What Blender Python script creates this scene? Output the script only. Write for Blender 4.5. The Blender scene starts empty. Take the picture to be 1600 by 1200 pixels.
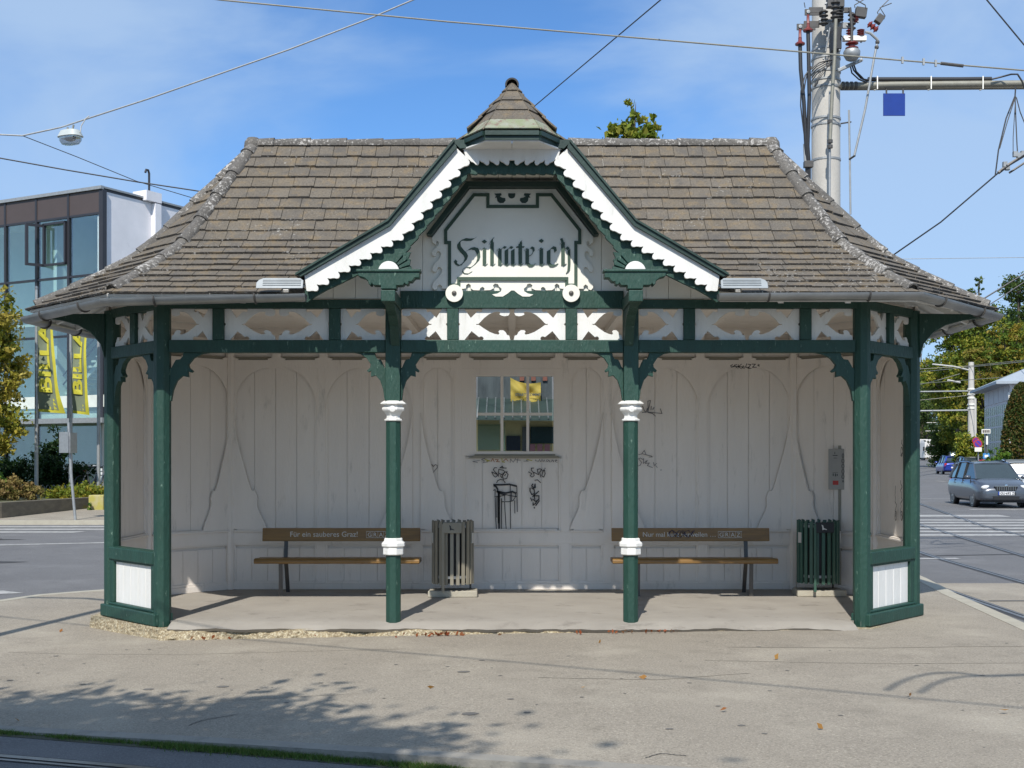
import bpy, bmesh, math, random
import numpy as np
from mathutils import Vector, Matrix, noise
R = math.radians
scene = bpy.context.scene
C = scene.collection

# ------------------------------------------------------------------ camera
F = 1900.0                                  # focal length in pixels of a 1600 px wide frame
CAMY, CAMZ = -12.0, 1.6
cam_d = bpy.data.cameras.new('camera'); cam = bpy.data.objects.new('camera', cam_d); C.objects.link(cam)
cam.location = (0, CAMY, CAMZ); cam.rotation_euler = (R(90), 0, 0)
cam_d.sensor_width = 36; cam_d.lens = 36 * F / 1600
cam_d.shift_x = 0.0; cam_d.shift_y = 116 / 1600
cam_d.clip_start = 0.1; cam_d.clip_end = 6000
scene.camera = cam
# ------------------------------------------------------------------ world
SUN_EL, SUN_AZ = 46.0, 10.0                 # light travels towards (+sin az, +cos az)
w = bpy.data.worlds.new('World'); scene.world = w; w.use_nodes = True
nt = w.node_tree; nt.nodes.clear()
def N(nt, t, **k):
    n = nt.nodes.new(t)
    for a, b in k.items():
        if a.startswith('i_'):
            n.inputs[int(a[2:]) if a[2:].isdigit() else a[2:].replace('_', ' ')].default_value = b
        else: setattr(n, a, b)
    return n
L = lambda nt, a, b: nt.links.new(a, b)
sky = N(nt, 'ShaderNodeTexSky', sky_type='NISHITA', sun_disc=False, sun_elevation=R(SUN_EL), sun_rotation=R(180 + SUN_AZ),
        altitude=400, air_density=1.0, dust_density=0.6, ozone_density=3.0)
tc = N(nt, 'ShaderNodeTexCoord')
mp = N(nt, 'ShaderNodeMapping'); mp.inputs['Scale'].default_value = (1.6, 1.6, 3.4); mp.inputs['Rotation'].default_value = (0.2, 0.5, 0.3)
mp.inputs['Location'].default_value = (0.35, 0.1, 0.55)
L(nt, tc.outputs['Generated'], mp.inputs[0])
n1 = N(nt, 'ShaderNodeTexNoise'); n1.inputs['Scale'].default_value = 1.9; n1.inputs['Detail'].default_value = 7; n1.inputs['Roughness'].default_value = 0.52; n1.inputs['Distortion'].default_value = 0.5
L(nt, mp.outputs[0], n1.inputs[0])
sx = N(nt, 'ShaderNodeSeparateXYZ'); L(nt, tc.outputs['Generated'], sx.inputs[0])
ax = N(nt, 'ShaderNodeMath', operation='ADD', i_1=0.04); L(nt, sx.outputs[0], ax.inputs[0])
sq = N(nt, 'ShaderNodeMath', operation='ABSOLUTE'); L(nt, ax.outputs[0], sq.inputs[0])
mr = N(nt, 'ShaderNodeMapRange'); mr.inputs['From Min'].default_value = 0.02; mr.inputs['From Max'].default_value = 0.30
mr.inputs['To Min'].default_value = -0.20; mr.inputs['To Max'].default_value = 0.17
L(nt, sq.outputs[0], mr.inputs[0])
ad = N(nt, 'ShaderNodeMath', operation='ADD'); L(nt, n1.outputs[0], ad.inputs[0]); L(nt, mr.outputs[0], ad.inputs[1])
cr = N(nt, 'ShaderNodeMapRange', interpolation_type='SMOOTHSTEP'); cr.inputs['From Min'].default_value = 0.31; cr.inputs['From Max'].default_value = 0.68
cr.inputs['To Min'].default_value = 0.0; cr.inputs['To Max'].default_value = 0.78
L(nt, ad.outputs[0], cr.inputs[0])
mx = N(nt, 'ShaderNodeMix', data_type='RGBA'); L(nt, cr.outputs[0], mx.inputs['Factor'])
tint = N(nt, 'ShaderNodeMix', data_type='RGBA', blend_type='MULTIPLY'); tint.inputs['Factor'].default_value = 1.0
tint.inputs['B'].default_value = (0.72, 1.06, 1.38, 1)
L(nt, sky.outputs[0], tint.inputs['A'])
L(nt, tint.outputs['Result'], mx.inputs['A']); mx.inputs['B'].default_value = (3.9, 5.3, 7.3, 1)
bg = N(nt, 'ShaderNodeBackground'); bg.inputs['Strength'].default_value = 0.11
L(nt, mx.outputs['Result'], bg.inputs[0])
wo = N(nt, 'ShaderNodeOutputWorld'); L(nt, bg.outputs[0], wo.inputs[0])
# ------------------------------------------------------------------ sun
sd = bpy.data.lights.new('sun', 'SUN'); sd.energy = 4.7; sd.angle = R(0.53); sd.color = (1.0, 0.955, 0.88)
so = bpy.data.objects.new('sun', sd); C.objects.link(so); so.location = (-3, -20, 20)
ldir = Vector((math.sin(R(SUN_AZ)) * math.cos(R(SUN_EL)), math.cos(R(SUN_AZ)) * math.cos(R(SUN_EL)), -math.sin(R(SUN_EL))))
so.rotation_euler = ldir.to_track_quat('-Z', 'Y').to_euler()
scene.view_settings.view_transform = 'Standard'; scene.view_settings.look = 'None'
scene.view_settings.exposure = 0.12; scene.view_settings.gamma = 1.0
scene.cycles.max_bounces = 7; scene.cycles.transparent_max_bounces = 12

# ------------------------------------------------------------------ mesh helpers
class MB:
    def __init__(s, M=None): s.v = []; s.f = []; s.mi = []; s.M = M or Matrix(); s.m = 0; s.rn = []; s.r = None
    def face(s, pts):
        b = len(s.v)
        for p in pts: s.v.append(tuple(s.M @ Vector(p)))
        s.f.append(tuple(range(b, b + len(pts)))); s.mi.append(s.m); s.rn.append(s.r if s.r is not None else random.random())
    def mesh(s, vs, fs):
        b = len(s.v); r = s.r if s.r is not None else random.random()
        for p in vs: s.v.append(tuple(s.M @ Vector(p)))
        for f in fs: s.f.append(tuple(b + i for i in f)); s.mi.append(s.m); s.rn.append(r)
    def box(s, x0, x1, y0, y1, z0, z1):
        s.mesh([(x0,y0,z0),(x1,y0,z0),(x1,y1,z0),(x0,y1,z0),(x0,y0,z1),(x1,y0,z1),(x1,y1,z1),(x0,y1,z1)],
               [(3,2,1,0),(4,5,6,7),(0,1,5,4),(1,2,6,5),(2,3,7,6),(3,0,4,7)])
    def prism(s, pts, o, u, v, n, t0, t1):
        # outline pts (a,b) in the frame o,u,v ; thickness from t0 to t1 along n
        o, u, v, n = map(Vector, (o, u, v, n)); k = len(pts)
        A = [o + u*a + v*b + n*t0 for a, b in pts]; B = [o + u*a + v*b + n*t1 for a, b in pts]
        s.mesh(A + B, [tuple(range(k))[::-1], tuple(range(k, 2*k))] + [(i, (i+1) % k, k + (i+1) % k, k + i) for i in range(k)])
    def slab(s, pts, y0, y1):               # outline in x,z ; between y0 and y1
        s.prism(pts, (0,0,0), (1,0,0), (0,0,1), (0,1,0), y0, y1)
    def plate(s, pts, z0, z1): s.prism(pts, (0,0,0), (1,0,0), (0,1,0), (0,0,1), z0, z1)
    def beam(s, a, b, wd, h, up=(0,0,1)):   # rectangular bar a->b
        a, b = Vector(a), Vector(b); d = (b - a).normalized(); sd_ = d.cross(Vector(up))
        if sd_.length < 1e-5: sd_ = d.cross(Vector((0,1,0)))
        sd_.normalize(); up_ = sd_.cross(d)
        q = [(-wd/2,-h/2),(wd/2,-h/2),(wd/2,h/2),(-wd/2,h/2)]
        s.mesh([a + sd_*x + up_*y for x, y in q] + [b + sd_*x + up_*y for x, y in q],
               [(3,2,1,0),(4,5,6,7),(0,1,5,4),(1,2,6,5),(2,3,7,6),(3,0,4,7)])
    def tube(s, pts, r, n=8, caps=True):
        pts = [Vector(p) for p in pts]; rings = []; k = len(pts)
        rr = r if isinstance(r, (list, tuple)) else [r]*k
        pu = None
        for i, p in enumerate(pts):
            d = (pts[min(i+1,k-1)] - pts[max(i-1,0)]).normalized()
            if pu is None:
                pu = d.cross(Vector((0,0,1)))
                if pu.length < 1e-3: pu = d.cross(Vector((0,1,0)))
            pu = (pu - d*pu.dot(d)).normalized(); pv = d.cross(pu)
            rings.append([p + (pu*math.cos(2*math.pi*j/n) + pv*math.sin(2*math.pi*j/n))*rr[i] for j in range(n)])
        vs = [q for g in rings for q in g]
        fs = [(i*n+j, i*n+(j+1)%n, (i+1)*n+(j+1)%n, (i+1)*n+j) for i in range(k-1) for j in range(n)]
        if caps: fs += [tuple(range(n))[::-1], tuple(range((k-1)*n, k*n))]
        s.mesh(vs, fs)
    def lathe(s, prof, c, n=24, ph=0.0, axis='z'):
        cx, cy, cz = c; vs = []; k = len(prof)
        for r, z in prof:
            for j in range(n):
                a = ph + 2*math.pi*j/n; x, y = r*math.cos(a), r*math.sin(a)
                vs.append((cx+x, cy+y, cz+z) if axis == 'z' else ((cx+x, cy+z, cz+y) if axis == 'y' else (cx+z, cy+x, cz+y)))
        fs = [(i*n+j, i*n+(j+1)%n, (i+1)*n+(j+1)%n, (i+1)*n+j) for i in range(k-1) for j in range(n)]
        fs += [tuple(range(n))[::-1], tuple(range((k-1)*n, k*n))]
        s.mesh(vs, fs)
    def strip(s, pts, wd, y, closed=False, t=0.01):   # mitred band in the x,z plane at y (front), thickness t
        k = len(pts); P = [Vector((a, b)) for a, b in pts]; lo = []; hi = []
        for i in range(k):
            if closed or 0 < i < k-1:
                d0 = (P[i] - P[i-1]).normalized(); d1 = (P[(i+1) % k] - P[i]).normalized()
            elif i == 0: d0 = d1 = (P[1]-P[0]).normalized()
            else: d0 = d1 = (P[-1]-P[-2]).normalized()
            m = Vector((-(d0+d1).y, (d0+d1).x))
            if m.length < 1e-6: m = Vector((-d0.y, d0.x))
            m.normalize(); c_ = max(0.35, m.dot(Vector((-d0.y, d0.x)))); m = m*(wd/2/c_)
            lo.append(P[i]-m); hi.append(P[i]+m)
        r = range(k if closed else k-1)
        for i in r:
            j = (i+1) % k
            s.slab([tuple(lo[i]), tuple(lo[j]), tuple(hi[j]), tuple(hi[i])], y, y + t)
    def build(s, name, mats, parent=None, smooth=False, bevel=0.0, kind=None, label=None, angle=40):
        me = bpy.data.meshes.new(name); me.from_pydata(s.v, [], s.f)
        mats = mats if isinstance(mats, (list, tuple)) else [mats]
        for m in mats: me.materials.append(m)
        me.polygons.foreach_set('material_index', s.mi)
        at = me.attributes.new('rnd', 'FLOAT', 'FACE'); at.data.foreach_set('value', s.rn)
        bm = bmesh.new(); bm.from_mesh(me); bmesh.ops.recalc_face_normals(bm, faces=bm.faces) ; bm.to_mesh(me); bm.free()
        if smooth:
            me.polygons.foreach_set('use_smooth', [True]*len(me.polygons))
            try: me.set_sharp_from_angle(angle=R(angle))
            except Exception: pass
        o = bpy.data.objects.new(name, me); C.objects.link(o)
        if parent:
            o.parent = parent
        if bevel:
            b = o.modifiers.new('bevel', 'BEVEL'); b.width = bevel; b.segments = 2; b.limit_method = 'ANGLE'; b.angle_limit = R(35)
        if kind: o['kind'] = kind
        if label: o['label'] = label
        return o

def thing(name, label, cat, loc=(0,0,0), rz=0.0, group=None):
    o = bpy.data.objects.new(name, None); C.objects.link(o); o.empty_display_size = 0.2
    o.location = loc; o.rotation_euler = (0, 0, rz); o['label'] = label; o['category'] = cat
    if group: o['group'] = group
    return o
def tag(o, label, cat, group=None):
    o['label'] = label; o['category'] = cat
    if group: o['group'] = group
    return o
def copy_tree(o, parent=None):
    c = o.copy(); C.objects.link(c); c.parent = parent
    for ch in list(o.children): copy_tree(ch, c)
    return c
def at(px, py, D): return Vector(((px-800)/F*D, CAMY + D, CAMZ + (716-py)/F*D))
def arc(cx, cz, r, a0, a1, n): return [(cx + r*math.cos(R(a0+(a1-a0)*i/n)), cz + r*math.sin(R(a0+(a1-a0)*i/n))) for i in range(n+1)]
def text_mesh(s, size, depth=0.002, align='LEFT', offset=0.0):
    cu = bpy.data.curves.new('t', 'FONT'); cu.body = s; cu.size = size; cu.extrude = depth; cu.align_x = align; cu.offset = offset; cu.resolution_u = 3
    ob = bpy.data.objects.new('t', cu); me = bpy.data.meshes.new_from_object(ob)
    vs = [tuple(v.co) for v in me.vertices]; fs = [tuple(p.vertices) for p in me.polygons]
    bpy.data.objects.remove(ob); bpy.data.curves.remove(cu); bpy.data.meshes.remove(me)
    return vs, fs
def add_text(mb, s, size, o, u=(1,0,0), v=(0,0,1), depth=0.002, align='LEFT', offset=0.0, sx=1.0):
    vs, fs = text_mesh(s, size, depth, align, offset); o, u, v = Vector(o), Vector(u), Vector(v); n = u.cross(v)
    mb.mesh([o + u*a*sx + v*b + n*c for a, b, c in vs], fs)

# ------------------------------------------------------------------ materials
def rgb(c): return (c[0], c[1], c[2], 1)
def mat(name, col, rough=0.6, col2=None, scale=3.0, amount=0.5, bump=0.0, bscale=40.0, metal=0.0, spec=0.5, stretch=(1,1,1),
        rnd=0.0, dirt=None, dscale=1.2, dthr=(0.5, 0.7), coat=0.0, trans=0.0, detail=5):
    m = bpy.data.materials.new(name); m.use_nodes = True; t = m.node_tree; b = t.nodes['Principled BSDF']
    b.inputs['Roughness'].default_value = rough; b.inputs['Metallic'].default_value = metal; b.inputs['Specular IOR Level'].default_value = spec
    b.inputs['Coat Weight'].default_value = coat
    if trans: b.inputs['Transmission Weight'].default_value = trans
    tc = N(t, 'ShaderNodeTexCoord'); mp = N(t, 'ShaderNodeMapping'); mp.inputs['Scale'].default_value = stretch
    L(t, tc.outputs['Object'], mp.inputs[0])
    n = N(t, 'ShaderNodeTexNoise'); n.inputs['Scale'].default_value = scale; n.inputs['Detail'].default_value = detail; n.inputs['Roughness'].default_value = 0.6
    L(t, mp.outputs[0], n.inputs[0])
    mx = N(t, 'ShaderNodeMix', data_type='RGBA'); mx.inputs['A'].default_value = rgb(col)
    mx.inputs['B'].default_value = rgb(col2 if col2 else [x*0.8 for x in col])
    r = N(t, 'ShaderNodeMapRange'); r.inputs['From Min'].default_value = 0.5 - 0.25; r.inputs['From Max'].default_value = 0.75; r.inputs['To Max'].default_value = amount*2
    r.clamp = True
    L(t, n.outputs[0], r.inputs[0]); L(t, r.outputs[0], mx.inputs['Factor'])
    out = mx.outputs['Result']
    if rnd:
        at_ = N(t, 'ShaderNodeAttribute', attribute_name='rnd'); q = N(t, 'ShaderNodeMapRange')
        q.inputs['To Min'].default_value = 1 - rnd; q.inputs['To Max'].default_value = 1 + rnd*0.6
        L(t, at_.outputs['Fac'], q.inputs[0])
        hs = N(t, 'ShaderNodeHueSaturation'); L(t, q.outputs[0], hs.inputs['Value']); L(t, out, hs.inputs['Color']); out = hs.outputs[0]
    if dirt:
        n2 = N(t, 'ShaderNodeTexNoise'); n2.inputs['Scale'].default_value = dscale; n2.inputs['Detail'].default_value = 8; n2.inputs['Roughness'].default_value = 0.7
        L(t, mp.outputs[0], n2.inputs[0])
        r2 = N(t, 'ShaderNodeMapRange'); r2.inputs['From Min'].default_value = dthr[0]; r2.inputs['From Max'].default_value = dthr[1]
        L(t, n2.outputs[0], r2.inputs[0])
        m2 = N(t, 'ShaderNodeMix', data_type='RGBA'); L(t, out, m2.inputs['A']); m2.inputs['B'].default_value = rgb(dirt); L(t, r2.outputs[0], m2.inputs['Factor'])
        out = m2.outputs['Result']
    L(t, out, b.inputs['Base Color'])
    if bump:
        n3 = N(t, 'ShaderNodeTexNoise'); n3.inputs['Scale'].default_value = bscale; n3.inputs['Detail'].default_value = 4
        L(t, mp.outputs[0], n3.inputs[0])
        bp = N(t, 'ShaderNodeBump'); bp.inputs['Strength'].default_value = bump; bp.inputs['Distance'].default_value = 0.01
        L(t, n3.outputs[0], bp.inputs['Height']); L(t, bp.outputs[0], b.inputs['Normal'])
    return m
def leaf_mat(name, cols, rough=0.55, tr=0.35):
    m = bpy.data.materials.new(name); m.use_nodes = True; t = m.node_tree; b = t.nodes['Principled BSDF']
    at_ = N(t, 'ShaderNodeAttribute', attribute_name='rnd'); cr = N(t, 'ShaderNodeValToRGB'); e = cr.color_ramp.elements
    e[0].position = 0; e[0].color = rgb(cols[0]); e[1].position = 1; e[1].color = rgb(cols[-1])
    for i, c in enumerate(cols[1:-1]):
        q = e.new((i+1)/(len(cols)-1)); q.color = rgb(c)
    L(t, at_.outputs['Fac'], cr.inputs[0]); L(t, cr.outputs[0], b.inputs['Base Color']); b.inputs['Roughness'].default_value = rough
    b.inputs['Specular IOR Level'].default_value = 0.25
    tl = N(t, 'ShaderNodeBsdfTranslucent'); L(t, cr.outputs[0], tl.inputs[0]); mx = N(t, 'ShaderNodeMixShader'); mx.inputs[0].default_value = tr
    o = t.nodes['Material Output']; L(t, b.outputs[0], mx.inputs[1]); L(t, tl.outputs[0], mx.inputs[2]); L(t, mx.outputs[0], o.inputs[0])
    return m
def glass_mat(name, tint=(0.8,0.9,0.88), refl=0.25, rough=0.02):
    m = bpy.data.materials.new(name); m.use_nodes = True; t = m.node_tree; t.nodes.clear()
    tr = N(t, 'ShaderNodeBsdfTransparent'); tr.inputs[0].default_value = rgb(tint)
    gl = N(t, 'ShaderNodeBsdfGlossy'); gl.inputs['Roughness'].default_value = rough; gl.inputs[0].default_value = (0.9, 0.95, 1, 1)
    fr = N(t, 'ShaderNodeLayerWeight'); fr.inputs[0].default_value = 0.5
    pw_ = N(t, 'ShaderNodeMath', operation='POWER', i_1=4.0); L(t, fr.outputs['Facing'], pw_.inputs[0])
    a = N(t, 'ShaderNodeMath', operation='MULTIPLY_ADD', i_1=0.55, i_2=refl); L(t, pw_.outputs[0], a.inputs[0])
    mx = N(t, 'ShaderNodeMixShader'); L(t, a.outputs[0], mx.inputs[0]); L(t, tr.outputs[0], mx.inputs[1]); L(t, gl.outputs[0], mx.inputs[2])
    o = N(t, 'ShaderNodeOutputMaterial'); L(t, mx.outputs[0], o.inputs[0])
    return m
def asphalt(name, c1, c2, dark, light):
    m = mat(name, c1, 0.9, c2, 0.55, 0.5, 0.6, 130, detail=8); t = m.node_tree; b = t.nodes['Principled BSDF']; lk = b.inputs['Base Color'].links[0].from_socket
    tc = N(t, 'ShaderNodeTexCoord')
    for sc, col, lo, hi, amt, det in ((60, dark, 0.53, 0.62, 0.50, 2), (72, light, 0.57, 0.66, 0.45, 2), (26, dark, 0.60, 0.74, 0.5, 3), (3.2, dark, 0.54, 0.80, 0.42, 9), (1.1, light, 0.52, 0.75, 0.30, 7)):
        n = N(t, 'ShaderNodeTexNoise'); n.inputs['Scale'].default_value = sc; n.inputs['Detail'].default_value = det
        mp = N(t, 'ShaderNodeMapping'); mp.inputs['Location'].default_value = (sc*0.37, sc, 0); L(t, tc.outputs['Object'], mp.inputs[0]); L(t, mp.outputs[0], n.inputs[0])
        r = N(t, 'ShaderNodeMapRange'); r.inputs['From Min'].default_value = lo; r.inputs['From Max'].default_value = hi; r.inputs['To Max'].default_value = amt; L(t, n.outputs[0], r.inputs[0])
        x = N(t, 'ShaderNodeMix', data_type='RGBA'); L(t, lk, x.inputs['A']); x.inputs['B'].default_value = rgb(col); L(t, r.outputs[0], x.inputs['Factor']); lk = x.outputs['Result']
    L(t, lk, b.inputs['Base Color']); return m
M = {}
M['white'] = mat('white_paint', (0.76,0.75,0.72), 0.5, (0.66,0.65,0.61), 3.0, 0.5, 0.3, 30, stretch=(3,3,0.5), dirt=(0.36,0.34,0.29), dscale=5.0, dthr=(0.60,0.86))
M['whitein'] = mat('white_wall_paint', (0.80,0.74,0.67), 0.55, (0.72,0.665,0.605), 1.5, 0.5, 0.3, 25, stretch=(2,2,0.4), dirt=(0.34,0.32,0.28), dscale=4.0, dthr=(0.58,0.85))
M['green'] = mat('green_paint', (0.006,0.037,0.024), 0.58, (0.010,0.052,0.036), 4.0, 0.7, 0.7, 26, spec=0.55, stretch=(2,2,0.6), dirt=(0.10,0.17,0.13), dscale=13.0, dthr=(0.62,0.67))
M['greendk'] = mat('dark_green_paint', (0.006,0.022,0.016), 0.5, (0.02,0.05,0.04), 3.0, 0.5, 0.15, 30)
M['signw'] = mat('cream_sign_paint', (0.80,0.78,0.70), 0.5, (0.72,0.70,0.62), 2.5, 0.4, 0.1, 30)
M['letter'] = mat('sign_lettering', (0.028,0.060,0.042), 0.6, (0.05,0.09,0.06), 40, 0.5, 0.0)
M['slot'] = mat('shadow_gap', (0.30,0.28,0.22), 0.8)
M['concrete'] = mat('worn_concrete', (0.35,0.32,0.275), 0.85, (0.27,0.245,0.21), 1.6, 0.5, 0.4, 60, dirt=(0.19,0.17,0.145), dscale=2.6, dthr=(0.56,0.72))
M['pebble'] = mat('pebble_concrete', (0.38,0.31,0.19), 0.9, (0.17,0.13,0.08), 22, 0.6, 0.9, 34, dirt=(0.47,0.42,0.30), dscale=55, dthr=(0.50,0.58))
M['pave'] = asphalt('pale_asphalt', (0.320,0.280,0.222), (0.258,0.224,0.178), (0.15,0.130,0.10), (0.52,0.465,0.37))
M['asph'] = asphalt('grey_asphalt', (0.150,0.147,0.146), (0.115,0.113,0.114), (0.085,0.083,0.083), (0.27,0.265,0.26))
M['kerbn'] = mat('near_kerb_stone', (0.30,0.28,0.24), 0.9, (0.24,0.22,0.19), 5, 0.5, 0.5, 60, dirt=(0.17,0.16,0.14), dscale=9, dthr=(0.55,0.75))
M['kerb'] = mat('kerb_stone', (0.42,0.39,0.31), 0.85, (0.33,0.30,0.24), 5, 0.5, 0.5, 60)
M['mark'] = mat('road_marking', (0.46,0.45,0.42), 0.7, (0.34,0.33,0.31), 3, 0.7, 0.2, 80, dirt=(0.21,0.205,0.20), dscale=9, dthr=(0.48,0.68))
M['tar'] = mat('tar_joint', (0.055,0.053,0.052), 0.7)
M['rail'] = mat('steel_rail', (0.38,0.36,0.34), 0.35, (0.25,0.22,0.19), 8, 0.5, metal=0.8)
M['flash'] = mat('dull_zinc_sheet', (0.27,0.30,0.32), 0.5, (0.21,0.235,0.25), 8, 0.6, metal=0.1)
M['zinc'] = mat('zinc', (0.34,0.35,0.35), 0.38, (0.22,0.23,0.23), 5, 0.5, 0.1, 20, metal=0.75)
M['galv'] = mat('galvanised_steel', (0.40,0.41,0.41), 0.5, (0.30,0.31,0.31), 12, 0.6, metal=0.5)
M['dsteel'] = mat('dark_steel', (0.07,0.07,0.068), 0.5, (0.11,0.10,0.09), 8, 0.5, metal=0.4)
M['bronze'] = mat('oxidised_arm', (0.30,0.29,0.24), 0.55, (0.22,0.21,0.17), 8, 0.5, metal=0.3)
M['pole'] = mat('mast_concrete', (0.56,0.53,0.48), 0.85, (0.43,0.41,0.37), 2.5, 0.6, 0.4, 50, stretch=(1,1,0.4), dirt=(0.32,0.29,0.25), dscale=6, dthr=(0.62,0.75))
M['wood'] = mat('bench_wood', (0.27,0.145,0.030), 0.42, (0.16,0.085,0.022), 6, 0.6, 0.3, 18, stretch=(0.4,6,6))
M['black'] = mat('black_paint', (0.012,0.012,0.013), 0.5)
M['rubber'] = mat('cable_rubber', (0.03,0.031,0.034), 0.5)
M['red'] = mat('red_insulator', (0.22,0.04,0.035), 0.35)
M['blue'] = mat('blue_enamel', (0.006,0.040,0.27), 0.4)
M['ltext'] = mat('white_print', (0.62,0.60,0.55), 0.5)
M['binslat'] = mat('bin_slat_beige', (0.27,0.245,0.19), 0.5, (0.21,0.19,0.145), 4, 0.5)
M['bingreen'] = mat('bin_slat_green', (0.030,0.085,0.060), 0.5, (0.05,0.11,0.08), 4, 0.5)
M['signgrey'] = mat('grey_sign', (0.33,0.32,0.29), 0.5, (0.28,0.27,0.25), 5, 0.5)
M['yellow'] = mat('yellow_cloth', (0.72,0.50,0.10), 0.7, (0.66,0.45,0.09), 3, 0.5)
M['flagdk'] = mat('olive_cloth', (0.17,0.20,0.13), 0.8)
M['flagye'] = mat('flag_yellow', (0.50,0.46,0.035), 0.7)
# ------------------------------------------------------------------ roof materials
def tile_mat(name, base, warm, lichen_thr, rnd=0.22, lich=(0.42,0.40,0.36), warm2=(0.185,0.135,0.075)):
    m = mat(name, base, 0.85, warm, 2.6, 0.5, 0.5, 70, rnd=rnd, dirt=(0.10,0.092,0.08), dscale=7, dthr=(0.55,0.8)); t = m.node_tree; b = t.nodes['Principled BSDF']
    lk = b.inputs['Base Color'].links[0].from_socket
    tc = N(t, 'ShaderNodeTexCoord')
    for sc, col, lo, hi, amt, det in ((9, warm2, 0.52, 0.66, 0.65, 3), (55, (0.05,0.045,0.04), 0.54, 0.64, 0.55, 3), (80, (0.26,0.23,0.19), 0.58, 0.68, 0.5, 2), (5, (0.075,0.07,0.065), 0.52, 0.7, 0.6, 6)):
        n = N(t, 'ShaderNodeTexNoise'); n.inputs['Scale'].default_value = sc; n.inputs['Detail'].default_value = det
        mp = N(t, 'ShaderNodeMapping'); mp.inputs['Location'].default_value = (sc*0.37, sc, 0); L(t, tc.outputs['Object'], mp.inputs[0]); L(t, mp.outputs[0], n.inputs[0])
        r = N(t, 'ShaderNodeMapRange'); r.inputs['From Min'].default_value = lo; r.inputs['From Max'].default_value = hi; r.inputs['To Max'].default_value = amt; L(t, n.outputs[0], r.inputs[0])
        x = N(t, 'ShaderNodeMix', data_type='RGBA'); L(t, lk, x.inputs['A']); x.inputs['B'].default_value = rgb(col); L(t, r.outputs[0], x.inputs['Factor']); lk = x.outputs['Result']
    v = N(t, 'ShaderNodeTexNoise'); v.inputs['Scale'].default_value = 30; v.inputs['Detail'].default_value = 6; v.inputs['Roughness'].default_value = 0.75
    L(t, tc.outputs['Object'], v.inputs[0])
    big = N(t, 'ShaderNodeTexNoise'); big.inputs['Scale'].default_value = 1.7; L(t, tc.outputs['Object'], big.inputs[0])
    a = N(t, 'ShaderNodeMath', operation='MULTIPLY_ADD', i_1=0.35, i_2=-0.17); L(t, big.outputs[0], a.inputs[0])
    s = N(t, 'ShaderNodeMath', operation='ADD'); L(t, v.outputs[0], s.inputs[0]); L(t, a.outputs[0], s.inputs[1])
    r = N(t, 'ShaderNodeMapRange'); r.inputs['From Min'].default_value = lichen_thr; r.inputs['From Max'].default_value = lichen_thr + 0.05; L(t, s.outputs[0], r.inputs[0])
    mx = N(t, 'ShaderNodeMix', data_type='RGBA'); L(t, lk, mx.inputs['A']); mx.inputs['B'].default_value = rgb(lich); L(t, r.outputs[0], mx.inputs['Factor'])
    L(t, mx.outputs['Result'], b.inputs['Base Color']); return m
M['tile'] = tile_mat('roof_tile', (0.118,0.105,0.088), (0.150,0.120,0.082), 0.655, 0.14)
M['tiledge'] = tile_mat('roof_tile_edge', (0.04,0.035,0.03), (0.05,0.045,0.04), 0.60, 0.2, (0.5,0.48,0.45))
M['hip'] = tile_mat('lichen_ridge_tile', (0.145,0.135,0.12), (0.10,0.093,0.083), 0.555, 0.3, (0.42,0.40,0.37), (0.12,0.11,0.10))
M['lead'] = mat('mossy_flashing', (0.30,0.30,0.26), 0.85, (0.20,0.23,0.12), 9, 0.5, 0.5, 60, dirt=(0.20,0.14,0.11), dscale=14, dthr=(0.50,0.60))

shelter = thing('tram_shelter', 'white and green wooden tram stop shelter with flared tiled roof and lettered gable', 'shelter', (0,0,0))
S = shelter
# plan: octagon of post centres
OCT = [(-3.45,0),(-4.215,0.83),(-4.215,2.03),(-3.45,2.86),(3.45,2.86),(4.215,2.03),(4.215,0.83),(3.45,0)]
cen = Vector((0,1.43))
T22 = math.tan(R(22.5))
# -------- roof surface
PROF = [(0.0,3.13),(0.375,3.345),(0.70,3.545),(0.95,3.715),(1.08,3.83),(1.22,3.975),(1.438,4.235),(1.674,4.50),(1.887,4.745),(2.07,4.965),(2.17,5.075)]
def zt(t):
    for (a,za),(b,zb) in zip(PROF, PROF[1:]):
        if t <= b: return za + (zb-za)*(t-a)/(b-a)
    return PROF[-1][1]
def tz(z):
    for (a,za),(b,zb) in zip(PROF, PROF[1:]):
        if z <= zb: return max(0, a + (b-a)*(z-za)/(zb-za))
    return 2.17
arcl = [(0,0)]
for i in range(1, 218):
    t = i*0.01; arcl.append((arcl[-1][0] + math.hypot(0.01, zt(t)-zt(t-0.01)), t))
def t_of_s(s):
    for (s0,t0),(s1,t1) in zip(arcl, arcl[1:]):
        if s <= s1: return t0 + (t1-t0)*(s-s0)/(s1-s0)
    return 2.17
STOT = arcl[-1][0]
OV = 0.74
EAVE = [(-3.756,-0.74),(-4.975,0.524),(-4.975,2.336),(-3.756,3.60),(3.756,3.60),(4.975,2.336),(4.975,0.524),(3.756,-0.74)]
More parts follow.
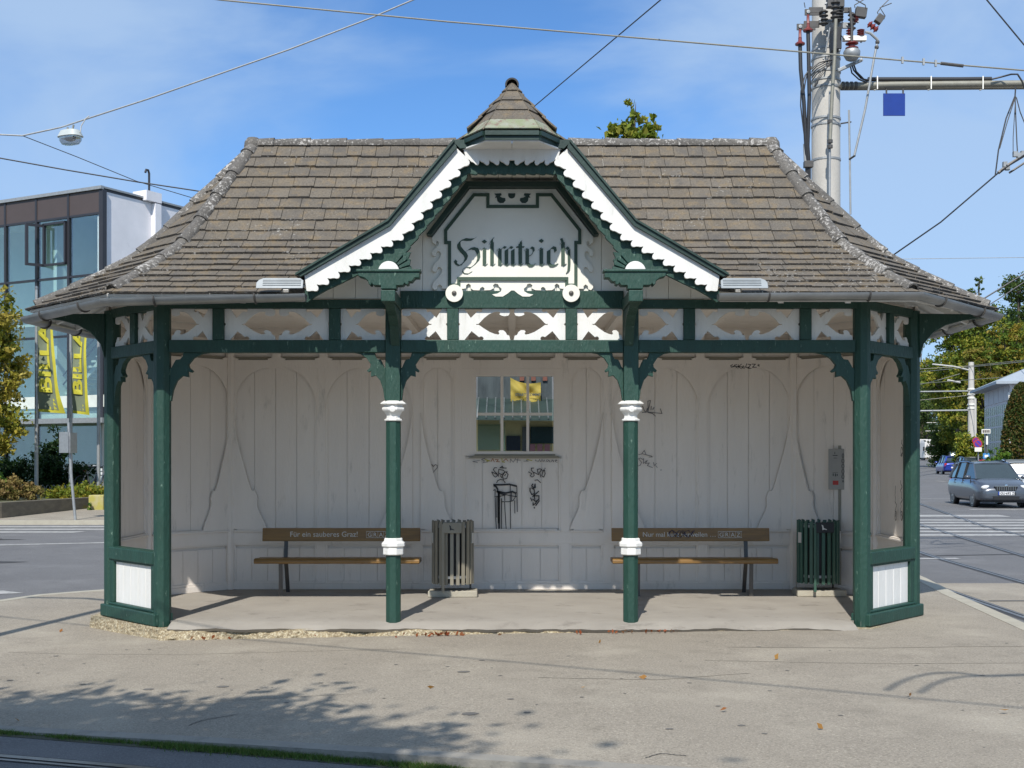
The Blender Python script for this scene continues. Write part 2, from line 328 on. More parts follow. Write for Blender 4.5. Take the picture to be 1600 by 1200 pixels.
# dormer (gable) roof profile: half width at height
GP = [(2.01,3.29),(1.125,3.80),(0.515,4.54),(0.40,4.63),(0.0,5.15)]
def gx(z):
    if z <= GP[0][1]: return GP[0][0] + (GP[0][1]-z)*1.7
    for (xa,za),(xb,zb) in zip(GP, GP[1:]):
        if z <= zb: return xa + (xb-xa)*(z-za)/(zb-za)
    return -1
FAC = []
for i in range(8):
    a, b = Vector(EAVE[i]), Vector(EAVE[(i+1) % 8])
    mid = (a+b)/2; u = (b-a); Lh = u.length/2; u.normalize(); nn = Vector((-u.y, u.x))
    if (cen - mid).dot(nn) < 0: nn = -nn
    FAC.append((mid, u, nn, Lh))
def fp(fac, u, t, h):
    mid, U, Nn, Lh = fac
    e = 0.01; dz = (zt(min(2.17,t+e)) - zt(max(0,t-e)))/(min(2.17,t+e)-max(0,t-e)); ln = math.hypot(1, dz)
    p = mid + U*u + Nn*t
    return Vector((p.x - Nn.x*dz/ln*h, p.y - Nn.y*dz/ln*h, zt(t) + h/ln))
random.seed(4)
def spans(front, lo, hi, z, mrg):
    if not front: return [(lo, hi)]
    g = gx(z) - mrg
    if g <= 0: return [(lo, hi)]
    out = []
    if lo < -g: out.append((lo, min(hi, -g)))
    if hi > g: out.append((max(lo, g), hi))
    return out
NTOP = 0.27; LOWS = 1.22; NL = 9; NU = 8
ROWS = [-0.03 + (LOWS+0.03)*i/NL for i in range(NL)] + [LOWS + (STOT-NTOP-LOWS)*i/NU for i in range(NU)] + [STOT-NTOP]
for fi, fac in enumerate(FAC):
    front = (fi == 7); mid, U, Nn, Lh = fac; sgn = 1 if U.x > 0 else -1
    mb = MB(); k = 0; side_of = {}
    for s in ROWS:
        last = s > STOT - NTOP - 0.01
        ex = NTOP if last else ROWS[k+1]-s
        s0, s1 = s, min(STOT, s + ex + (0 if last else 0.035)); sv = min(STOT, s+ex)
        t0, t1 = t_of_s(max(0, s0)), t_of_s(s1)
        w0, w1 = Lh - T22*t0, max(0.0, Lh - T22*t1)
        tw = 0.155 if last else 0.222
        off = random.random()*tw if not last else 0
        x = -w0 - tw + off + (0.5*tw if k % 2 else 0)
        while x < w0:
            a, b = x + 0.0025, x + tw - 0.0025
            for lo, hi in spans(front, a, b, zt((t0+t1)/2), 0.09):
                la, lb = max(lo, -w0), min(hi, w0); ua, ub = max(lo, -w1), min(hi, w1)
                if lb - la < 0.01: continue
                if ub < ua: ua = ub = max(-w1, min(w1, (ua+ub)/2))
                j = random.uniform(-0.004, 0.005); h0 = 0.030 + j; h1 = 0.006 + j*0.5; th = 0.021
                dj = random.uniform(-0.006, 0.006)
                t0j = max(0, t0 + dj)
                if s0 < 0:
                    base = [fp(fac, la, 0, h0), fp(fac, lb, 0, h0)]
                    d = Vector((-Nn.x*0.03, -Nn.y*0.03, -0.017)); base = [p + d for p in base]
                else: base = [fp(fac, la, t0j, h0), fp(fac, lb, t0j, h0)]
                nrm = Vector((-Nn.x*0.5, -Nn.y*0.5, 0.85))
                vs = [base[0], base[1], fp(fac, ub, t1, h1), fp(fac, ua, t1, h1)]
                c_ = 0.02
                lo4 = [p - nrm*th for p in vs]
                mb.r = random.random()
                mb.m = 0; mb.mesh(vs + lo4, [(0,1,2,3), (7,6,5,4), (1,5,6,2), (2,6,7,3), (3,7,4,0)])
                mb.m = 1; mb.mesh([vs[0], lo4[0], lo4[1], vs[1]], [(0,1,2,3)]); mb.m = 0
            x += tw
        k += 1
    if front:
        for s_ in (-1, 1):
            m2 = MB(); 
            for f_, mi_, r_ in zip(mb.f, mb.mi, mb.rn):
                if sum(mb.v[i][0] for i in f_)*s_ > 0: m2.m = mi_; m2.r = r_; m2.face([mb.v[i] for i in f_])
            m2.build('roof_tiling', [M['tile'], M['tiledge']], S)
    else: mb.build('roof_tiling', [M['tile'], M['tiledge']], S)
    # boarding below
    db = MB(); nst = 24
    for i in range(nst):
        t0, t1 = 2.17*i/nst, 2.17*(i+1)/nst
        w0, w1 = Lh - T22*t0, max(0, Lh - T22*t1)
        zz = zt((t0+t1)/2)
        g = gx(zz) - 0.06 if front else 0
        segs = [((-w0, w0), (-w1, w1))] if g <= 0 else [((-w0,-g),(-w1,-g)), ((g,w0),(g,w1))]
        for (a0,b0),(a1,b1) in segs:
            if b0 - a0 < 0.005: continue
            db.mesh([fp(fac,a0,t0,-0.01),fp(fac,b0,t0,-0.01),fp(fac,b1,t1,-0.01),fp(fac,a1,t1,-0.01),
                     fp(fac,a0,t0,-0.035),fp(fac,b0,t0,-0.035),fp(fac,b1,t1,-0.035),fp(fac,a1,t1,-0.035)],
                    [(0,1,2,3),(7,6,5,4),(0,4,5,1),(2,6,7,3),(1,5,6,2),(3,7,4,0)])
    db.build('roof_boarding', M['white'], S)
# -------- hip and ridge tiles
def halfround(mb, pts, r, upv=(0,0,1)):
    """overlapping tapered half-round tiles along pts (list of points)"""
    pts = [Vector(p) for p in pts]; seg = [0]
    for a, b in zip(pts, pts[1:]): seg.append(seg[-1] + (b-a).length)
    def P(s):
        for i in range(len(seg)-1):
            if s <= seg[i+1] + 1e-9: return pts[i].lerp(pts[i+1], (s-seg[i])/(seg[i+1]-seg[i]))
        return pts[-1]
    s = 0; tl = 0.40; tot = seg[-1]
    while s < tot - 0.03:
        e = min(tot, s + tl + 0.05); n = 4; rings = []
        mb.r = random.random(); jr = random.uniform(0.96, 1.05)
        for outer in (0, 1):
            for i in range(n+1):
                q = s + (e-s)*i/n; c = P(q); d = (P(min(tot, q+0.03)) - P(max(0, q-0.03))).normalized()
                sd_ = d.cross(Vector(upv)).normalized(); up = sd_.cross(d)
                rr = (r*1.08 - r*0.22*i/n)*jr - (0.016 if outer else 0)
                rings.append([c + (sd_*math.cos(R(a)) + up*math.sin(R(a)))*rr for a in range(-12, 193, 17)])
        m_ = len(rings[0]); vs = [v for g in rings for v in g]; fs = []
        for i in range(n):
            for j in range(m_-1):
                fs.append((i*m_+j, i*m_+j+1, (i+1)*m_+j+1, (i+1)*m_+j))
                o_ = (n+1)*m_; fs.append((o_+i*m_+j, o_+(i+1)*m_+j, o_+(i+1)*m_+j+1, o_+i*m_+j+1))
        o_ = (n+1)*m_
        for j in range(m_-1): fs.append((j, o_+j, o_+j+1, j+1))
        mb.mesh(vs, fs); s += tl
for i, (ex, ey) in enumerate(EAVE):
    pts = []
    prev = FAC[i]; nx = FAC[i]
    c0 = Vector((ex, ey)); rx = -2.857 if ex < 0 else 2.857
    for k in range(15):
        f_ = k/14; t = 0.07 + 2.05*f_
        # bisector direction
        a, b = Vector(EAVE[i-1]), Vector(EAVE[(i+1) % 8])
        d1 = (a-c0).normalized(); d2 = (b-c0).normalized(); bi = (d1+d2).normalized(); tt = t/math.sin(R(67.5))
        p = c0 + bi*tt
        pts.append((p.x, p.y, zt(t)-0.015))
    mb = MB(); halfround(mb, pts, 0.075)
    # closed stub end
    p0, p1 = Vector(pts[0]), Vector(pts[1]); d = (p1-p0).normalized()
    mb.lathe([(0.0,0),(0.058,0.0),(0.058,0.02)], (0,0,0), 12) if False else None
    sd_ = d.cross(Vector((0,0,1))).normalized(); up = sd_.cross(d)
    mb.face([p0 + d*0.03 + (sd_*math.cos(R(a)) + up*math.sin(R(a)))*0.07 for a in range(-12, 193, 17)])
    mb.build('hip_tiles', M['hip'], S, smooth=True)
for sgn in (-1, 1):
    mb = MB(); halfround(mb, [(sgn*0.22, 1.43, 5.055), (sgn*2.92, 1.43, 5.055)], 0.075)
    mb.lathe([(0.01,0.10),(0.06,0.09),(0.095,0.04),(0.10,0.0),(0.09,-0.05)], (sgn*2.86,1.43,5.045), 12)
    mb.build('ridge_tiles', M['hip'], S, smooth=True)

# -------- gable roof
def yroof(z): return -0.74 + tz(z)
YG = -0.67
for sgn in (-1, 1):
    mb = MB()
    for (xa,za),(xb,zb) in zip(GP, GP[1:]):
        ln = math.hypot(xb-xa, zb-za); nrow = max(1, round(ln/0.155)); ux, uz = (xb-xa)/ln, (zb-za)/ln; nx_, nz_ = -uz, ux
        if nz_ < 0: nx_, nz_ = -nx_, -nz_
        for k in range(nrow):
            s0, s1 = ln*k/nrow, min(ln, ln*(k+1)/nrow + 0.03)
            x0, z0, x1, z1 = xa+ux*s0, za+uz*s0, xa+ux*s1, za+uz*s1
            yb = max(YG+0.1, yroof(z1)) + 0.12; y = YG - 0.02
            top_seg = za > 4.6
            if top_seg: y = -0.84 + (z0-4.6)*0.75
            while y < yb:
                y2 = min(yb, y + 0.222) - 0.004; mb.r = random.random(); j = random.uniform(-0.002, 0.003)
                A = [(x0+nx_*(0.02+j), y, z0+nz_*(0.02+j)), (x0+nx_*(0.02+j), y2, z0+nz_*(0.02+j)), (x1+nx_*0.005, y2, z1+nz_*0.005), (x1+nx_*0.005, y, z1+nz_*0.005)]
                if top_seg and y < -0.42:
                    fy = -0.84 + (z1-4.6)*0.75
                    A[3] = (A[3][0], max(y, fy), A[3][2])
                    if A[3][1] > y2: A[3] = (A[3][0], y2, A[3][2])
                B = [(p[0]-nx_*0.014, p[1], p[2]-nz_*0.014) for p in A]
                A = [(sgn*p[0], p[1], p[2]) for p in A]; B = [(sgn*p[0], p[1], p[2]) for p in B]
                mb.mesh(A+B, [(0,1,2,3),(7,6,5,4),(0,4,5,1),(1,5,6,2),(2,6,7,3),(3,7,4,0)])
                y += 0.222
    mb.build('gable_tiling', M['tile'], S)
# gable hood (half hip): front and diagonal tiled facets over a moulded eave
HE = [(-0.43,-0.70),(-0.245,-1.00),(0.245,-1.00),(0.43,-0.70)]; HZ = 4.50; AP = Vector((0,-0.45,5.17))
mb = MB(); lead = MB()
for a, b in zip(HE, HE[1:]):
    A0, B0 = Vector((*a, HZ+0.06)), Vector((*b, HZ+0.06)); nrow = 5
    nrm = (B0-A0).cross(AP-A0).normalized()
    if nrm.z < 0: nrm = -nrm
    for k in range(nrow):
        f0, f1 = k/nrow, min(1, (k+1)/nrow+0.03)
        q = [A0.lerp(AP,f0)+nrm*0.022, B0.lerp(AP,f0)+nrm*0.022, B0.lerp(AP,f1)+nrm*0.006, A0.lerp(AP,f1)+nrm*0.006]
        m_ = lead if k == 0 else mb
        if k == 0: q = [p + nrm*0.012 for p in q]
        m_.r = random.random()
        m_.mesh(q + [p - nrm*0.014 for p in q], [(0,1,2,3),(7,6,5,4),(0,4,5,1),(1,5,6,2),(2,6,7,3),(3,7,4,0)])
mb.build('hood_tiling', M['tile'], S); lead.build('hood_flashing', M['lead'], S)
mb = MB()
for a, b in zip(HE, HE[1:]):
    A0, B0 = Vector((*a, 0)), Vector((*b, 0)); d = (B0-A0).normalized(); o_ = Vector((d.y,-d.x,0))
    for r_, z0, z1 in ((0.0,HZ-0.02,HZ+0.055),(0.022,HZ+0.02,HZ+0.06)):
        mb.prism([(0.001,z0),((B0-A0).length-0.001,z0),((B0-A0).length-0.001,z1),(0.001,z1)], A0 + o_*(r_), d, (0,0,1), o_, -0.02, 0.004)
mb.build('hood_moulding', M['greendk'], S)
mb = MB(); mb.plate([(-0.46,-0.68),(-0.24,-0.99),(-0.002,-0.99),(-0.002,-0.68)], HZ-0.03, HZ-0.018); mb.plate([(0.002,-0.68),(0.002,-0.99),(0.24,-0.99),(0.46,-0.68)], HZ-0.03, HZ-0.018)
mb.build('hood_soffit', M['white'], S)
mb = MB(); halfround(mb, [(0,-0.50,5.135),(0,1.30,5.12)], 0.062); mb.build('gable_ridge_tiles', M['black'], S, smooth=True)
# -------- bargeboards
GS = F/(12+YG-0.03)
def G(px, py): return ((px-799)/GS, 1.6+(716-py)/GS)
def scallop(p0, p1, n, amp, flip=1):
    """wavy edge with hooked lobes from p0 to p1; lobes point to the right of the travel direction * flip"""
    d = Vector((p1[0]-p0[0], p1[1]-p0[1])); ln = d.length; d.normalize(); q = Vector((d.y,-d.x))*flip; out = []
    unit = [(0,0),(0.03,0.14),(0.16,0.34),(0.30,0.44),(0.44,0.60),(0.56,0.86),(0.70,1.0),(0.84,0.93),(0.93,0.68),(0.955,0.36),(0.94,0.08)]
    for i in range(n):
        for a, b in unit:
            p = Vector(p0) + d*(ln*(i+a)/n) + q*(amp*b); out.append((p.x, p.y))
    out.append(tuple(p1)); return out
for sgn in (-1, 1):
    def X(pts): return [(sgn*-x, z) for x, z in pts]     # outlines are written for the left side
    top = [G(475,431), G(609,353), G(713,232)]
    low = scallop(G(478,454), G(628,365), 9, 0.052) + scallop(G(628,365), G(729,247), 7, 0.052)[1:]
    mb = MB(); mb.slab(X(top[:1] + [G(609,353), G(713,232)] + low[::-1]), YG-0.035, YG)
    mb.build('bargeboard', M['white'], S)
    mb = MB()
    outer = [G(460,430), G(606,346), G(709,221)]; inner = [G(470,433), G(609,353.5), G(713,232)]
    mb.slab(X(outer + inner[::-1]), YG-0.075, YG-0.02)
    o2 = [G(462,428), G(605.5,344), G(708,219.5)]; i2 = [G(463,431), G(606.5,347), G(709.5,223)]
    mb.slab(X(o2 + i2[::-1]), YG-0.095, YG-0.01)
    mb.slab(X([G(708,219.5), G(741,219.5), G(741,231), G(718,233), G(711,226)]), YG-0.06, YG+0.03)
    mb.build('gable_moulding', M['greendk'], S)
    # green rafter behind the bargeboard
    up = [G(480,445), G(617,365), G(718,245)]
    lo = [G(476,471), G(490,462), G(508,452), G(530,441), G(560,430), G(600,415)] 
    lo2 = scallop(G(627,397), G(728,272), 8, 0.012, 1)
    mb = MB(); mb.slab(X([G(474,452), *up, G(733,262)] + lo2[::-1] + [G(606,420), G(560,426), G(530,441), G(508,451), G(490,461), G(477,471), G(472,468)]), YG+0.03, YG+0.085)
    # carved fan infill
    mb.slab(X([G(548,424), G(600,385), G(628,394), G(640,392), G(636,402), G(640,404), G(637,412), G(641,415), G(637,423)]), YG+0.02, YG+0.07)
    mb.build('gable_rafter', M['green'], S)
    mb = MB()
    cx, cz = G(606,424)
    for a in (8, 24, 40, 56):
        c, s_ = math.cos(R(a)), math.sin(R(a)); 
        p = [(cx+0.105*math.cos(R(a-6)), cz+0.105*math.sin(R(a-6))), (cx+0.205*math.cos(R(a-6)), cz+0.205*math.sin(R(a-6))), (cx+0.22*c, cz+0.22*s_), (cx+0.205*math.cos(R(a+6)), cz+0.205*math.sin(R(a+6))), (cx+0.105*math.cos(R(a+6)), cz+0.105*math.sin(R(a+6)))]
        mb.slab(X(p), YG-0.005, YG+0.022)
    mb.build('carved_fan', M['green'], S, bevel=0.004)
    mb = MB()
    mb.slab(X(arc(cx, cz, 0.098, 0, 180, 16)), YG-0.02, YG+0.018)
    mb.slab(X(arc(cx, cz, 0.075, 0, 180, 16)), YG-0.03, YG-0.019)
    mb.build('half_disc', M['white'], S, bevel=0.004)
    # corbel board
    pts = [(558.7,424),(655,424),(655,435),(648,435),(643,441),(638,441),(638,445),(634,446),(632,443),(629,447),(619,447),(619,452.5),(595,452.5),(595,447),(583,446.5),(581,443.5),(579,447),(576,445),(575,440),(569,435),(560,432.5)]
    mb = MB(); mb.slab(X([G(*p) for p in pts]), YG-0.085, YG+0.06); mb.slab(X([G(557,422), G(657,422), G(657,426), G(557,426)]), YG-0.10, YG+0.05)
    mb.build('corbel_board', M['green'], S, bevel=0.005)
    xc = sgn*1.145
    mb = MB(); mb.box(xc-0.065, xc+0.065, YG-0.10, -0.06, 3.05, 3.155)
    q = [(YG+0.02,3.05),(-0.50,3.0),(-0.35,2.97),(-0.2,2.88),(-0.075,2.70),(-0.075,3.05)]
    mb.prism(q, (xc,0,0), (0,1,0), (0,0,1), (1,0,0), -0.045, 0.045)
    mb.build('cantilever_arm', M['green'], S, bevel=0.006)
    # soffit boards under the gable roof, seams running back
    mb = MB()
    for (xa,za),(xb,zb) in zip(GP[:2], GP[1:3]):
        ln = math.hypot(xb-xa, zb-za); ux, uz = (xb-xa)/ln, (zb-za)/ln; nx_, nz_ = -uz, ux
        if nz_ < 0: nx_, nz_ = -nx_, -nz_
        n_ = max(2, round(ln/0.2))
        for k in range(n_):
            s0, s1 = ln*k/n_+0.003, ln*(k+1)/n_-0.003
            A = [(xa+ux*s0-nx_*0.10, za+uz*s0-nz_*0.10), (xa+ux*s1-nx_*0.10, za+uz*s1-nz_*0.10), (xa+ux*s1-nx_*0.08, za+uz*s1-nz_*0.08), (xa+ux*s0-nx_*0.08, za+uz*s0-nz_*0.08)]
            mb.slab([(sgn*x, z) for x, z in A], YG+0.09, -0.02)
    mb.build('gable_soffit', M['signw'], S)
mb = MB()
top = [G(713,232), G(885,232)]; low = []
pL, pR = G(733,250), G(865,250); cL = G(799,250)
half = scallop(pL, (cL[0]-0.02, cL[1]), 4, 0.045)
low = half + [(cL[0], cL[1]+0.0)] + [(-x, z) for x, z in half[::-1]]
low = [(x, z) for x, z in low]
mb.slab([G(722,228), G(876,228), G(871,248)] + low[::-1] + [G(727,248)], YG-0.033, YG-0.002)
mb.build('bargeboard', M['white'], S)
mb = MB(); mb.slab([G(715,248), G(883,248), G(868,268), G(730,268)], YG+0.028, YG+0.08)
mb.slab([G(730,267)] + scallop(G(730,268), G(868,268), 9, 0.012, 1)[1:-1] + [G(868,267)], YG+0.029, YG+0.079)
mb.build('gable_rafter', M['green'], S)
mb = MB()
for k in range(6):
    a = -0.40 + 0.134*k; mb.box(a+0.002, a+0.131, YG+0.09, -0.02, 4.335, 4.355)
mb.build('gable_soffit', M['signw'], S)
# gable wall behind the sign
mb = MB()
def gz(x):
    x = abs(x)
    for (xa,za),(xb,zb) in zip(GP, GP[1:]):
        if xb <= x <= xa: return za + (zb-za)*(x-xa)/(xb-xa)
    return GP[0][1]
x = -1.98
while x < 1.98:
    a, b = x+0.002, x+0.218
    mb.slab([(a,3.17),(b,3.17),(b,min(4.46,gz(b)-0.06)),(a,min(4.46,gz(a)-0.06))], -0.03, -0.005); x += 0.22
mb.slab([(-1.9,3.17),(1.9,3.17),(1.9,gz(1.9)-0.08),(1.125,gz(1.125)-0.09),(0.5,4.42),(-0.5,4.42),(-1.125,gz(1.125)-0.09),(-1.9,gz(1.9)-0.08)], -0.004, 0.012)
mb.build('gable_wall', M['signw'], S)

# -------- sign
def Z(x, y): return ((660 + x/5.3333 - 799)/158.9, 1.6 + (716 - (270 + y/5.3333))/158.9)
sign = MB()
left = [(390,140),(75,545),(80,580),(98,598),(113,603),(108,592),(112,575),(124,572),(132,585),(130,605),(112,628),(90,642),(75,662),(75,682),(88,697),(106,694),(112,672),(118,658),(138,657),(150,675),(147,702),(128,732),(100,760),(80,785),(78,812),(90,828),(110,826),(122,800),(126,790),(145,788),(158,806),(154,840),(130,872),(100,902),(78,930),(78,960),(95,980),(118,972),(122,945),(140,932),(158,946),(156,968)]
bottom = [(335,968),(356,965),(360,938),(380,925),(398,938),(396,962),(420,980),(470,982),(478,962),(495,952),(512,962),(510,982),(560,980),(592,962),(582,940),(600,925),(625,930),(633,950),(655,968),(650,990),(620,1008),(575,1016),(605,1033),(665,1033),(705,1008),(735,983)]
full = [Z(*p) for p in left + bottom] + [Z(1494-x, y) for x, y in (left+bottom)[::-1]]
root_sign = MB(); root_sign.slab(full, -0.062, -0.036)
sg = root_sign.build('signboard', M['signw'], S)
mb = MB()
for p in ([(365,95),(1129,95)], ):
    pass
mb.slab([Z(35,530), Z(365,95), Z(1129,95), Z(1459,530), Z(1425,538), Z(1108,137), Z(386,137), Z(72,538)], -0.17, -0.034)
mb.build('sign_hood', M['greendk'], sg)
mb = MB()
loop = [(190,585),(190,482),(425,188),(541,188),(541,285),(953,285),(953,188),(1069,188),(1304,482),(1304,585),(1272,585),(1272,940),(1196,940),(1196,885),(298,885),(298,940),(222,940),(222,585)]
mb.strip([Z(*p) for p in loop], 0.031, -0.074, closed=True, t=0.0105)
mb.strip([Z(*p) for p in [(298,897),(1196,897)]], 0.012, -0.082, t=0.006)
mb.build('sign_frame', M['letter'], sg)
mb = MB()
mb.slab([Z(710,175), Z(768,175)] + [Z(739+30*math.cos(R(a)), 188+30*math.sin(R(a))) for a in range(0,181,20)], -0.066, -0.0625)
for s_ in (1,-1):
    q = lambda x, y: Z(747+s_*(x-747), y)
    mb.slab([q(595,178),(q(650,175)),q(655,190),q(640,200),q(660,212),q(685,215),q(688,235),q(670,255),q(640,257),q(620,240),q(615,210),q(600,212),q(610,195)], -0.067, -0.0625)
mb.build('sign_ornament', M['greendk'], sg)
for cx_ in (262, 1232):
    mb = MB(); c = Z(cx_, 1010); mb.lathe([(0.085,0.0),(0.085,0.03),(0.075,0.038),(0.03,0.04)], (c[0], -0.105, c[1]), 24, axis='y'); mb.build('rosette', M['signw'], sg)
for cx_ in (262, 1232):
    mb = MB(); c = Z(cx_, 1010); mb.lathe([(0.002,0.0),(0.018,0.004),(0.024,0.014),(0.024,0.03)], (c[0], -0.125, c[1]), 14, axis='y'); mb.build('rosette_stud', M['dsteel'], sg)
# hand-lettered blackletter name
lt = MB(); lay = [0]
def stroke(pts, nib=(13,-9), wd=1.0):
    lay[0] += 1; y = -0.0665 - 0.00012*lay[0]
    nx_, ny = nib[0]*wd, nib[1]*wd
    A = [(x-nx_, yy-ny) for x, yy in pts]; B = [(x+nx_, yy+ny) for x, yy in pts]
    for i in range(len(pts)-1):
        q = [Z(*A[i]), Z(*A[i+1]), Z(*B[i+1]), Z(*B[i])]
        ar = sum(q[k][0]*q[(k+1)%4][1]-q[(k+1)%4][0]*q[k][1] for k in range(4))
        if abs(ar) < 1e-7: continue
        lay[0] += 1
        lt.slab(q, -0.0665 - 0.00006*lay[0], -0.0622)
def diamond(x, y, r=22, h=17):
    lay[0] += 1; lt.slab([Z(x-r,y), Z(x,y-h), Z(x+r,y), Z(x,y+h)], -0.0665-0.00006*lay[0], -0.0622)
# H
stroke([(438,545),(415,560),(380,562),(345,558),(315,570),(298,595),(302,625),(325,655),(350,680),(362,705),(352,735),(325,765),(300,775)], (14,-10))
stroke([(300,775),(280,765),(268,742)], (10,-3)); diamond(272,742,16,16)
stroke([(365,655),(385,640),(415,632),(445,640),(462,670),(465,710),(455,740),(425,772),(395,792)], (13,-10))
stroke([(400,792),(360,790),(335,805),(328,825),(345,842),(375,845),(408,826)], (3,-3))
stroke([(365,700),(345,740),(320,775)], (5,-4))
def stem(x, y0=640, y1=768, foot=True, head=True):
    stroke([(x,y0),(x,y1)], (15,-9))
    if foot: stroke([(x-4,y1-2),(x+8,y1+8),(x+24,y1-4)], (5,-6))
    if head: stroke([(x-24,y0+6),(x-6,y0-10),(x,y0+2)], (5,-5))
stem(512); diamond(512,577)
stem(575,590,768); stroke([(585,548),(572,565),(575,600)], (10,-8))
stem(640,645,768); stroke([(645,650),(670,622),(690,628)], (8,-8)); stem(695,645,768,True,False); stroke([(700,650),(725,622),(745,630)], (8,-8)); stem(748,645,768,True,False)
stem(810,590,765,True,False); stroke([(818,572),(806,600)], (7,-5)); stroke([(778,622),(842,622)], (4,-6))
stem(868,645,755,False,True); stroke([(868,755),(890,778),(915,778),(932,766)], (8,-9)); stroke([(875,650),(900,625),(920,635),(922,660)], (8,-8)); stroke([(925,650),(905,685),(880,700)], (6,-6))
stem(985); diamond(985,571)
stem(1046,650,755,False,False); stroke([(1046,755),(1065,778),(1092,778),(1118,766)], (8,-9)); stroke([(1050,655),(1075,625),(1098,632),(1104,660)], (10,-9))
stem(1165,590,768); stroke([(1150,552),(1160,575),(1165,600)], (9,-5)); stroke([(1168,655),(1195,625),(1212,640)], (8,-8)); stroke([(1214,645),(1216,760),(1212,815),(1200,835)], (11,-7))
lt.build('lettering', M['letter'], sg)

# -------- posts
def octa(mb, x, y, r, z0, z1, ph=22.5): mb.lathe([(r,z0),(r,z1)], (x,y,0), 8, R(ph))
for sgn in (-1, 1):
    x = sgn*1.17
    mb = MB(); mb.box(x-0.073, x+0.073, -0.073, 0.073, 2.14, 3.15); octa(mb, x, 0, 0.0768, -0.02, 1.99)
    po = mb.build('post', M['green'], S, bevel=0.006)
    mb = MB(); q = 1/158.3/math.cos(R(22.5))
    mb.lathe([(12*q,1.965),(13.6*q,1.97),(13.6*q,1.985),(10.5*q,1.99),(10*q,2.02),(13*q,2.05),(16.5*q,2.07),(17.2*q,2.085),(16.5*q,2.10),(14*q,2.105),(14.2*q,2.12),(19.6*q,2.132),(19.6*q,2.14),(14.5*q,2.165)], (x,0,0), 8, R(22.5))
    mb.build('capital', M['white'], po, bevel=0.003)
    mb = MB(); mb.lathe([(0.004,0),(0.03,0.004),(0.03,0.012)], (x,-0.112,2.085), 16, axis='y'); mb.build('capital_boss', M['white'], po)
    mb = MB(); mb.lathe([(12.3*q,0.646),(15.4*q,0.655),(15.4*q,0.71),(14.5*q,0.72),(17.6*q,0.735),(17.6*q,0.765),(14.2*q,0.785),(13.6*q,0.81),(12.5*q,0.815)], (x,0,0), 8, R(22.5))
    mb.build('collar', M['white'], po, bevel=0.003)
for i, (x, y) in enumerate(OCT):
    if i in (3, 4): x, y = x*1.012, y+0.10
    if i in (2, 5): x, y = x*1.02, y+0.05
    mb = MB(); octa(mb, x, y, 0.086, -0.06, 3.15)
    mb.build('post', M['green'], S, bevel=0.006)
    if i in (2, 3, 4, 5):
        x, y = OCT[i]; mb = MB(); octa(mb, x*0.997, y-0.012, 0.05, 0.0, 3.18); mb.build('corner_post', M['whitein'], S)

# -------- frame helper for an octagon side: local (u along, d inward, z up)
def side_M(a, b):
    a, b = Vector((*a,0)), Vector((*b,0)); u = (b-a).normalized(); n_ = Vector((-u.y,u.x,0))
    if (Vector((0,1.43,0))-(a+b)/2).dot(n_) < 0: n_ = -n_
    m = Matrix(((u.x,n_.x,0,a.x),(u.y,n_.y,0,a.y),(0,0,1,0),(0,0,0,1)))
    return m, (b-a).length
KP = [(0,0),(60,0),(127,98),(200,25),(212,33),(228,36),(242,28),(245,0),(515,-5),(533,15),(533,50),(520,72),(485,80),(455,75),(427,62),(435,35),(410,30),(365,35),(315,60),(265,100),(215,155),(200,165),(188,160),(183,168),(190,176),(202,172),(215,175),(265,212),(325,250),(375,270),(415,278),(427,265),(415,245),(430,230),(465,230),(490,250),(505,280),(530,290),(540,337),(255,337),(262,315),(245,297),(228,298),(213,305),(135,240),(60,337),(0,337),(0,182),(12,175),(12,160),(0,152)]
def Kpiece(mb, x0, x1, y, z0=2.765, z1=3.073, t=0.024):
    """fretwork piece, solid edge at x0, curls at x1"""
    w_ = (x1-x0)/545.0; h_ = (z1-z0)/337.0
    pts = [(x0 + a*w_, z1 - max(0,b)*h_) for a, b in KP]
    mb.slab(pts, y, y+t)
BR = [(0,0),(-205,0),(-160,2),(-118,25),(-92,70),(-95,92),(-115,112),(-108,122),(-90,112),(-92,150),(-62,140),(-35,170),(-15,230),(-6,292),(0,292),(0,90),(-12,60),(-22,42),(-40,38),(-58,25),(-66,8),(-70,0)]
BR = [(0,0),(-205,0),(-160,6),(-118,32),(-92,72),(-96,92),(-116,112),(-108,122),(-90,114),(-92,150),(-62,142),(-35,172),(-15,230),(-6,295),(0,295)]
BRH = [(-8,20),(-8,88),(-22,60),(-30,44),(-52,40),(-64,22),(-66,8),(-20,6)]
def bracket(mb, x, sg_, z=2.64, w_=1.0, h_=1.0, y0=-0.028, y1=0.028):
    k = 1/4/158.3
    # two pieces leaving the small pierced opening free
    outer = [(0,0),(-70,0),(-66,8),(-64,22),(-52,40),(-30,44),(-22,60),(-8,92),(0,96)]
    a = [(-70,0),(-205,0),(-160,8),(-118,34),(-92,74),(-96,92),(-116,112),(-108,122),(-90,114),(-92,150),(-62,142),(-35,172),(-15,230),(-6,295),(0,295),(0,96),(-8,92),(-22,60),(-30,44),(-52,40),(-64,22),(-66,8)]
    mb.slab([(x + sg_*px_*k*w_, z - pz*k*h_) for px_, pz in a], y0, y1)
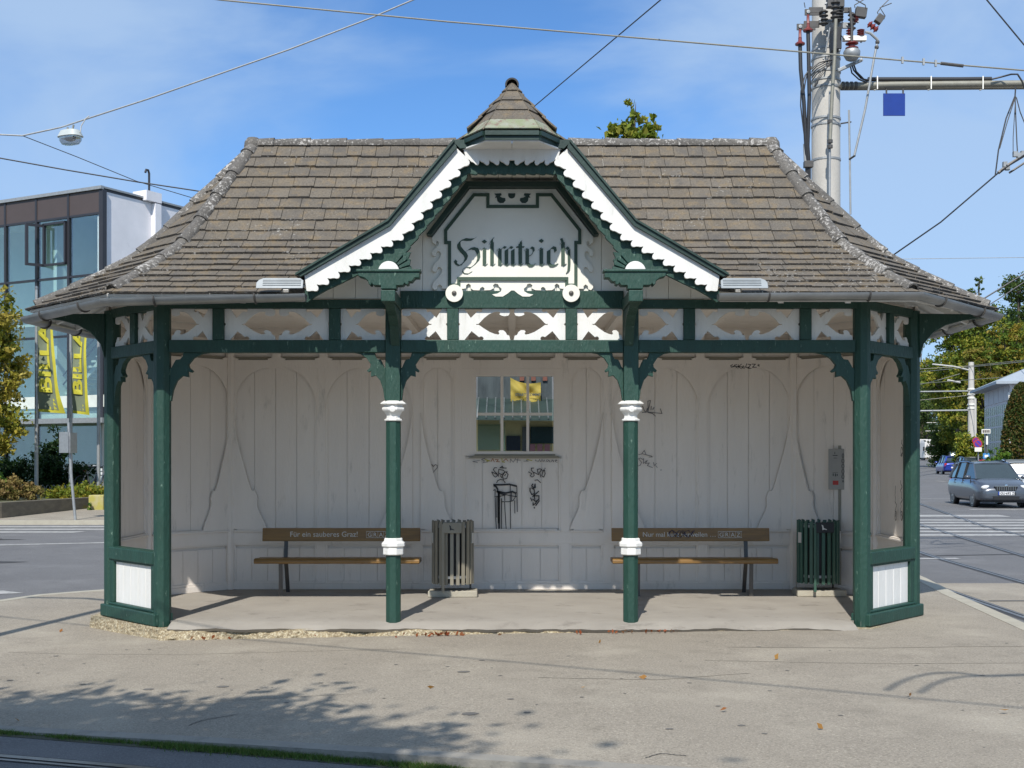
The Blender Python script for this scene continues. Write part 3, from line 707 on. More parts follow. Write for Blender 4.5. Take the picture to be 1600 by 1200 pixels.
# front beams and frieze
mb = MB()
mb.box(-3.40,-1.245,-0.055,0.055,3.075,3.16); mb.box(1.245,3.40,-0.055,0.055,3.075,3.16)
mb.build('top_plate', M['green'], S, bevel=0.004)
mb = MB(); mb.box(-1.095,1.095,-0.056,0.055,3.075,3.245)
mb.build('gable_beam', M['green'], S, bevel=0.004)
for a, b in ((-3.375,-1.245),(-1.095,1.095),(1.245,3.375)):
    mb = MB(); mb.box(a, b, -0.055, 0.055, 2.640, 2.763); mb.build('frieze_beam', M['green'], S, bevel=0.005)
def studs(mb, xs, m=None):
    for x in xs: mb.box(x-0.058, x+0.058, -0.05, 0.05, 2.765, 3.073)
for x in (-2.89,-1.745,-0.583,0.583,1.745,2.89):
    mb = MB(); mb.box(x-0.056, x+0.056, -0.05, 0.05, 2.765, 3.073); mb.build('frieze_stud', M['green'], S, bevel=0.004)
def panel(name_pairs, Mx=None):
    for x0, x1 in name_pairs:
        mb = MB(Mx); Kpiece(mb, x0, x1, -0.012); mb.build('fretwork_panel', M['white'], S)
panel([(-2.947,-3.365),(-2.833,-2.326),(-1.802,-2.309),(-1.688,-1.245),(-0.640,-1.095),(-0.526,-0.012),(0.526,0.012),(0.640,1.095),(1.688,1.245),(1.802,2.309),(2.833,2.326),(2.947,3.365)])
for x, sg_ in ((-1.245,-1),(-1.095,1),(1.095,-1),(1.245,1)):
    mb = MB(); bracket(mb, x, -sg_ if False else (1 if sg_ < 0 else -1)); mb.build('bracket', M['green'], S, bevel=0.003)
for x, s_ in ((-3.37,-1),(3.37,1)):
    mb = MB(); bracket(mb, x, s_, w_=1.25, h_=1.02); mb.build('bracket', M['green'], S, bevel=0.003)
# open chamfer bays (front-left, front-right)
for a, b in ((OCT[0],OCT[1]), (OCT[7],OCT[6])):
    Mx, ln = side_M(a, b)
    mb = MB(Mx); mb.box(0.08, ln-0.08, -0.055, 0.055, 3.075, 3.16); mb.build('top_plate', M['green'], S, bevel=0.004)
    mb = MB(Mx); mb.box(0.08, ln-0.08, -0.055, 0.055, 2.640, 2.763); mb.build('frieze_beam', M['green'], S, bevel=0.005)
    mb = MB(Mx); mb.box(ln/2-0.056, ln/2+0.056, -0.05, 0.05, 2.765, 3.073); mb.build('frieze_stud', M['green'], S, bevel=0.004)
    for x0, x1 in ((ln/2-0.057, 0.085), (ln/2+0.057, ln-0.085)):
        mb = MB(Mx); Kpiece(mb, x0, x1, -0.012); mb.build('fretwork_panel', M['white'], S)
    for x, s_ in ((0.085,-1),(ln-0.085,1)):
        mb = MB(Mx); bracket(mb, x, s_, w_=1.2, h_=1.05); mb.build('bracket', M['green'], S, bevel=0.003)
    mb = MB(Mx); mb.box(0.06, ln-0.06, -0.075, 0.075, 0.545, 0.675); mb.box(0.08, ln-0.08, -0.06, 0.05, 0.525, 0.546)
    mb.build('sill_rail', M['green'], S, bevel=0.012)
    mb = MB(Mx); mb.box(-0.05, ln+0.05, -0.115, 0.09, -0.05, 0.072); mb.box(0.05, ln-0.05, -0.075, 0.06, 0.072, 0.10); mb.build('base_rail', M['green'], S, bevel=0.01)
    mb = MB(Mx); mb.box(0.06, 0.13, -0.06, 0.05, 0.10, 0.545); mb.build('panel_frame', M['green'], S, bevel=0.006); mb = MB(Mx); mb.box(ln-0.15, ln-0.06, -0.06, 0.05, 0.10, 0.545); mb.build('panel_frame', M['green'], S, bevel=0.006)
    mb = MB(Mx); n_ = 5; x0, x1 = 0.131, ln-0.151
    for k in range(n_):
        p, q = x0+(x1-x0)*k/n_+0.0025, x0+(x1-x0)*(k+1)/n_-0.0025; mb.box(p, q, -0.03, -0.005, 0.10, 0.524)
    mb.box(x0, x1, -0.005, 0.01, 0.10, 0.524)
    mb.build('parapet_boards', M['white'], S, bevel=0.004)

# -------- closed walls: back, rear chamfers, sides
def boards(mb, u0, u1, z0, z1, d, wd, gap=0.0022, t=0.012):
    n_ = max(1, round((u1-u0)/wd))
    for k in range(n_):
        a, b = u0+(u1-u0)*k/n_, u0+(u1-u0)*(k+1)/n_
        mb.box(a+gap, b-gap, d, d+t, z0, z1)
def arch_corner(mb, x, s_, z, r, d, t=0.014):
    """spandrel board with a quarter-round cut; x is the pilaster edge, s_ direction into the panel"""
    pts = [(x, z), (x + s_*r, z)] + [(x + s_*(r - r*math.sin(R(a))), z - 1.25*r + 1.25*r*math.cos(R(a))) for a in range(8, 90, 9)] + [(x, z-1.25*r)]
    mb.slab(pts, d, d+t)
def brace(mb, x, s_, d, t=0.016, k=1.0):
    pts = [(0,2.16),(0.020,2.02),(0.045,1.86),(0.085,1.68),(0.135,1.50),(0.185,1.32),(0.225,1.21),(0.25,1.20),(0.262,1.212),(0.285,1.16),(0.30,1.11),(0.292,1.08),(0.295,1.01),(0.32,0.94),(0.38,0.82),(0.41,0.735),(0.25,0.735),(0.17,0.90),(0.13,0.97),(0.07,1.02),(0.05,1.12),(0.03,1.30),(0,1.5)]
    pts = pts[:16] + [(0.0,0.735)]
    mb.slab([(x + s_*a*k, z) for a, z in pts], d, d+t)
def wall(a, b, bays, window=False, brace_at=(), full=True):
    """walls are built with the room side at local d=0 and thickness towards +d outside"""
    Mx, ln = side_M(a, b)
    Mx = Mx @ Matrix.Diagonal((1,-1,1,1))          # d now points outwards
    # backing / outside
    mb = MB(Mx)
    wx0, wx1, wz0, wz1 = (2.85+0.0, 4.03, 1.66, 2.62)
    def cut(z0, z1, d0, d1):
        if window and z1 > wz0 and z0 < wz1:
            mb.box(-0.03, wx0, d0, d1, z0, z1); mb.box(wx1, ln+0.03, d0, d1, z0, z1)
            mb.box(wx0, wx1, d0, d1, z0, wz0); mb.box(wx0, wx1, d0, d1, wz1, z1)
        else: mb.box(-0.03, ln+0.03, d0, d1, z0, z1)
    cut(-0.05, 3.2, 0.03, 0.06)
    wl = mb.build('wall', M['whitein'], S)
    mb = MB(Mx)
    for i in range(len(bays)-1):
        u0, u1 = bays[i]+0.045, bays[i+1]-0.045
        if window and abs((u0+u1)/2 - ln/2) < 0.1: 
            boards(mb, u0, u1, 0.74, 1.62, 0.012, 0.25); 
        else: boards(mb, u0, u1, 0.74, 2.72, 0.012, 0.26)
        boards(mb, u0+0.03, u1-0.03, 0.10, 0.50, 0.012, 0.21)
    mb.build('wall_boards', M['whitein'], wl)
    mb = MB(Mx)
    for u in bays:
        e0, e1 = max(0, u-0.055), min(ln, u+0.055)
        mb.box(e0, e1, -0.012, 0.012, 0.075, 2.73)
        mb.box(max(0,e0-0.025), min(ln,e1+0.025), -0.004, 0.012, 0.10, 2.70)
    mb.build('pilaster', M['whitein'], wl, bevel=0.003)
    mb = MB(Mx)
    mb.box(0, ln, -0.016, 0.012, 0.555, 0.70); mb.box(0, ln, -0.006, 0.012, 0.535, 0.555); 
    sk = MB(Mx); sk.box(0,ln,-0.02,0.012,0.0,0.07); sk.box(0,ln,-0.008,0.012,0.07,0.10); sk.build('skirting_board', M['whitein'], wl, bevel=0.002)
    for i in range(len(bays)-1):
        u0, u1 = bays[i]+0.06, bays[i+1]-0.06; mb.box(u0, u1, -0.05, 0.011, 0.702, 0.722)
        mb.box(u0+0.04, u1-0.04, -0.035, 0.011, 0.722, 0.738)
    mb.build('dado_rail', M['whitein'], wl, bevel=0.003)
    # top rail and frieze with long slots
    mb = MB(Mx); mb.box(0, ln, -0.016, 0.012, 2.70, 2.80); mb.box(0, ln, -0.016, 0.012, 2.92, 2.96); mb.box(0, ln, -0.03, 0.012, 3.12, 3.2); mb.box(0,ln,-0.02,0.012,3.02,3.05)
    n_ = max(1, round(ln/0.575)); 
    for k in range(n_+1):
        c = ln*k/n_; mb.box(max(0,c-0.05), min(ln,c+0.05), -0.016, 0.012, 2.80, 2.92)
        mb.box(max(0,c-0.05), min(ln,c+0.05), -0.016, 0.012, 2.96, 3.02); mb.box(max(0,c-0.05), min(ln,c+0.05), -0.016, 0.012, 3.05, 3.12)
    for k in range(n_):
        c0, c1 = ln*k/n_+0.05, ln*(k+1)/n_-0.05; mb.slab([(c0,2.80),(c0+0.05,2.80),(c0+0.06,2.815),(c0,2.83)], -0.016, 0.012); mb.slab([(c1,2.80),(c1-0.05,2.80),(c1-0.06,2.815),(c1,2.83)], -0.016, 0.012)
    mb.build('wall_frieze', M['whitein'], wl)
    mb = MB(Mx)
    for k in range(n_): mb.box(ln*k/n_+0.07, ln*(k+1)/n_-0.07, 0.006, 0.02, 2.80, 2.84)
    mb.build('vent_slot', M['slot'], wl)
    mb = MB(Mx)
    for i in range(len(bays)-1):
        if window and abs((bays[i]+bays[i+1])/2 - ln/2) < 0.1: continue
        w_ = bays[i+1]-bays[i]-0.11; r = min(0.42, w_*0.5)
        for x_, s_ in ((bays[i]+0.05, 1), (bays[i+1]-0.05, -1)):
            mb = MB(Mx); arch_corner(mb, x_, s_, 2.70, r, -0.020); mb.build('arch_board', M['whitein'], wl, bevel=0.002)
    for u in brace_at:
        for s_ in (-1, 1):
            if (u < 0.1 and s_ < 0) or (u > ln-0.1 and s_ > 0): continue
            mb = MB(Mx); brace(mb, u + s_*0.05, s_, -0.036, 0.028, k=min(1.0, 1.0 if ln > 2 else 0.95)); mb.build('brace_board', M['whitein'], wl, bevel=0.002)
    # outside cladding
    mb = MB(Mx)
    boards(mb, 0, ln, -0.05, 0.72, 0.061, 0.2); 
    if window: boards(mb, 0, wx0, 0.72, 3.2, 0.061, 0.2); boards(mb, wx1, ln, 0.72, 3.2, 0.061, 0.2); mb.box(wx0, wx1, 0.061, 0.07, 0.72, wz0); mb.box(wx0, wx1, 0.061, 0.07, wz1, 3.2)
    else: boards(mb, 0, ln, 0.72, 3.2, 0.061, 0.2)
    mb.build('cladding', M['white'], wl)
    return Mx, wl
Mb, wback = wall(OCT[3], OCT[4], [0, 1.12, 2.285, 2.80, 4.10, 4.615, 5.78, 6.9], True, (0, 2.285, 4.615, 6.9))
wall(OCT[2], OCT[3], [0, 1.174], False, (1.174,))
wall(OCT[5], OCT[4], [0, 1.174], False, (1.174,))
wall(OCT[1], OCT[2], [0, 1.2]); wall(OCT[6], OCT[5], [0, 1.2])
# window in the back wall (local u = x+3.45, d outward)
wx0, wx1, wz0, wz1 = 2.85, 4.03, 1.66, 2.62
u0, u1, z0, z1 = 3.015, 3.945, 1.685, 2.60
u0, u1 = 3.45 + (743-799)/127.9, 3.45 + (864-799)/127.9
mb = MB(Mb)
mb.box(wx0-0.02, u0, -0.014, 0.05, wz0-0.03, 2.70); mb.box(u1, wx1+0.02, -0.014, 0.05, wz0-0.03, 2.70)
mb.box(u0, u1, -0.014, 0.05, z1, 2.70); mb.box(u0, u1, -0.012, 0.05, wz0-0.02, z0)
uw = (u1-u0)/3
win = mb.build('window', M['whitein'], S, bevel=0.003)
mb = MB(Mb)
for k in (1,2): mb.box(u0+uw*k-0.017, u0+uw*k+0.017, 0.0, 0.04, z0, z1)
zm = 1.6 + (716-647)/127.9
for k in range(3): mb.box(u0+uw*k+0.0175, u0+uw*(k+1)-0.0175, 0.002, 0.038, zm-0.017, zm+0.017)
mb.build('glazing_bars', M['whitein'], win)
mb = MB(Mb); mb.slab([(u0-0.10,1.60),(u1+0.10,1.60),(u1+0.03,1.632),(u0-0.03,1.632)], -0.05, 0.011); mb.box(u0-0.02,u1+0.02,-0.02,0.011,1.633,1.65); mb.build('window_sill', M['slot'], win)
M['pane'] = glass_mat('window_pane', (0.66,0.70,0.70), 0.0, 0.03)
for k in range(3):
    for zz in ((z0, zm-0.017), (zm+0.017, z1)):
        mb = MB(Mb); mb.box(u0+uw*k+0.018, u0+uw*(k+1)-0.018, 0.018, 0.022, zz[0], zz[1]); mb.build('pane', M['pane'], win)
# ceiling
mb = MB(); 
yy = 0.03
mb.plate([(x*0.985, 1.43+(y-1.43)*0.985) for x, y in OCT], 3.2, 3.215)
for k in range(12):
    y0_ = 0.05 + 2.75*k/12; 
    mb.box(-3.4, 3.4, y0_+0.003, y0_+0.225, 3.188, 3.199)
mb.build('ceiling', M['whitein'], S)
mb = MB()
for x in (-3.45,-2.3,-1.17,0,1.17,2.3,3.45): mb.box(x-0.04, x+0.04, 0.06, 2.83, 3.12, 3.187)
mb.build('ceiling_joist', M['whitein'], S)
# eave rafters
for i, (x, y) in enumerate(OCT):
    if i in (0, 7): continue
    e = Vector(EAVE[i]); p = Vector((x, y)); d = (e-p).normalized()
    mb = MB(); q = [(0.08,3.12),(0.70,3.085),(0.70,3.05),(0.5,3.03),(0.34,2.99),(0.22,2.92),(0.12,2.80),(0.085,2.66),(0.08,2.66)]
    mb.prism(q, (x,y,0), (d.x,d.y,0), (0,0,1), (-d.y,d.x,0), -0.03, 0.03); mb.build('eave_bracket', M['green'], S, bevel=0.004)
for fi, fac in enumerate(FAC):
    mid, U, Nn, Lh = fac; mb = MB()
    n_ = int(Lh*2/0.6)
    for k in range(1, n_):
        u = -Lh + Lh*2*k/n_
        if abs(u) > Lh-0.35: continue
        if fi == 7 and abs(u) < 2.2: continue
        a = mid + U*u; mb.beam((a.x+Nn.x*0.05, a.y+Nn.y*0.05, 3.075), (a.x+Nn.x*0.72, a.y+Nn.y*0.72, 3.39), 0.05, 0.07); mb.build('rafter', M['white'], S); mb = MB()
# fascia under the eaves
for fi, fac in enumerate(FAC):
    mid, U, Nn, Lh = fac; mb = MB()
    o = Vector((mid.x+Nn.x*0.03, mid.y+Nn.y*0.03, 0)); u3 = Vector((U.x,U.y,0)); n3 = Vector((Nn.x,Nn.y,0))
    rs = [(-Lh+0.02, Lh-0.02)] if fi != 7 else [(-Lh+0.02, -1.93), (1.93, Lh-0.02)]
    for a, b in rs: mb.prism([(a,3.055),(b,3.055),(b,3.115),(a,3.115)], o, u3, (0,0,1), n3, 0, 0.02)
    mb.build('fascia', M['white'], S)
# -------- gutters
def gutter(pts, name='gutter'):
    mb = MB(); pts = [Vector(p) for p in pts]; k = len(pts); rings = [[], []]
    for w_, r in ((0, 0.066), (1, 0.060)):
        for i, p in enumerate(pts):
            if i == 0: d = (pts[1]-p)
            elif i == k-1: d = p - pts[-2]
            else: d = ((p-pts[i-1]).normalized() + (pts[i+1]-p).normalized())
            d.z = 0; d.normalize(); sd_ = Vector((d.y,-d.x,0)); c_ = 1.0
            if 0 < i < k-1: c_ = 1/abs(d.dot((pts[i+1]-p).normalized()))
            rings[w_].append([p + sd_*math.cos(R(a))*r*c_ + Vector((0,0,math.sin(R(a))*r)) for a in range(180, 361, 15)])
    m_ = len(rings[0][0]); vs = [v for g in rings[0]+rings[1] for v in g]; fs = []; o_ = k*m_
    for i in range(k-1):
        for j in range(m_-1):
            fs.append((i*m_+j, i*m_+j+1, (i+1)*m_+j+1, (i+1)*m_+j)); fs.append((o_+i*m_+j, o_+(i+1)*m_+j, o_+(i+1)*m_+j+1, o_+i*m_+j+1))
        for j in (0, m_-1): fs.append((i*m_+j, (i+1)*m_+j, o_+(i+1)*m_+j, o_+i*m_+j))
    for i in (0, k-1):
        fs.append(tuple(i*m_+j for j in range(m_)))
    mb.mesh(vs, fs)
    # rolled front bead
    return mb
GE = [tuple(Vector((x, y)) + (Vector((x, y)) - Vector((max(-2.857,min(2.857,x*0.76)), 1.43))).normalized()*0.012) for x, y in EAVE]
GYF = -0.74-0.045
zg = 3.10
lp = [(-1.90,GYF,zg+0.012),(GE[0][0],GE[0][1],zg-0.03),(GE[1][0],GE[1][1],zg-0.05),(GE[2][0],GE[2][1],zg-0.02),(GE[3][0],GE[3][1],zg-0.04),(-0.01,3.675,zg-0.02)]
rp = [(1.90,GYF,zg+0.015),(GE[7][0],GE[7][1],zg+0.03),(GE[6][0],GE[6][1],zg-0.02),(GE[5][0],GE[5][1],zg-0.02),(GE[4][0],GE[4][1],zg-0.04),(0.01,3.675,zg-0.02)]
for pts in (lp, rp):
    g = gutter(pts).build('gutter', M['zinc'], S, smooth=True)
    for a, b in zip(pts[:-1], pts[1:]):
        a, b = Vector(a), Vector(b); n_ = max(1, round((b-a).length/0.85))
        for k in range(n_):
            c = a.lerp(b, (k+0.5)/n_); d = (b-a).normalized(); sd_ = Vector((d.y,-d.x,0)).normalized()
            mb = MB(); mb.tube([c + sd_*math.cos(R(q))*0.072 + Vector((0,0,math.sin(R(q))*0.072)) for q in range(170, 371, 20)], 0.009, 6); mb.build('gutter_bracket', M['dsteel'], g)
for sgn in (-1, 1):
    mb = MB(); prof = [(0,0.0),(0.43,0.0),(0.43,0.085),(0.40,0.11),(0.06,0.11),(0.02,0.09),(0,0.06)]
    x0 = sgn*2.345
    mb.prism([(a*-sgn, b) for a, b in prof], (x0,-0.87,3.155), (1,0,0), (0,0.42,0.9), (0,-0.9,0.42), -0.004, 0.004)
    mb.build('leaf_guard', M['flash'], S, bevel=0.003)
    mb = MB()
    for k in range(4):
        zz = 0.03 + 0.019*k; u_ = Vector((1,0,0)); v_ = Vector((0,0.42,0.9)).normalized(); n_ = Vector((0,-0.9,0.42))
        o_ = Vector((x0,-0.87,3.155)) + v_*zz + n_*0.007; mb.beam(o_ + u_*(-sgn*0.06), o_ + u_*(-sgn*0.41), 0.006, 0.004)
    mb.build('guard_rib', M['flash'], S)

# -------- floor slab and pebbly plinth
random.seed(11)
def jagz(x): return -0.055 + 0.018*noise.noise(Vector((x*2.3, 7, 0))) + 0.012*noise.noise(Vector((x*11, 2, 0)))
def jag(x): return -0.235 + 0.075*noise.noise(Vector((x*1.7, 3.1, 0))) + 0.03*noise.noise(Vector((x*7, 1.1, 0))) - (0.05 if x > 0 else 0)*0.2
outl = []
xs = [ -3.35 + 6.7*i/110 for i in range(111)]
mb = MB(); ys = [0,0.12,0.3,1.0,2.0,2.85]
grid = []
for x in xs:
    col = [(x, jag(x)-0.0, jagz(x)), (x, jag(x)*0.55, -0.028 + 0.006*noise.noise(Vector((x*3,0,0)))), (x, -0.02, -0.008)]
    for y in ys[1:]: col.append((x, y, 0.0))
    grid.append(col)
vs = [p for c in grid for p in c]; m_ = len(grid[0]); fs = [(i*m_+j, (i+1)*m_+j, (i+1)*m_+j+1, i*m_+j+1) for i in range(110) for j in range(m_-1)]
mb.mesh(vs, fs)
e = [(x, jag(x), -0.055) for x in xs] + [(x, jag(x)+0.012, -0.078) for x in xs[::-1]]
for i in range(110):
    mb.face([grid[i][0], grid[i+1][0], (xs[i+1], jag(xs[i+1])+0.03, jagz(xs[i+1])-0.03), (xs[i], jag(xs[i])+0.03, jagz(xs[i])-0.03)])
mb.plate([(-3.35,0.02),(-3.42,-0.08),(-4.30,0.80),(-4.30,2.05),(-3.45,2.9),(-3.35,2.9)][::-1], -0.05, -0.002)
mb.plate([(3.35,0.02),(3.42,-0.08),(4.30,0.80),(4.30,2.05),(3.45,2.9),(3.35,2.9)], -0.05, -0.002)
mb.build('floor_slab', M['concrete'], S)
mb = MB()   # plinth: rough rubble face below the slab
def rough_face(a, b, z0, z1, n_, dep, amp):
    a, b = Vector(a), Vector(b); d = (b-a).normalized(); o_ = Vector((d.y,-d.x)); rows = 7; g = []
    for i in range(n_+1):
        p = a.lerp(b, i/n_); row = []
        for j in range(rows+1):
            z = z0 + (z1-z0)*j/rows; f_ = 1 - j/rows
            k = dep*f_ + amp*noise.noise(Vector((p.x*22, p.y*22, z*40)))*(1 if 0 < j < rows else 0.4)
            row.append((p.x+o_.x*k, p.y+o_.y*k, z))
        g.append(row)
    vs = [q for r_ in g for q in r_]; m_ = rows+1
    mb.mesh(vs, [(i*m_+j, (i+1)*m_+j, (i+1)*m_+j+1, i*m_+j+1) for i in range(n_) for j in range(rows)])
rough_face((-3.42,-0.19), (3.5,-0.19), -0.20, -0.062, 420, 0.10, 0.028)
rough_face((-4.42,0.76), (-3.42,-0.19), -0.20, -0.048, 90, 0.02, 0.014)
rough_face((3.5,-0.19), (4.42,0.76), -0.20, -0.055, 90, 0.0, 0.01)
mb.plate([(-3.42,-0.19),(3.5,-0.19),(4.42,0.76),(4.42,2.1),(3.5,3.02),(-3.5,3.02),(-4.42,2.1),(-4.42,0.76)], -0.22, -0.058)
mb.build('plinth', M['pebble'], S)

# -------- graffiti
def scrib(mb, pts, D, wd=0.012, y=None):
    """pen line through photo pixels on the plane D metres from the camera"""
    P = [((px-800)/F*D, CAMZ+(716-py)/F*D) for px, py in pts]; yy = CAMY + D
    for i in range(len(P)-1):
        a, b = Vector(P[i]), Vector(P[i+1]); d = (b-a)
        if d.length < 1e-5: continue
        d.normalize(); q = Vector((-d.y, d.x))*wd/2; a = a - d*wd*0.3; b = b + d*wd*0.3
        mb.face([(a.x-q.x,yy-0.0002*i/10,a.y-q.y),(b.x-q.x,yy-0.0002*i/10,b.y-q.y),(b.x+q.x,yy-0.0002*i/10,b.y+q.y),(a.x+q.x,yy-0.0002*i/10,a.y+q.y)])
def zz(mb, lines, ox, oy, k, D, wd): 
    for ln in lines: scrib(mb, [(ox + x/k, oy + y/k) for x, y in ln], D, wd)
DW = 14.843
M['ink'] = mat('marker_ink', (0.015,0.015,0.018), 0.5); M['inkg'] = mat('faded_ink', (0.12,0.12,0.13), 0.6); M['inky'] = mat('yellow_ink', (0.40,0.36,0.03), 0.6); M['inko'] = mat('orange_ink', (0.35,0.14,0.05), 0.6)
mb = MB()
zz(mb, [[(425,285),(395,285),(378,310),(395,340),(430,370),(435,400),(410,420),(385,405),(355,350)], [(355,345),(440,385)], [(450,410),(455,310),(520,320),(545,345),(500,385),(450,360)], [(560,350),(590,380),(570,440),(520,450),(510,400),(545,345),(580,345)], [(470,290),(505,262),(525,290),(480,285),(565,290)], [(480,400),(500,430)], [(540,400),(555,380)],
 [(425,500),(440,470),(480,455),(520,462),(548,500)], [(380,612),(400,600),(410,620)],
 [(400,705),(460,700),(520,685),(545,670),(640,690),(720,705)], [(405,600),(400,710)], [(500,775),(600,775),(660,760),(700,700),(695,660),(640,620)], [(710,550),(716,560),(722,920)],
 [(685,760),(688,940)], [(540,785),(545,900),(562,1170)], [(495,730),(492,1175)], [(620,530),(625,1175)], [(430,700),(428,1000)], [(405,720),(410,1000),(422,1180)], [(540,640),(542,760)], [(640,640),(640,770)]], 730, 700, 9.233, DW, 0.010)
zz(mb, [[(385,530),(500,530),(610,525),(710,550)], [(390,545),(420,560),(440,600)], [(430,620),(500,640),(560,650),(650,630),(700,650)], [(430,630),(500,660),(545,680)], [(455,640),(455,1080)], [(460,640),(460,1180)]], 730, 700, 9.233, DW-0.002, 0.022)
zz(mb, [[(960,290),(925,290),(925,320),(960,360),(965,400),(935,420),(910,400),(930,370),(885,345)], [(960,350),(1030,385),(1010,310),(1050,300),(1075,310),(1045,350),(1060,420)], [(1080,330),(1115,320),(1125,370),(1105,420),(1075,400),(1090,350),(1110,310)], [(975,465),(1015,460),(1058,500)], [(1120,290),(1125,295)]], 730, 700, 9.233, DW, 0.010)
zz(mb, [[(945,520),(930,545),(965,580),(980,520),(985,570),(960,580)], [(905,580),(905,620),(930,670),(970,660),(965,600),(930,575)], [(945,700),(1030,625)], [(950,690),(990,690),(1035,690),(1035,740),(990,770),(945,740)], [(965,680),(975,740)], [(950,790),(950,825),(985,800),(1010,760)], [(990,830),(1040,760)], [(915,720),(935,765)], [(966,855),(970,868)]], 730, 700, 9.233, DW, 0.014)
zz(mb, [[(677,738),(672,731),(672,727),(675,726),(677,729),(680,726),(683,727),(683,731),(677,738)]], 0, 0, 1, DW, 0.007)
g_ = mb.build('graffiti', M['ink'], S)
mb = MB()
zz(mb, [[(180,180),(80,195),(150,210)], [(205,145),(260,150),(205,165),(250,185),(230,210),(300,200)], [(620,210),(625,160),(665,205),(700,150)], [(700,170),(770,175)], [(735,130),(720,215)], [(815,190),(880,190),(850,175)], [(990,165),(985,185),(1015,190)], [(1020,200),(1045,165),(1060,200),(1080,165),(1095,200),(1110,170),(1125,200)], [(1140,170),(1150,200),(1175,180),(1160,165)], [(1190,175),(1180,200),(1205,200)], [(1215,200),(1225,170),(1245,200),(1250,175)], [(1265,185),(1300,180),(1280,170),(1268,195),(1300,208)]], 730, 700, 9.233, 14.828, 0.006)
zz(mb, [[(370,485),(395,460),(410,500),(425,520),(440,480),(445,515),(470,405),(445,410),(448,500)], [(478,460),(475,495)], [(490,490),(505,470),(495,490)], [(390,520),(440,515),(580,530),(565,485)], [(445,520),(490,530),(518,555)]], 940, 560, 6.154, DW, 0.009)
zz(mb, [[(355,925),(385,920),(410,885),(430,930)], [(385,915),(480,940),(490,948),(455,948)], [(400,975),(375,958),(355,965),(385,1000),(370,1030),(350,1035)], [(405,960),(400,1010),(440,980),(420,1010),(460,1005),(440,1030),(490,1050)], [(500,1000),(505,1030),(530,1010)], [(520,1030),(535,1050)], [(565,1073),(578,1073)]], 940, 560, 6.154, DW, 0.007)
mb.build('graffiti', M['inkg'], S)
mb = MB()
zz(mb, [[(1260,60),(1240,70),(1250,85),(1275,78)], [(1300,60),(1275,65),(1300,85),(1280,100)], [(1315,60),(1310,100)], [(1345,55),(1315,80),(1345,100)], [(1365,70),(1350,90),(1375,95)], [(1395,50),(1385,85),(1420,90)], [(1405,55),(1435,60),(1405,95),(1440,95)], [(1445,55),(1480,55),(1450,85),(1490,85)], [(1500,70),(1520,62)], [(1505,55),(1515,78)], [(1260,75),(1400,85)]], 940, 560, 6.154, 14.842, 0.008)
mb.build('graffiti', M['ink'], S)
mb = MB(); zz(mb, [[(255,165),(325,185),(280,190)], [(500,150),(505,200),(540,205)], [(860,165),(935,180)]], 730, 700, 9.233, 14.8275, 0.010); mb.build('graffiti', M['inky'], S)
mb = MB(); zz(mb, [[(345,190),(370,150),(390,200)], [(400,165),(450,170),(420,195),(470,200)], [(520,190),(560,155),(590,190)]], 730, 700, 9.233, 14.827, 0.008); mb.build('graffiti', M['inko'], S)
# tags on the right side wall (plane x = 4.28 inside)
mb = MB()
def sidescr(pts, wd=0.012):
    for (y0_,z0_),(y1_,z1_) in zip(pts, pts[1:]):
        d = Vector((y1_-y0_, z1_-z0_)).normalized(); q = Vector((-d.y,d.x))*wd/2
        mb.face([(4.198,y0_-q.x,z0_-q.y),(4.198,y1_-q.x,z1_-q.y),(4.198,y1_+q.x,z1_+q.y),(4.198,y0_+q.x,z0_+q.y)])
random.seed(5)
for cy, za, zb, amp in ((1.30,1.30,0.92,0.03),(1.10,1.36,0.93,0.04),(1.10,1.80,1.62,0.04)):
    z_ = za; p = []
    while z_ > zb: p.append((cy+random.uniform(-amp,amp), z_)); z_ -= 0.035
    sidescr(p); p = [(cy+0.03*math.cos(a), zb+0.05+0.05*math.sin(a)) for a in [k*0.7 for k in range(10)]]; sidescr(p)
mb.build('graffiti', M['ink'], S)
# ------------------------------------------------------------------ terrain
BRK = [-60.0, 10.0, 29.0, 96.0, 218.0, 600.0, 2500.0]
BRZ = [0.0, 0.0, 0.2, 0.55, 1.46, 3.5, 14.0]
def zr(x, y):
    if y <= BRK[0]: f_ = 0
    else:
        f_ = BRZ[-1]
        for (a,za),(b,zb) in zip(zip(BRK,BRZ), list(zip(BRK,BRZ))[1:]):
            if y <= b: f_ = za + (zb-za)*(y-a)/(b-a); break
    return -0.2 + f_
def zp(x, y): return -0.098 + (0.0185 if x < 0 else 0.011)*max(-4, min(4, x)) + zr(x, y) + 0.2
mb = MB(); YS = [-60,-20,-6,0,10,29,60,96,150,218,600,2500]
XS = [-2500,-300,-60,-20,0,20,60,300,2500]
vs = [(x,y,zr(x,y)) for y in YS for x in XS]; m_ = len(XS)
mb.mesh(vs, [(j*m_+i, j*m_+i+1, (j+1)*m_+i+1, (j+1)*m_+i) for j in range(len(YS)-1) for i in range(m_-1)])
mb.build('road', M['asph'], kind='structure')
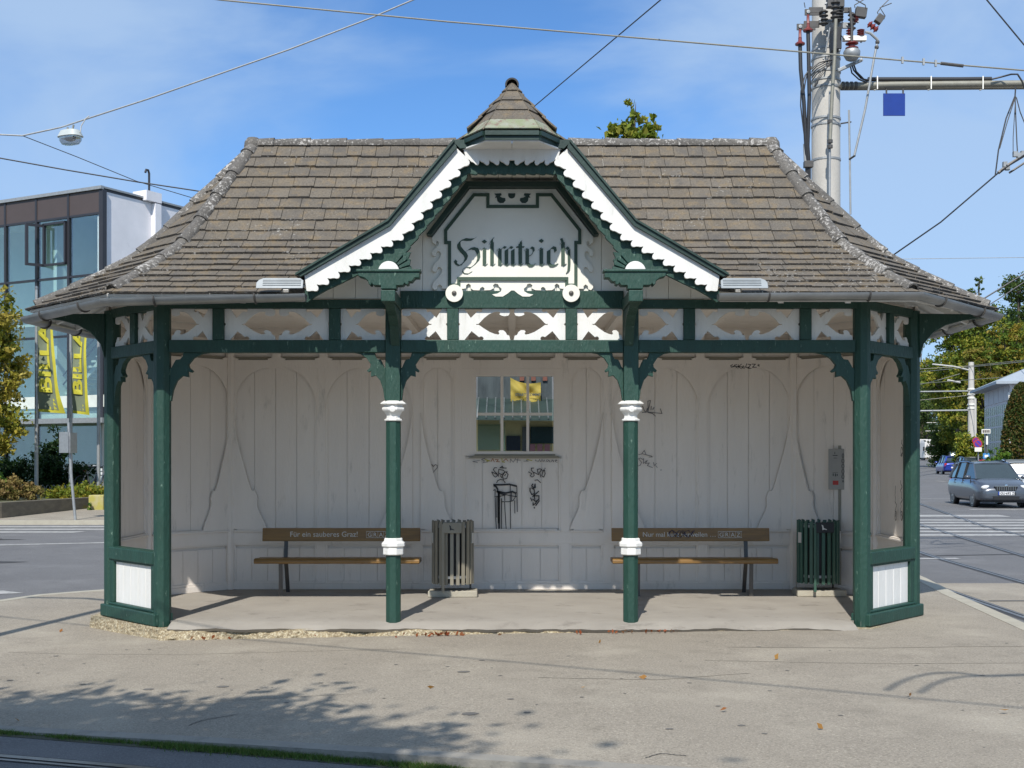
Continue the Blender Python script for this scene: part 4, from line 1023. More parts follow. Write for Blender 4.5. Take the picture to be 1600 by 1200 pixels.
# station island pavement
KR = [(5.20,-16),(4.62,-5.0),(4.80,-2.0),(5.03,0),(5.33,2.8),(5.63,4.8),(5.95,8.0),(6.05,10.0)]
KL = [(3.5,10.2),(0,9.6),(-3,7.4),(-4.5,5.1),(-5.7,4.15),(-6.1,3.75),(-6.36,3.1),(-7.6,1.9),(-9.5,0.7),(-12,-0.25),(-14,-0.72)]
KN = [(-12,-1.30),(-3.34,-4.08),(-1.57,-4.62),(0.25,-5.22),(4.0,-6.4),(4.64,-6.6)]
outl = [(4.64,-6.6)] + KR[2:] + KL + KN[:-1]
bm = bmesh.new(); vv = [bm.verts.new((x, y, 0)) for x, y in outl]; bm.faces.new(vv)
for x in (-4, -2, 0, 2, 4):
    bmesh.ops.bisect_plane(bm, geom=bm.verts[:]+bm.edges[:]+bm.faces[:], plane_co=(x,0,0), plane_no=(1,0,0))
bmesh.ops.bisect_plane(bm, geom=bm.verts[:]+bm.edges[:]+bm.faces[:], plane_co=(0,0,0), plane_no=(0,1,0))
bmesh.ops.triangulate(bm, faces=bm.faces[:])
for v in bm.verts: v.co.z = zp(v.co.x, v.co.y)
me = bpy.data.meshes.new('pavement'); bm.to_mesh(me); bm.free(); me.materials.append(M['pave'])
o = bpy.data.objects.new('pavement', me); C.objects.link(o); o['kind'] = 'structure'
def kerb(path, wd, zf, name, h=0.14, proud=0.004, m='kerb'):
    mb = MB(); P = [Vector(p) for p in path]; dense = []
    for a, b in zip(P, P[1:]):
        n_ = max(1, int((b-a).length/0.5)); dense += [a.lerp(b, i/n_) for i in range(n_)]
    dense.append(P[-1]); k = len(dense); s_ = 0
    off = []
    for i in range(k):
        d = (dense[min(i+1,k-1)]-dense[max(i-1,0)]).normalized(); off.append(Vector((-d.y, d.x)))
    for i in range(k-1):
        a0, a1 = dense[i]-off[i]*wd/2, dense[i]+off[i]*wd/2; b0, b1 = dense[i+1]-off[i+1]*wd/2, dense[i+1]+off[i+1]*wd/2
        q = [a0, b0, b1, a1]; top = [(p.x, p.y, zf(p.x,p.y)+proud) for p in q]; bot = [(p.x, p.y, zf(p.x,p.y)-h) for p in q]
        mb.mesh(top+bot, [(0,1,2,3),(7,6,5,4),(0,4,5,1),(2,6,7,3)] + ([(3,7,4,0)] if i == 0 else []) + ([(1,5,6,2)] if i == k-2 else []))
    mb.build(name, M[m], kind='structure')
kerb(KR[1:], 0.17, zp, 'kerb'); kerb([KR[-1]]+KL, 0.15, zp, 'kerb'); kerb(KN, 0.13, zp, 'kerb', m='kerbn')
# gutter lane beside the near kerb is darker, coarser asphalt
def sheet(path, wd, zf, dz, m, name=None, mb=None, step=0.6):
    own = mb is None; mb = mb or MB(); P = [Vector(p) for p in path]; dense = []
    for a, b in zip(P, P[1:]):
        n_ = max(1, int((b-a).length/step)); dense += [a.lerp(b, i/n_) for i in range(n_)]
    dense.append(P[-1]); k = len(dense); L0 = []; L1 = []
    for i in range(k):
        d = (dense[min(i+1,k-1)]-dense[max(i-1,0)]).normalized(); n_ = Vector((-d.y,d.x))*wd/2
        p, q = dense[i]-n_, dense[i]+n_; L0.append((p.x,p.y,zf(p.x,p.y)+dz)); L1.append((q.x,q.y,zf(q.x,q.y)+dz))
    mb.mesh(L0+L1, [(i, i+1, k+i+1, k+i) for i in range(k-1)])
    if own: mb.build(name, m, kind='structure')
def poly_sheet(mb, pts, zf, dz): mb.face([(x, y, zf(x,y)+dz) for x, y in pts])
def trk(path, gauge_off): 
    P = [Vector(p) for p in path]; out = []
    for i, p in enumerate(P):
        d = (P[min(i+1,len(P)-1)]-P[max(i-1,0)]).normalized(); out.append(p + Vector((d.y,-d.x))*gauge_off)
    return [tuple(p) for p in out]
# tram tracks
T1 = [(5.45,-14),(5.50,-8),(5.62,-3),(5.70,0),(5.77,1.7),(5.90,5.65),(6.3,12),(7.2,20),(9.2,32),(13,48),(20,68),(32,95),(66,170)]
T2 = [(7.9,-14),(8.3,-4),(8.8,4),(9.37,10.3),(10.4,19),(12.6,30),(17,48),(24,68),(36,95),(70,170)]
T3 = [(-12,-2.75),(-7,-3.85),(-3.07,-4.79),(-2.3,-5.02),(0.5,-6.0),(2.5,-7.0)]
rails = MB(); tar = MB()
LZ = lambda x, y: -0.168
for path, g in ((T1,0),(T1,1.48),(T2,0),(T2,1.48),(T3,0),(T3,1.45)):
    pp = trk(path, g); zf_ = LZ if path is T3 else zr
    sheet(pp, 0.17 if path is not T3 else 0.11, zf_, 0.004, None, mb=tar); sheet(trk(pp, 0.0), 0.055, zf_, 0.009, None, mb=rails); sheet(trk(pp, 0.075), 0.028, zf_, 0.0095, None, mb=rails)
tar.build('track_joint', M['tar'], kind='structure'); rails.build('tram_rails', M['rail'], kind='structure')
mb = MB(); q_ = trk(KN, 0.075); mb.plate([(-16,-16),(5.2,-16),(4.60,-6.85)] + q_[::-1][1:] + [(-16,-0.35)], -0.19, -0.168); mb.build('track_lane', M['asph'], kind='structure')
# far pavement on the left, and on the right roadside
mb = MB()
def pw(x, y): return zr(x, y) + 0.11
def grid_sheet(mb, x0, x1, y0, y1, zf, dz=0, nx=6):
    ys = sorted(set([y0, y1] + [b for b in BRK if y0 < b < y1])); xs = [x0+(x1-x0)*i/nx for i in range(nx+1)]; m_ = len(xs)
    mb.mesh([(x,y,zf(x,y)+dz) for y in ys for x in xs], [(j*m_+i, j*m_+i+1, (j+1)*m_+i+1, (j+1)*m_+i) for j in range(len(ys)-1) for i in range(m_-1)])
grid_sheet(mb, -60, 4, 19.2, 60, pw); mb.build('far_pavement', M['pave'], kind='structure')
kerb([(4,19.2),(4,60)][::-1] + [(4.0,19.2),(-60,19.2)][1:], 0.16, pw, 'kerb')
# markings
mk = MB()
for k in range(6):      # zebra on the right road
    y0_ = 15.3 + 1.1*k; poly_sheet(mk, [(9.0+0.25*k,y0_),(16.5,y0_),(16.5,y0_+0.5),(9.0+0.25*k,y0_+0.5)], zr, 0.005)
for k in range(4):      # zebra far left
    y0_ = 15.2 + 0.95*k; poly_sheet(mk, [(-19,y0_),(-10.6+(-2 if k == 0 else 0.4*k),y0_+0.1),(-10.4+(-2.3 if k == 0 else 0.4*k),y0_+0.55),(-19,y0_+0.5)], zr, 0.005)
poly_sheet(mk, [(-17,10.6),(-8.0,13.4),(-7.9,13.65),(-17,10.9)], zr, 0.005)
for k in range(3):      # near zebra remains by the left kerb
    y0_ = 3.8 + 0.85*k; poly_sheet(mk, [(-11,y0_-1.3),(-6.5-0.9*k*1.0,y0_+0.4),(-6.9-0.9*k,y0_+0.7),(-11,y0_-0.95)], zr, 0.005)
poly_sheet(mk, [(14.5,26.4),(21.5,26.4),(21.5,26.7),(14.5,26.7)], zr, 0.005); poly_sheet(mk, [(11.5,22.6),(14.2,22.6),(14.2,23.5),(11.5,23.5)], zr, 0.005)
for (x0_,y0_,x1_,y1_) in ((15.8,35,18.0,34.2),(24.5,57,24.8,55.5),(26.5,64,26.4,62),(8,38,12,40),(28,76,27.6,72),(6.2,9.6,8.0,9.8)):
    d = Vector((x1_-x0_, y1_-y0_)).normalized(); q = Vector((-d.y,d.x))*0.12
    poly_sheet(mk, [(x0_-q.x,y0_-q.y),(x1_-q.x,y1_-q.y),(x1_+q.x,y1_+q.y),(x0_+q.x,y0_+q.y)], zr, 0.006)
mk.build('road_markings', M['mark'], kind='structure')
# paler concrete apron between the tracks, dark patches and joints
mb = MB(); poly_sheet(mb, [(5.55,-6),(7.3,-6),(7.75,5.5),(6.05,5.5)], zr, 0.002); poly_sheet(mb, [(7.5,-4),(14,-4),(14,3.2),(7.9,3.2)], zr, 0.002)
mb.build('track_apron', M['pave'], kind='structure')
mb = MB(); sheet([(6.0,3.3),(14,3.5)], 0.07, zr, 0.0065, None, mb=mb); sheet([(6.3,9.7),(7.5,10.3),(9,10.6),(14,10.6)], 0.10, zr, 0.0065, None, mb=mb)
def blob(mb, cx, cy, rx, ry, zf, dz, seed):
    rr = random.Random(seed); mb.face([(cx+rx*math.cos(a)*rr.uniform(0.8,1.1), cy+ry*math.sin(a)*rr.uniform(0.8,1.1), 0) for a in [2*math.pi*i/16 for i in range(16)]])
    for i in range(len(mb.v)-16, len(mb.v)): x, y, _ = mb.v[i]; mb.v[i] = (x, y, zf(x,y)+dz)
blob(mb, -9.8, 9.0, 1.5, 0.28, zr, 0.0055, 1); blob(mb, -12.5, 14.2, 1.9, 0.35, zr, 0.0065, 2)
mb.build('asphalt_patch', M['tar'], kind='structure')
# stains, joints, cracks on the pavement
M['stain'] = mat('pavement_stain', (0.15,0.14,0.125), 0.9)
mb = MB(); random.seed(3)
for i in range(80):
    x = random.uniform(-4.5, 4.8); y = random.uniform(-5.0, -0.7) if i % 3 else random.uniform(-3.5,-1.5)
    if y < -4.1 and x < 0: continue
    r = random.choice([0.006,0.008,0.01,0.012,0.015,0.022]); blob(mb, x, y, r*1.2, r, zp, 0.003, i+10)
blob(mb, -0.39, -2.30, 0.055, 0.04, zp, 0.003, 5); blob(mb, -0.28, -3.9, 0.06, 0.05, zp, 0.003, 6); blob(mb, -2.2, -2.75, 0.05, 0.04, zp, 0.003, 7); blob(mb,-2.75,-2.8,0.05,0.035,zp,0.003,8)
mb.build('pavement_spots', M['stain'], kind='structure')
mb = MB()
def wig(mb, pts, wd, dz=0.003, zf=zp):
    out = []
    for (a, b) in zip(pts, pts[1:]):
        n_ = 14
        for i in range(n_): t = i/n_; out.append((a[0]+(b[0]-a[0])*t + random.uniform(-.006,.006), a[1]+(b[1]-a[1])*t + random.uniform(-.006,.006)))
    sheet(out, wd, zf, dz, None, mb=mb, step=5)
wig(mb, [(-2.1,-4.1),(-2.05,-3.95),(-1.85,-3.78)], 0.008); wig(mb, [(0.75,-5.15),(0.85,-5.05),(1.0,-5.12)], 0.008)
mb.build('pavement_crack', M['tar'], kind='structure')
M['seam'] = mat('faint_seam', (0.235,0.208,0.165), 0.9, (0.31,0.27,0.215), 6, 0.8)
mb = MB()
for pts_, wd_ in (([(1.9,-1.2),(3.2,-1.35),(4.9,-1.3)],0.018),([(1.6,-1.9),(3.0,-2.15),(4.7,-2.2)],0.012),([(-4.6,-0.9),(-3.0,-1.15),(-0.8,-1.05)],0.010),([(0.2,-2.6),(1.1,-2.75),(1.9,-2.5)],0.014),([(-2.6,-3.4),(-1.0,-3.1)],0.008)): wig(mb, pts_, wd_)
mb.build('pavement_seam', M['seam'], kind='structure')

# ------------------------------------------------------------------ generic leaf builder
def leaves(name, m, pts, size, parent=None, kind=None, seed=0, flat=0.0, col=None, label=None):
    rs = np.random.RandomState(seed); n = len(pts); P = np.asarray(pts, dtype=np.float64)
    d = rs.normal(size=(n,3)); d /= np.linalg.norm(d, axis=1)[:,None]; e = rs.normal(size=(n,3)); e -= d*np.sum(d*e,axis=1)[:,None]; e /= np.linalg.norm(e,axis=1)[:,None]
    s_ = size*rs.uniform(0.6,1.35,size=(n,1)); a = d*s_; b = e*s_*0.62
    fold = np.cross(d,e)*s_*0.16
    V = np.stack([P-a, P-b*0.9-a*0.15+fold, P+a, P+b*0.9-a*0.15+fold], axis=1).reshape(-1,3)
    me = bpy.data.meshes.new(name); me.vertices.add(4*n); me.vertices.foreach_set('co', V.ravel()); me.loops.add(4*n); me.polygons.add(n)
    me.loops.foreach_set('vertex_index', np.arange(4*n)); me.polygons.foreach_set('loop_start', np.arange(0,4*n,4)); me.polygons.foreach_set('loop_total', np.full(n,4))
    me.update(calc_edges=True); me.materials.append(m)
    at_ = me.attributes.new('rnd','FLOAT','FACE'); c = rs.uniform(size=n) if col is None else np.clip(np.asarray(col)+rs.normal(size=n)*0.12,0,1); at_.data.foreach_set('value', c.astype(np.float32))
    o = bpy.data.objects.new(name, me); C.objects.link(o); o.parent = parent
    if kind: o['kind'] = kind
    if label: o['label'] = label
    return o
def crown_points(blobs, n, seed, shell=0.55, clump=0.35, k=30):
    """clumped points spread through overlapping ellipsoids (cx,cy,cz,rx,ry,rz)"""
    rs = np.random.RandomState(seed); B = np.array(blobs, float); vol = B[:,3]*B[:,4]*B[:,5]; nc = max(8, n//k)
    idx = rs.choice(len(B), nc, p=vol/vol.sum()); u = rs.normal(size=(nc,3)); u /= np.linalg.norm(u,axis=1)[:,None]; r = rs.uniform(shell,1.04,size=(nc,1))
    cc = B[idx,:3] + u*r*B[idx,3:6]; cv = rs.uniform(size=nc)
    kk = rs.poisson(k, nc)+4; rep = np.repeat(np.arange(nc), kk); sz = B[idx,3:6].mean(axis=1)*clump*rs.uniform(0.5,1.3,size=nc)
    pts = cc[rep] + rs.normal(size=(len(rep),3))*sz[rep][:,None]*0.45*np.array([1,1,0.7])
    return pts, cv[rep]
M['bark'] = mat('bark', (0.13,0.105,0.08), 0.9, (0.08,0.065,0.05), 12, 0.6, 0.8, 20, stretch=(2,2,0.5))
def tree(name, label, loc, h, blobs, n, ls, lm, group=None, seed=0, trunk_r=0.2, cat='tree', k=30, clump=0.35, crown_z=None, lean=(0,0), shell=0.55):
    t = thing(name, label, cat, loc, 0, group)
    mb = MB(); rs = random.Random(seed); cz = crown_z or h*0.45
    top = Vector((lean[0], lean[1], h*0.8)); pts = [Vector((0,0,-0.3)), Vector((0.02,0,0.3)), Vector((lean[0]*0.3,lean[1]*0.3,h*0.3)), Vector((lean[0]*0.6,lean[1]*0.6,h*0.55)), top]
    mb.tube(pts, [trunk_r*1.3, trunk_r, trunk_r*0.75, trunk_r*0.5, trunk_r*0.12], 9)
    for b in blobs:
        c = Vector(b[:3]); s0 = pts[2].lerp(pts[4], max(0, min(0.85, (c.z*0.75-h*0.3)/(h*0.5)))); mid = s0.lerp(c, 0.5) + Vector((0,0,-0.05*h*0.3))
        r0 = trunk_r*0.38; mb.tube([s0, mid, c, c + Vector((rs.uniform(-.3,.3)*b[3], rs.uniform(-.3,.3)*b[4], b[5]*0.6))], [r0, r0*0.6, r0*0.35, r0*0.08], 6)
        for q in range(4):
            e = c + Vector((rs.uniform(-.75,.75)*b[3], rs.uniform(-.75,.75)*b[4], rs.uniform(-.4,.75)*b[5])); mb.tube([c.lerp(mid, rs.random()), e], [r0*0.3, r0*0.06], 5)
    mb.build('trunk', M['bark'], t, smooth=True)
    p, c = crown_points(blobs, n, seed, k=k, clump=clump, shell=shell)
    leaves('crown', lm, p, ls, t, seed=seed+1, col=c)
    return t
# ------------------------------------------------------------------ benches
def bench(loc, label, text, badge, tx, bx):
    t = thing('bench', label, 'bench', loc, 0, 'wooden benches inside the shelter')
    mb = MB()
    prof = [(-0.02,0.392),(0.0,0.382),(0.16,0.382),(0.16,0.437),(0.03,0.442),(0.0,0.438),(-0.018,0.422)]
    mb.prism(prof, (-0.955,0,0), (0,1,0), (0,0,1), (1,0,0), 0, 1.91); mb.box(-0.955,0.955,0.17,0.33,0.385,0.432)
    mb.build('seat', M['wood'], t, bevel=0.004)
    mb = MB(); mb.prism([(-0.935,0),(0.935,0),(0.935,0.155),(-0.935,0.155)], (0,0.40,0.615), (1,0,0), (0,0.12,0.993), (0,-0.993,0.12), 0, 0.035)
    bk = mb.build('backrest', M['wood'], t, bevel=0.006)
    mb = MB(); u = (1,0,0); v = (0,0.12,0.993); o = Vector((0,0.40,0.615)) + Vector((0,-0.993,0.12))*0.037
    add_text(mb, text, 0.088 if badge != 'G R A Z ' else 0.08, o + Vector((tx,0,0)) + Vector(v)*0.052, u, v, 0.0008)
    mb.build('lettering', M['ltext'], bk); mb = MB()
    for k, ch in enumerate('GRAZ'):
        add_text(mb, ch, 0.07, o + Vector((bx+0.068*k,0,0)) + Vector(v)*0.052, u, v, 0.0008)
    x0, x1 = bx-0.014, bx+0.068*4-0.002
    fr = Vector((0,0,0))
    for a0, b0, a1, b1 in ((x0,0.038,x1,0.042),(x0,0.112,x1,0.116)): mb.prism([(a0,b0),(a1,b0),(a1,b1),(a0,b1)], o, u, v, (0,-1,0.12), -0.0008, 0.0008)
    for k in range(5): mb.prism([(x0+0.068*k,0.042),(x0+0.068*k+0.003,0.042),(x0+0.068*k+0.003,0.112),(x0+0.068*k,0.112)], o, u, v, (0,-1,0.12), -0.0008, 0.0008)
    mb.build('badge', M['ltext'], bk)
    for x in (-0.655, 0.655):
        mb = MB(); mb.beam((x-0.0,0.06,0.0),(x,0.04,0.382),0.045,0.012,(0,1,0)); mb.build('leg', M['dsteel'], t)
        mb = MB(); mb.beam((x+0.0,0.50,0.0),(x,0.36,0.42),0.045,0.014,(0,1,0)); mb.beam((x,0.36,0.42),(x,0.405,0.72),0.045,0.014,(0,1,0)); mb.beam((x,0.04,0.376),(x,0.37,0.376),0.045,0.010); mb.build('leg', M['dsteel'], t)
    return bk
bench((-2.022,2.03,0), 'brown wooden bench at left reading Für ein sauberes Graz! on its backrest', 'Für ein sauberes Graz!', '', -0.61, 0.31)
bk2 = bench((2.115,2.03,0), 'brown wooden bench at right reading Nur mal kurz with a scribble over the words', 'Nur mal kurz verweilen …', 'G R A Z ', -0.57, 0.34)
mb = MB(); o = Vector((0,0.40,0.615)) + Vector((0,-0.993,0.12))*0.040; random.seed(2)
P = [Vector((-0.26+0.30*i/26 + 0.03*math.sin(i*1.9), 0, 0.085+0.045*math.sin(i*1.35))) for i in range(27)]
mb.tube([o + p + Vector((0,0.12*p.z,0)) for p in P], 0.004, 5); mb.build('scribble', mat('violet_ink', (0.02,0.015,0.06), 0.5), bk2)
# ------------------------------------------------------------------ litter bins
def bin_(loc, label, m, plate_m, n=22, legx=-0.10):
    t = thing('litter_bin', label, 'bin', loc, 0, 'slatted litter bins inside the shelter')
    mb = MB(); mb.plate([(-0.28,-0.17),(0.29,-0.165),(0.28,0.17),(-0.27,0.16)], 0, 0.075); mb.build('base_block', M['kerb'], t, bevel=0.012)
    for k in range(n):
        a = 2*math.pi*(k+0.5)/n; c, s_ = math.cos(a), math.sin(a); r = 0.235
        mb = MB(); mb.prism([(-0.019,0.15),(0.019,0.15),(0.019,0.87 + (0.012 if k % 3 else 0)),(-0.019,0.87)], (r*c, r*s_, 0), (-s_,c,0), (0,0,1), (c,s_,0), -0.009, 0.009); mb.build('slat', m, t)
    mb = MB(); mb.lathe([(0.205,0.17),(0.222,0.17),(0.222,0.86),(0.205,0.86)], (0,0,0), 24) if False else None
    mb.lathe([(0.214,0.22),(0.224,0.22),(0.224,0.25),(0.214,0.25),(0.214,0.22)], (0,0,0), 24); mb.lathe([(0.214,0.80),(0.224,0.80),(0.224,0.83),(0.214,0.83),(0.214,0.80)], (0,0,0), 24)
    mb.build('hoop', M['galv'], t)
    mb = MB(); mb.lathe([(0.19,0.16),(0.195,0.5),(0.195,0.82),(0.185,0.82),(0.18,0.2)], (0,0,0), 20); mb.build('liner', M['black'], t)
    mb = MB(); mb.tube([(legx,-0.265,0.07),(legx,-0.262,0.85)], 0.017, 8); mb.build('support_post', m, t)
    mb = MB(); mb.tube([(0.20,0.10,0.07),(0.20,0.10,0.8)], 0.012, 6); mb.build('support_post', M['dsteel'], t)
    mb = MB(); mb.box(-0.10,0.115,-0.275,-0.262,0.745,0.865); pl = mb.build('plate', plate_m, t, bevel=0.003)
    mb = MB(); mb.slab([(-0.02,0.775),(0.0,0.785),(0.03,0.778),(0.03,0.786),(-0.005,0.80),(-0.012,0.83),(-0.03,0.838),(-0.022,0.81)], -0.277, -0.2755); mb.build('pictogram', M['black'] if plate_m is m else M['ltext'], pl)
    for a in (200, 340):
        c, s_ = math.cos(R(a)), math.sin(R(a)); mb = MB(); mb.prism([(-0.03,0.62),(0.03,0.62),(0.03,0.74),(-0.03,0.74)], (0.25*c,0.25*s_,0), (-s_,c,0), (0,0,1), (c,s_,0), -0.003, 0.003); mb.build('sticker', M['ltext'], t)
bin_((-0.687,2.13,0), 'beige slatted litter bin on a stone block beside the left bench', M['binslat'], M['binslat'])
bin_((3.575,2.20,0), 'dark green slatted litter bin with a black plate beside the right bench', M['bingreen'], M['black'])
# notice sign on a pole
t = thing('notice_post', 'grey notice sign on a thin post behind the green litter bin', 'sign', (3.86,2.42,0), R(-14))
mb = MB(); mb.tube([(0.03,0.0,0),(0.03,0,1.75)], 0.022, 10); mb.build('post', M['bronze'], t, smooth=True)
mb = MB(); mb.box(-0.105,0.095,-0.04,-0.026,1.23,1.71); pn = mb.build('panel', M['signgrey'], t, bevel=0.003)
mb = MB(); 
for (a,b,c_,d_) in ((-0.045,-0.01,1.60,1.605),(-0.055,0.0,1.628,1.636),(-0.035,-0.028,1.648,1.675),(-0.06,0.005,1.43,1.433),(-0.055,-0.045,1.39,1.42),(-0.03,-0.02,1.385,1.42),(-0.01,0.0,1.39,1.415)): mb.box(a,b,-0.0415,-0.0402,c_,d_)
mb.build('print', M['black'], pn)
mb = MB(); mb.box(-0.055,0.01,-0.0415,-0.0402,1.285,1.335); mb.build('red_box', mat('red_print', (0.45,0.03,0.02), 0.5), pn)
mb = MB()
for k in range(5):
    zc = 1.63 - 0.062*k; mb.tube([(0.062+0.014*math.cos(a)*(1 if k else 0.7), -0.042, zc+0.026*math.sin(a)) for a in [q*0.7 for q in range(10)]], 0.0035, 5)
mb.tube([(0.05,-0.042,1.34),(0.075,-0.042,1.315)],0.003,5); mb.tube([(0.075,-0.042,1.34),(0.05,-0.042,1.315)],0.003,5)
mb.build('tag', M['ink'], pn)

# ------------------------------------------------------------------ concrete mast with switchgear
t = thing('catenary_mast', 'tall concrete tram mast with switchgear, insulators and arm behind the shelter roof', 'mast', (5.02,7.45,0)); MT = Vector((5.02,7.45,0))
def mt(px, py, D): return at(px, py, D) - MT
mb = MB(); mb.lathe([(0.245,-0.25),(0.232,4.0),(0.222,7.0),(0.215,9.6),(0.0,9.62)], (0,0,0), 28); mb.build('pole', M['pole'], t, smooth=True)
for py in (38, 78, 92, 113, 126, 137, 186, 196, 250):
    z = CAMZ + (716-py)/F*19.4; mb = MB(); r = 0.226 if py > 100 else 0.222; mb.lathe([(r,z-0.018),(r+0.008,z-0.016),(r+0.008,z+0.016),(r,z+0.018)], (0,0,0), 24); mb.build('band', M['galv'], t, smooth=True)
D0 = 19.15
def mtube(name, pts, r, m, n=8): mb = MB(); mb.tube([mt(*p) for p in pts], r, n); return mb.build(name, m, t, smooth=True)
# horizontal arm
mtube('arm', [(1314,134,19.3),(1400,132.5,19.3),(1500,131.5,19.3),(1640,130,19.3)], 0.052, M['bronze'], 12)
mtube('arm', [(1314,137,19.5),(1500,136,19.5),(1640,135,19.5)], 0.045, M['bronze'], 12)
mtube('conduit', [(1356,124,19.3),(1500,124,19.3),(1549,123.5,19.3)], 0.035, M['rubber'], 10)
for px in (1371, 1455, 1536): mtube('clamp', [(px,119,19.25),(px,139,19.2),(px-5,141,19.3)], 0.010, M['signw'], 6)
for px in (1317,1323,1330,1337): mb = MB(); c = mt(px,134,19.3); mb.lathe([(0.03,-0.02),(0.066,-0.018),(0.066,0.018),(0.03,0.02)], c, 14, axis='x'); mb.build('arm_fitting', M['dsteel'], t)
mtube('cable', [(1330,98,19.1),(1334,110,19.1),(1345,122,19.2),(1356,127,19.25)], 0.013, M['rubber']); mtube('cable', [(1333,98,19.1),(1338,112,19.1),(1350,124,19.2),(1358,125,19.25)], 0.013, M['rubber']); mtube('cable', [(1328,100,19.1),(1331,114,19.1),(1342,124,19.2),(1354,129,19.25)], 0.012, M['rubber'])
mtube('cable', [(1549,124,19.2),(1565,120,19.2),(1580,116,19.1),(1590,116,19.1),(1597,127,19.1),(1606,150,19.1)], 0.014, M['rubber'])
# blue square plate hanging from the arm
mb = MB(); a, b = mt(1380,146,19.3), mt(1414,181,19.3); mb.box(a.x,b.x,a.y-0.01,a.y+0.01,b.z,a.z); mb.build('blue_plate', M['blue'], t, bevel=0.003)
for px in (1385, 1411): mtube('plate_hanger', [(px,138,19.3),(px,147,19.3)], 0.014, M['dsteel'])
# red cable terminations at left with thick feeder cables
for (px, y0, y1, yb, dx, pb) in ((1250,45,68,250,6,1261),(1262.5,22,47,258,2,1264)):
    prof = []; a, b = mt(px,y1,19.0), mt(px,y0,19.0); h = b.z-a.z; 
    mb = MB(); mb.lathe([(0.0,-0.02),(0.075,-0.02),(0.078,0.0),(0.03,0.035),(0.027,h*0.35),(0.031,h*0.37),(0.024,h*0.42),(0.022,h*0.95),(0.0,h)], a, 16); mb.build('insulator', M['red'], t, smooth=True)
    mtube('feeder_cable', [(px,y1+2,19.0),(px+1,y1+40,19.0),(px+dx,(y1+yb)/2,19.0),(pb-2,yb-30,19.05),(pb,yb,19.1),(pb,330,19.2)], 0.030, M['rubber'], 10)
    mb = MB(); c = mt(px,y0-3,19.0); mb.box(c.x-0.05,c.x+0.24,c.y-0.012,c.y+0.012,c.z-0.05,c.z+0.045); mb.build('bracket_plate', M['dsteel'], t)
    mb = MB(); mb.lathe([(0.0,-0.012),(0.028,-0.01),(0.028,0.012),(0,0.014)], (c.x,c.y-0.02,c.z), 12, axis='y'); mb.build('bolt', M['galv'], t)
mtube('conduit', [(1257.5,225,19.1),(1259,262,19.1)], 0.028, M['galv'])
mb = MB(); c = mt(1263,257,19.1); mb.box(c.x-0.07,c.x+0.07,c.y-0.05,c.y+0.05,c.z-0.05,c.z+0.05); mb.build('cable_clamp', M['dsteel'], t, bevel=0.006)
mtube('cable', [(1268,104,19.0),(1258,118,18.98),(1251.5,142,18.98),(1251,165,18.98),(1254,190,19.0),(1258,222,19.05)], 0.011, M['rubber'])
mtube('cable', [(1300,93,19.0),(1280,98,18.98),(1262,112,19.0),(1258,130,19.0),(1255,150,19.0)], 0.010, M['rubber'])
for k in range(4): mtube('cable', [(1302,94+k*2,19.1),(1290,97+k*3,18.98),(1276,104+k*4,18.98),(1268,112+k*5,19.05)], 0.008, M['rubber'])
for k in range(3): mtube('cable', [(1298,97,19.0),(1290-k*3,110,18.97),(1280-k*2,124,18.98),(1274-k,136,19.0)], 0.006, M['rubber'])
# vertical operating rod in front of the mast, with couplings
mtube('operating_rod', [(1306,30,18.85),(1304,90,18.85),(1300,150,18.86),(1297,218,18.86)], 0.028, M['bronze'], 10)
mtube('operating_rod', [(1296.5,218,18.9),(1296,330,18.92)], 0.018, M['galv'], 10)
mtube('conduit', [(1297,142,18.95),(1296,192,18.95),(1296.5,250,18.95)], 0.020, M['galv'], 8)
for py in (190, 221, 229): mb = MB(); c = mt(1297,py,18.87); mb.lathe([(0.02,-0.03),(0.042,-0.025),(0.042,0.025),(0.02,0.03)], c, 10); mb.build('coupling', M['dsteel'], t)
# second rod at right
mtube('operating_rod', [(1371,66,18.9),(1366,90,18.9),(1352,170,18.95),(1335,243,19.0)], 0.018, M['galv'], 8)
mtube('conduit', [(1326.5,172,19.1),(1328,255,19.1),(1329,335,19.1)], 0.016, M['galv'], 8)
mtube('rod_bracket', [(1314,193,19.2),(1330,190.5,19.1)], 0.012, M['dsteel']); mtube('rod_bracket', [(1327,249,19.1),(1336,243,19.0)], 0.016, M['dsteel'])
for py in (66, 74): mb = MB(); c = mt(1371-(py-66)*0.15,py,18.9); mb.lathe([(0.01,-0.03),(0.03,-0.02),(0.034,0.0),(0.03,0.02),(0.01,0.03)], c, 10); mb.build('coupling', M['dsteel'], t)
# ribbed insulators of the disconnector
def insu(px, py, D, h, r, m, tilt=0.0, n=4):
    mb = MB(); c = mt(px,py,D); prof = [(r*0.5,-h/2)]
    for k in range(n):
        z = -h/2 + h*(k+0.5)/n; prof += [(r*0.5,z-h/n*0.3),(r,z-h/n*0.05),(r,z+h/n*0.08),(r*0.5,z+h/n*0.35)]
    prof.append((r*0.5,h/2)); Rm = Matrix.Translation(c) @ Matrix.Rotation(tilt, 4, 'Y'); mb.M = Rm; mb.lathe(prof, (0,0,0), 14); mb.build('insulator', m, t, smooth=True)
insu(1287,28,18.95,0.24,0.07,M['dsteel']); insu(1305,16,18.9,0.30,0.075,M['dsteel']); insu(1309,25,18.92,0.18,0.09,M['dsteel']); insu(1331,34,18.9,0.28,0.062,M['dsteel']); insu(1337,30,18.95,0.10,0.05,M['red'])
insu(1327,54,18.9,0.16,0.05,M['red']); insu(1345,52,18.9,0.12,0.06,M['red']); insu(1364,42,18.9,0.18,0.06,M['red'],-0.9,3); insu(1331,72,18.9,0.14,0.10,M['red'],0,2)
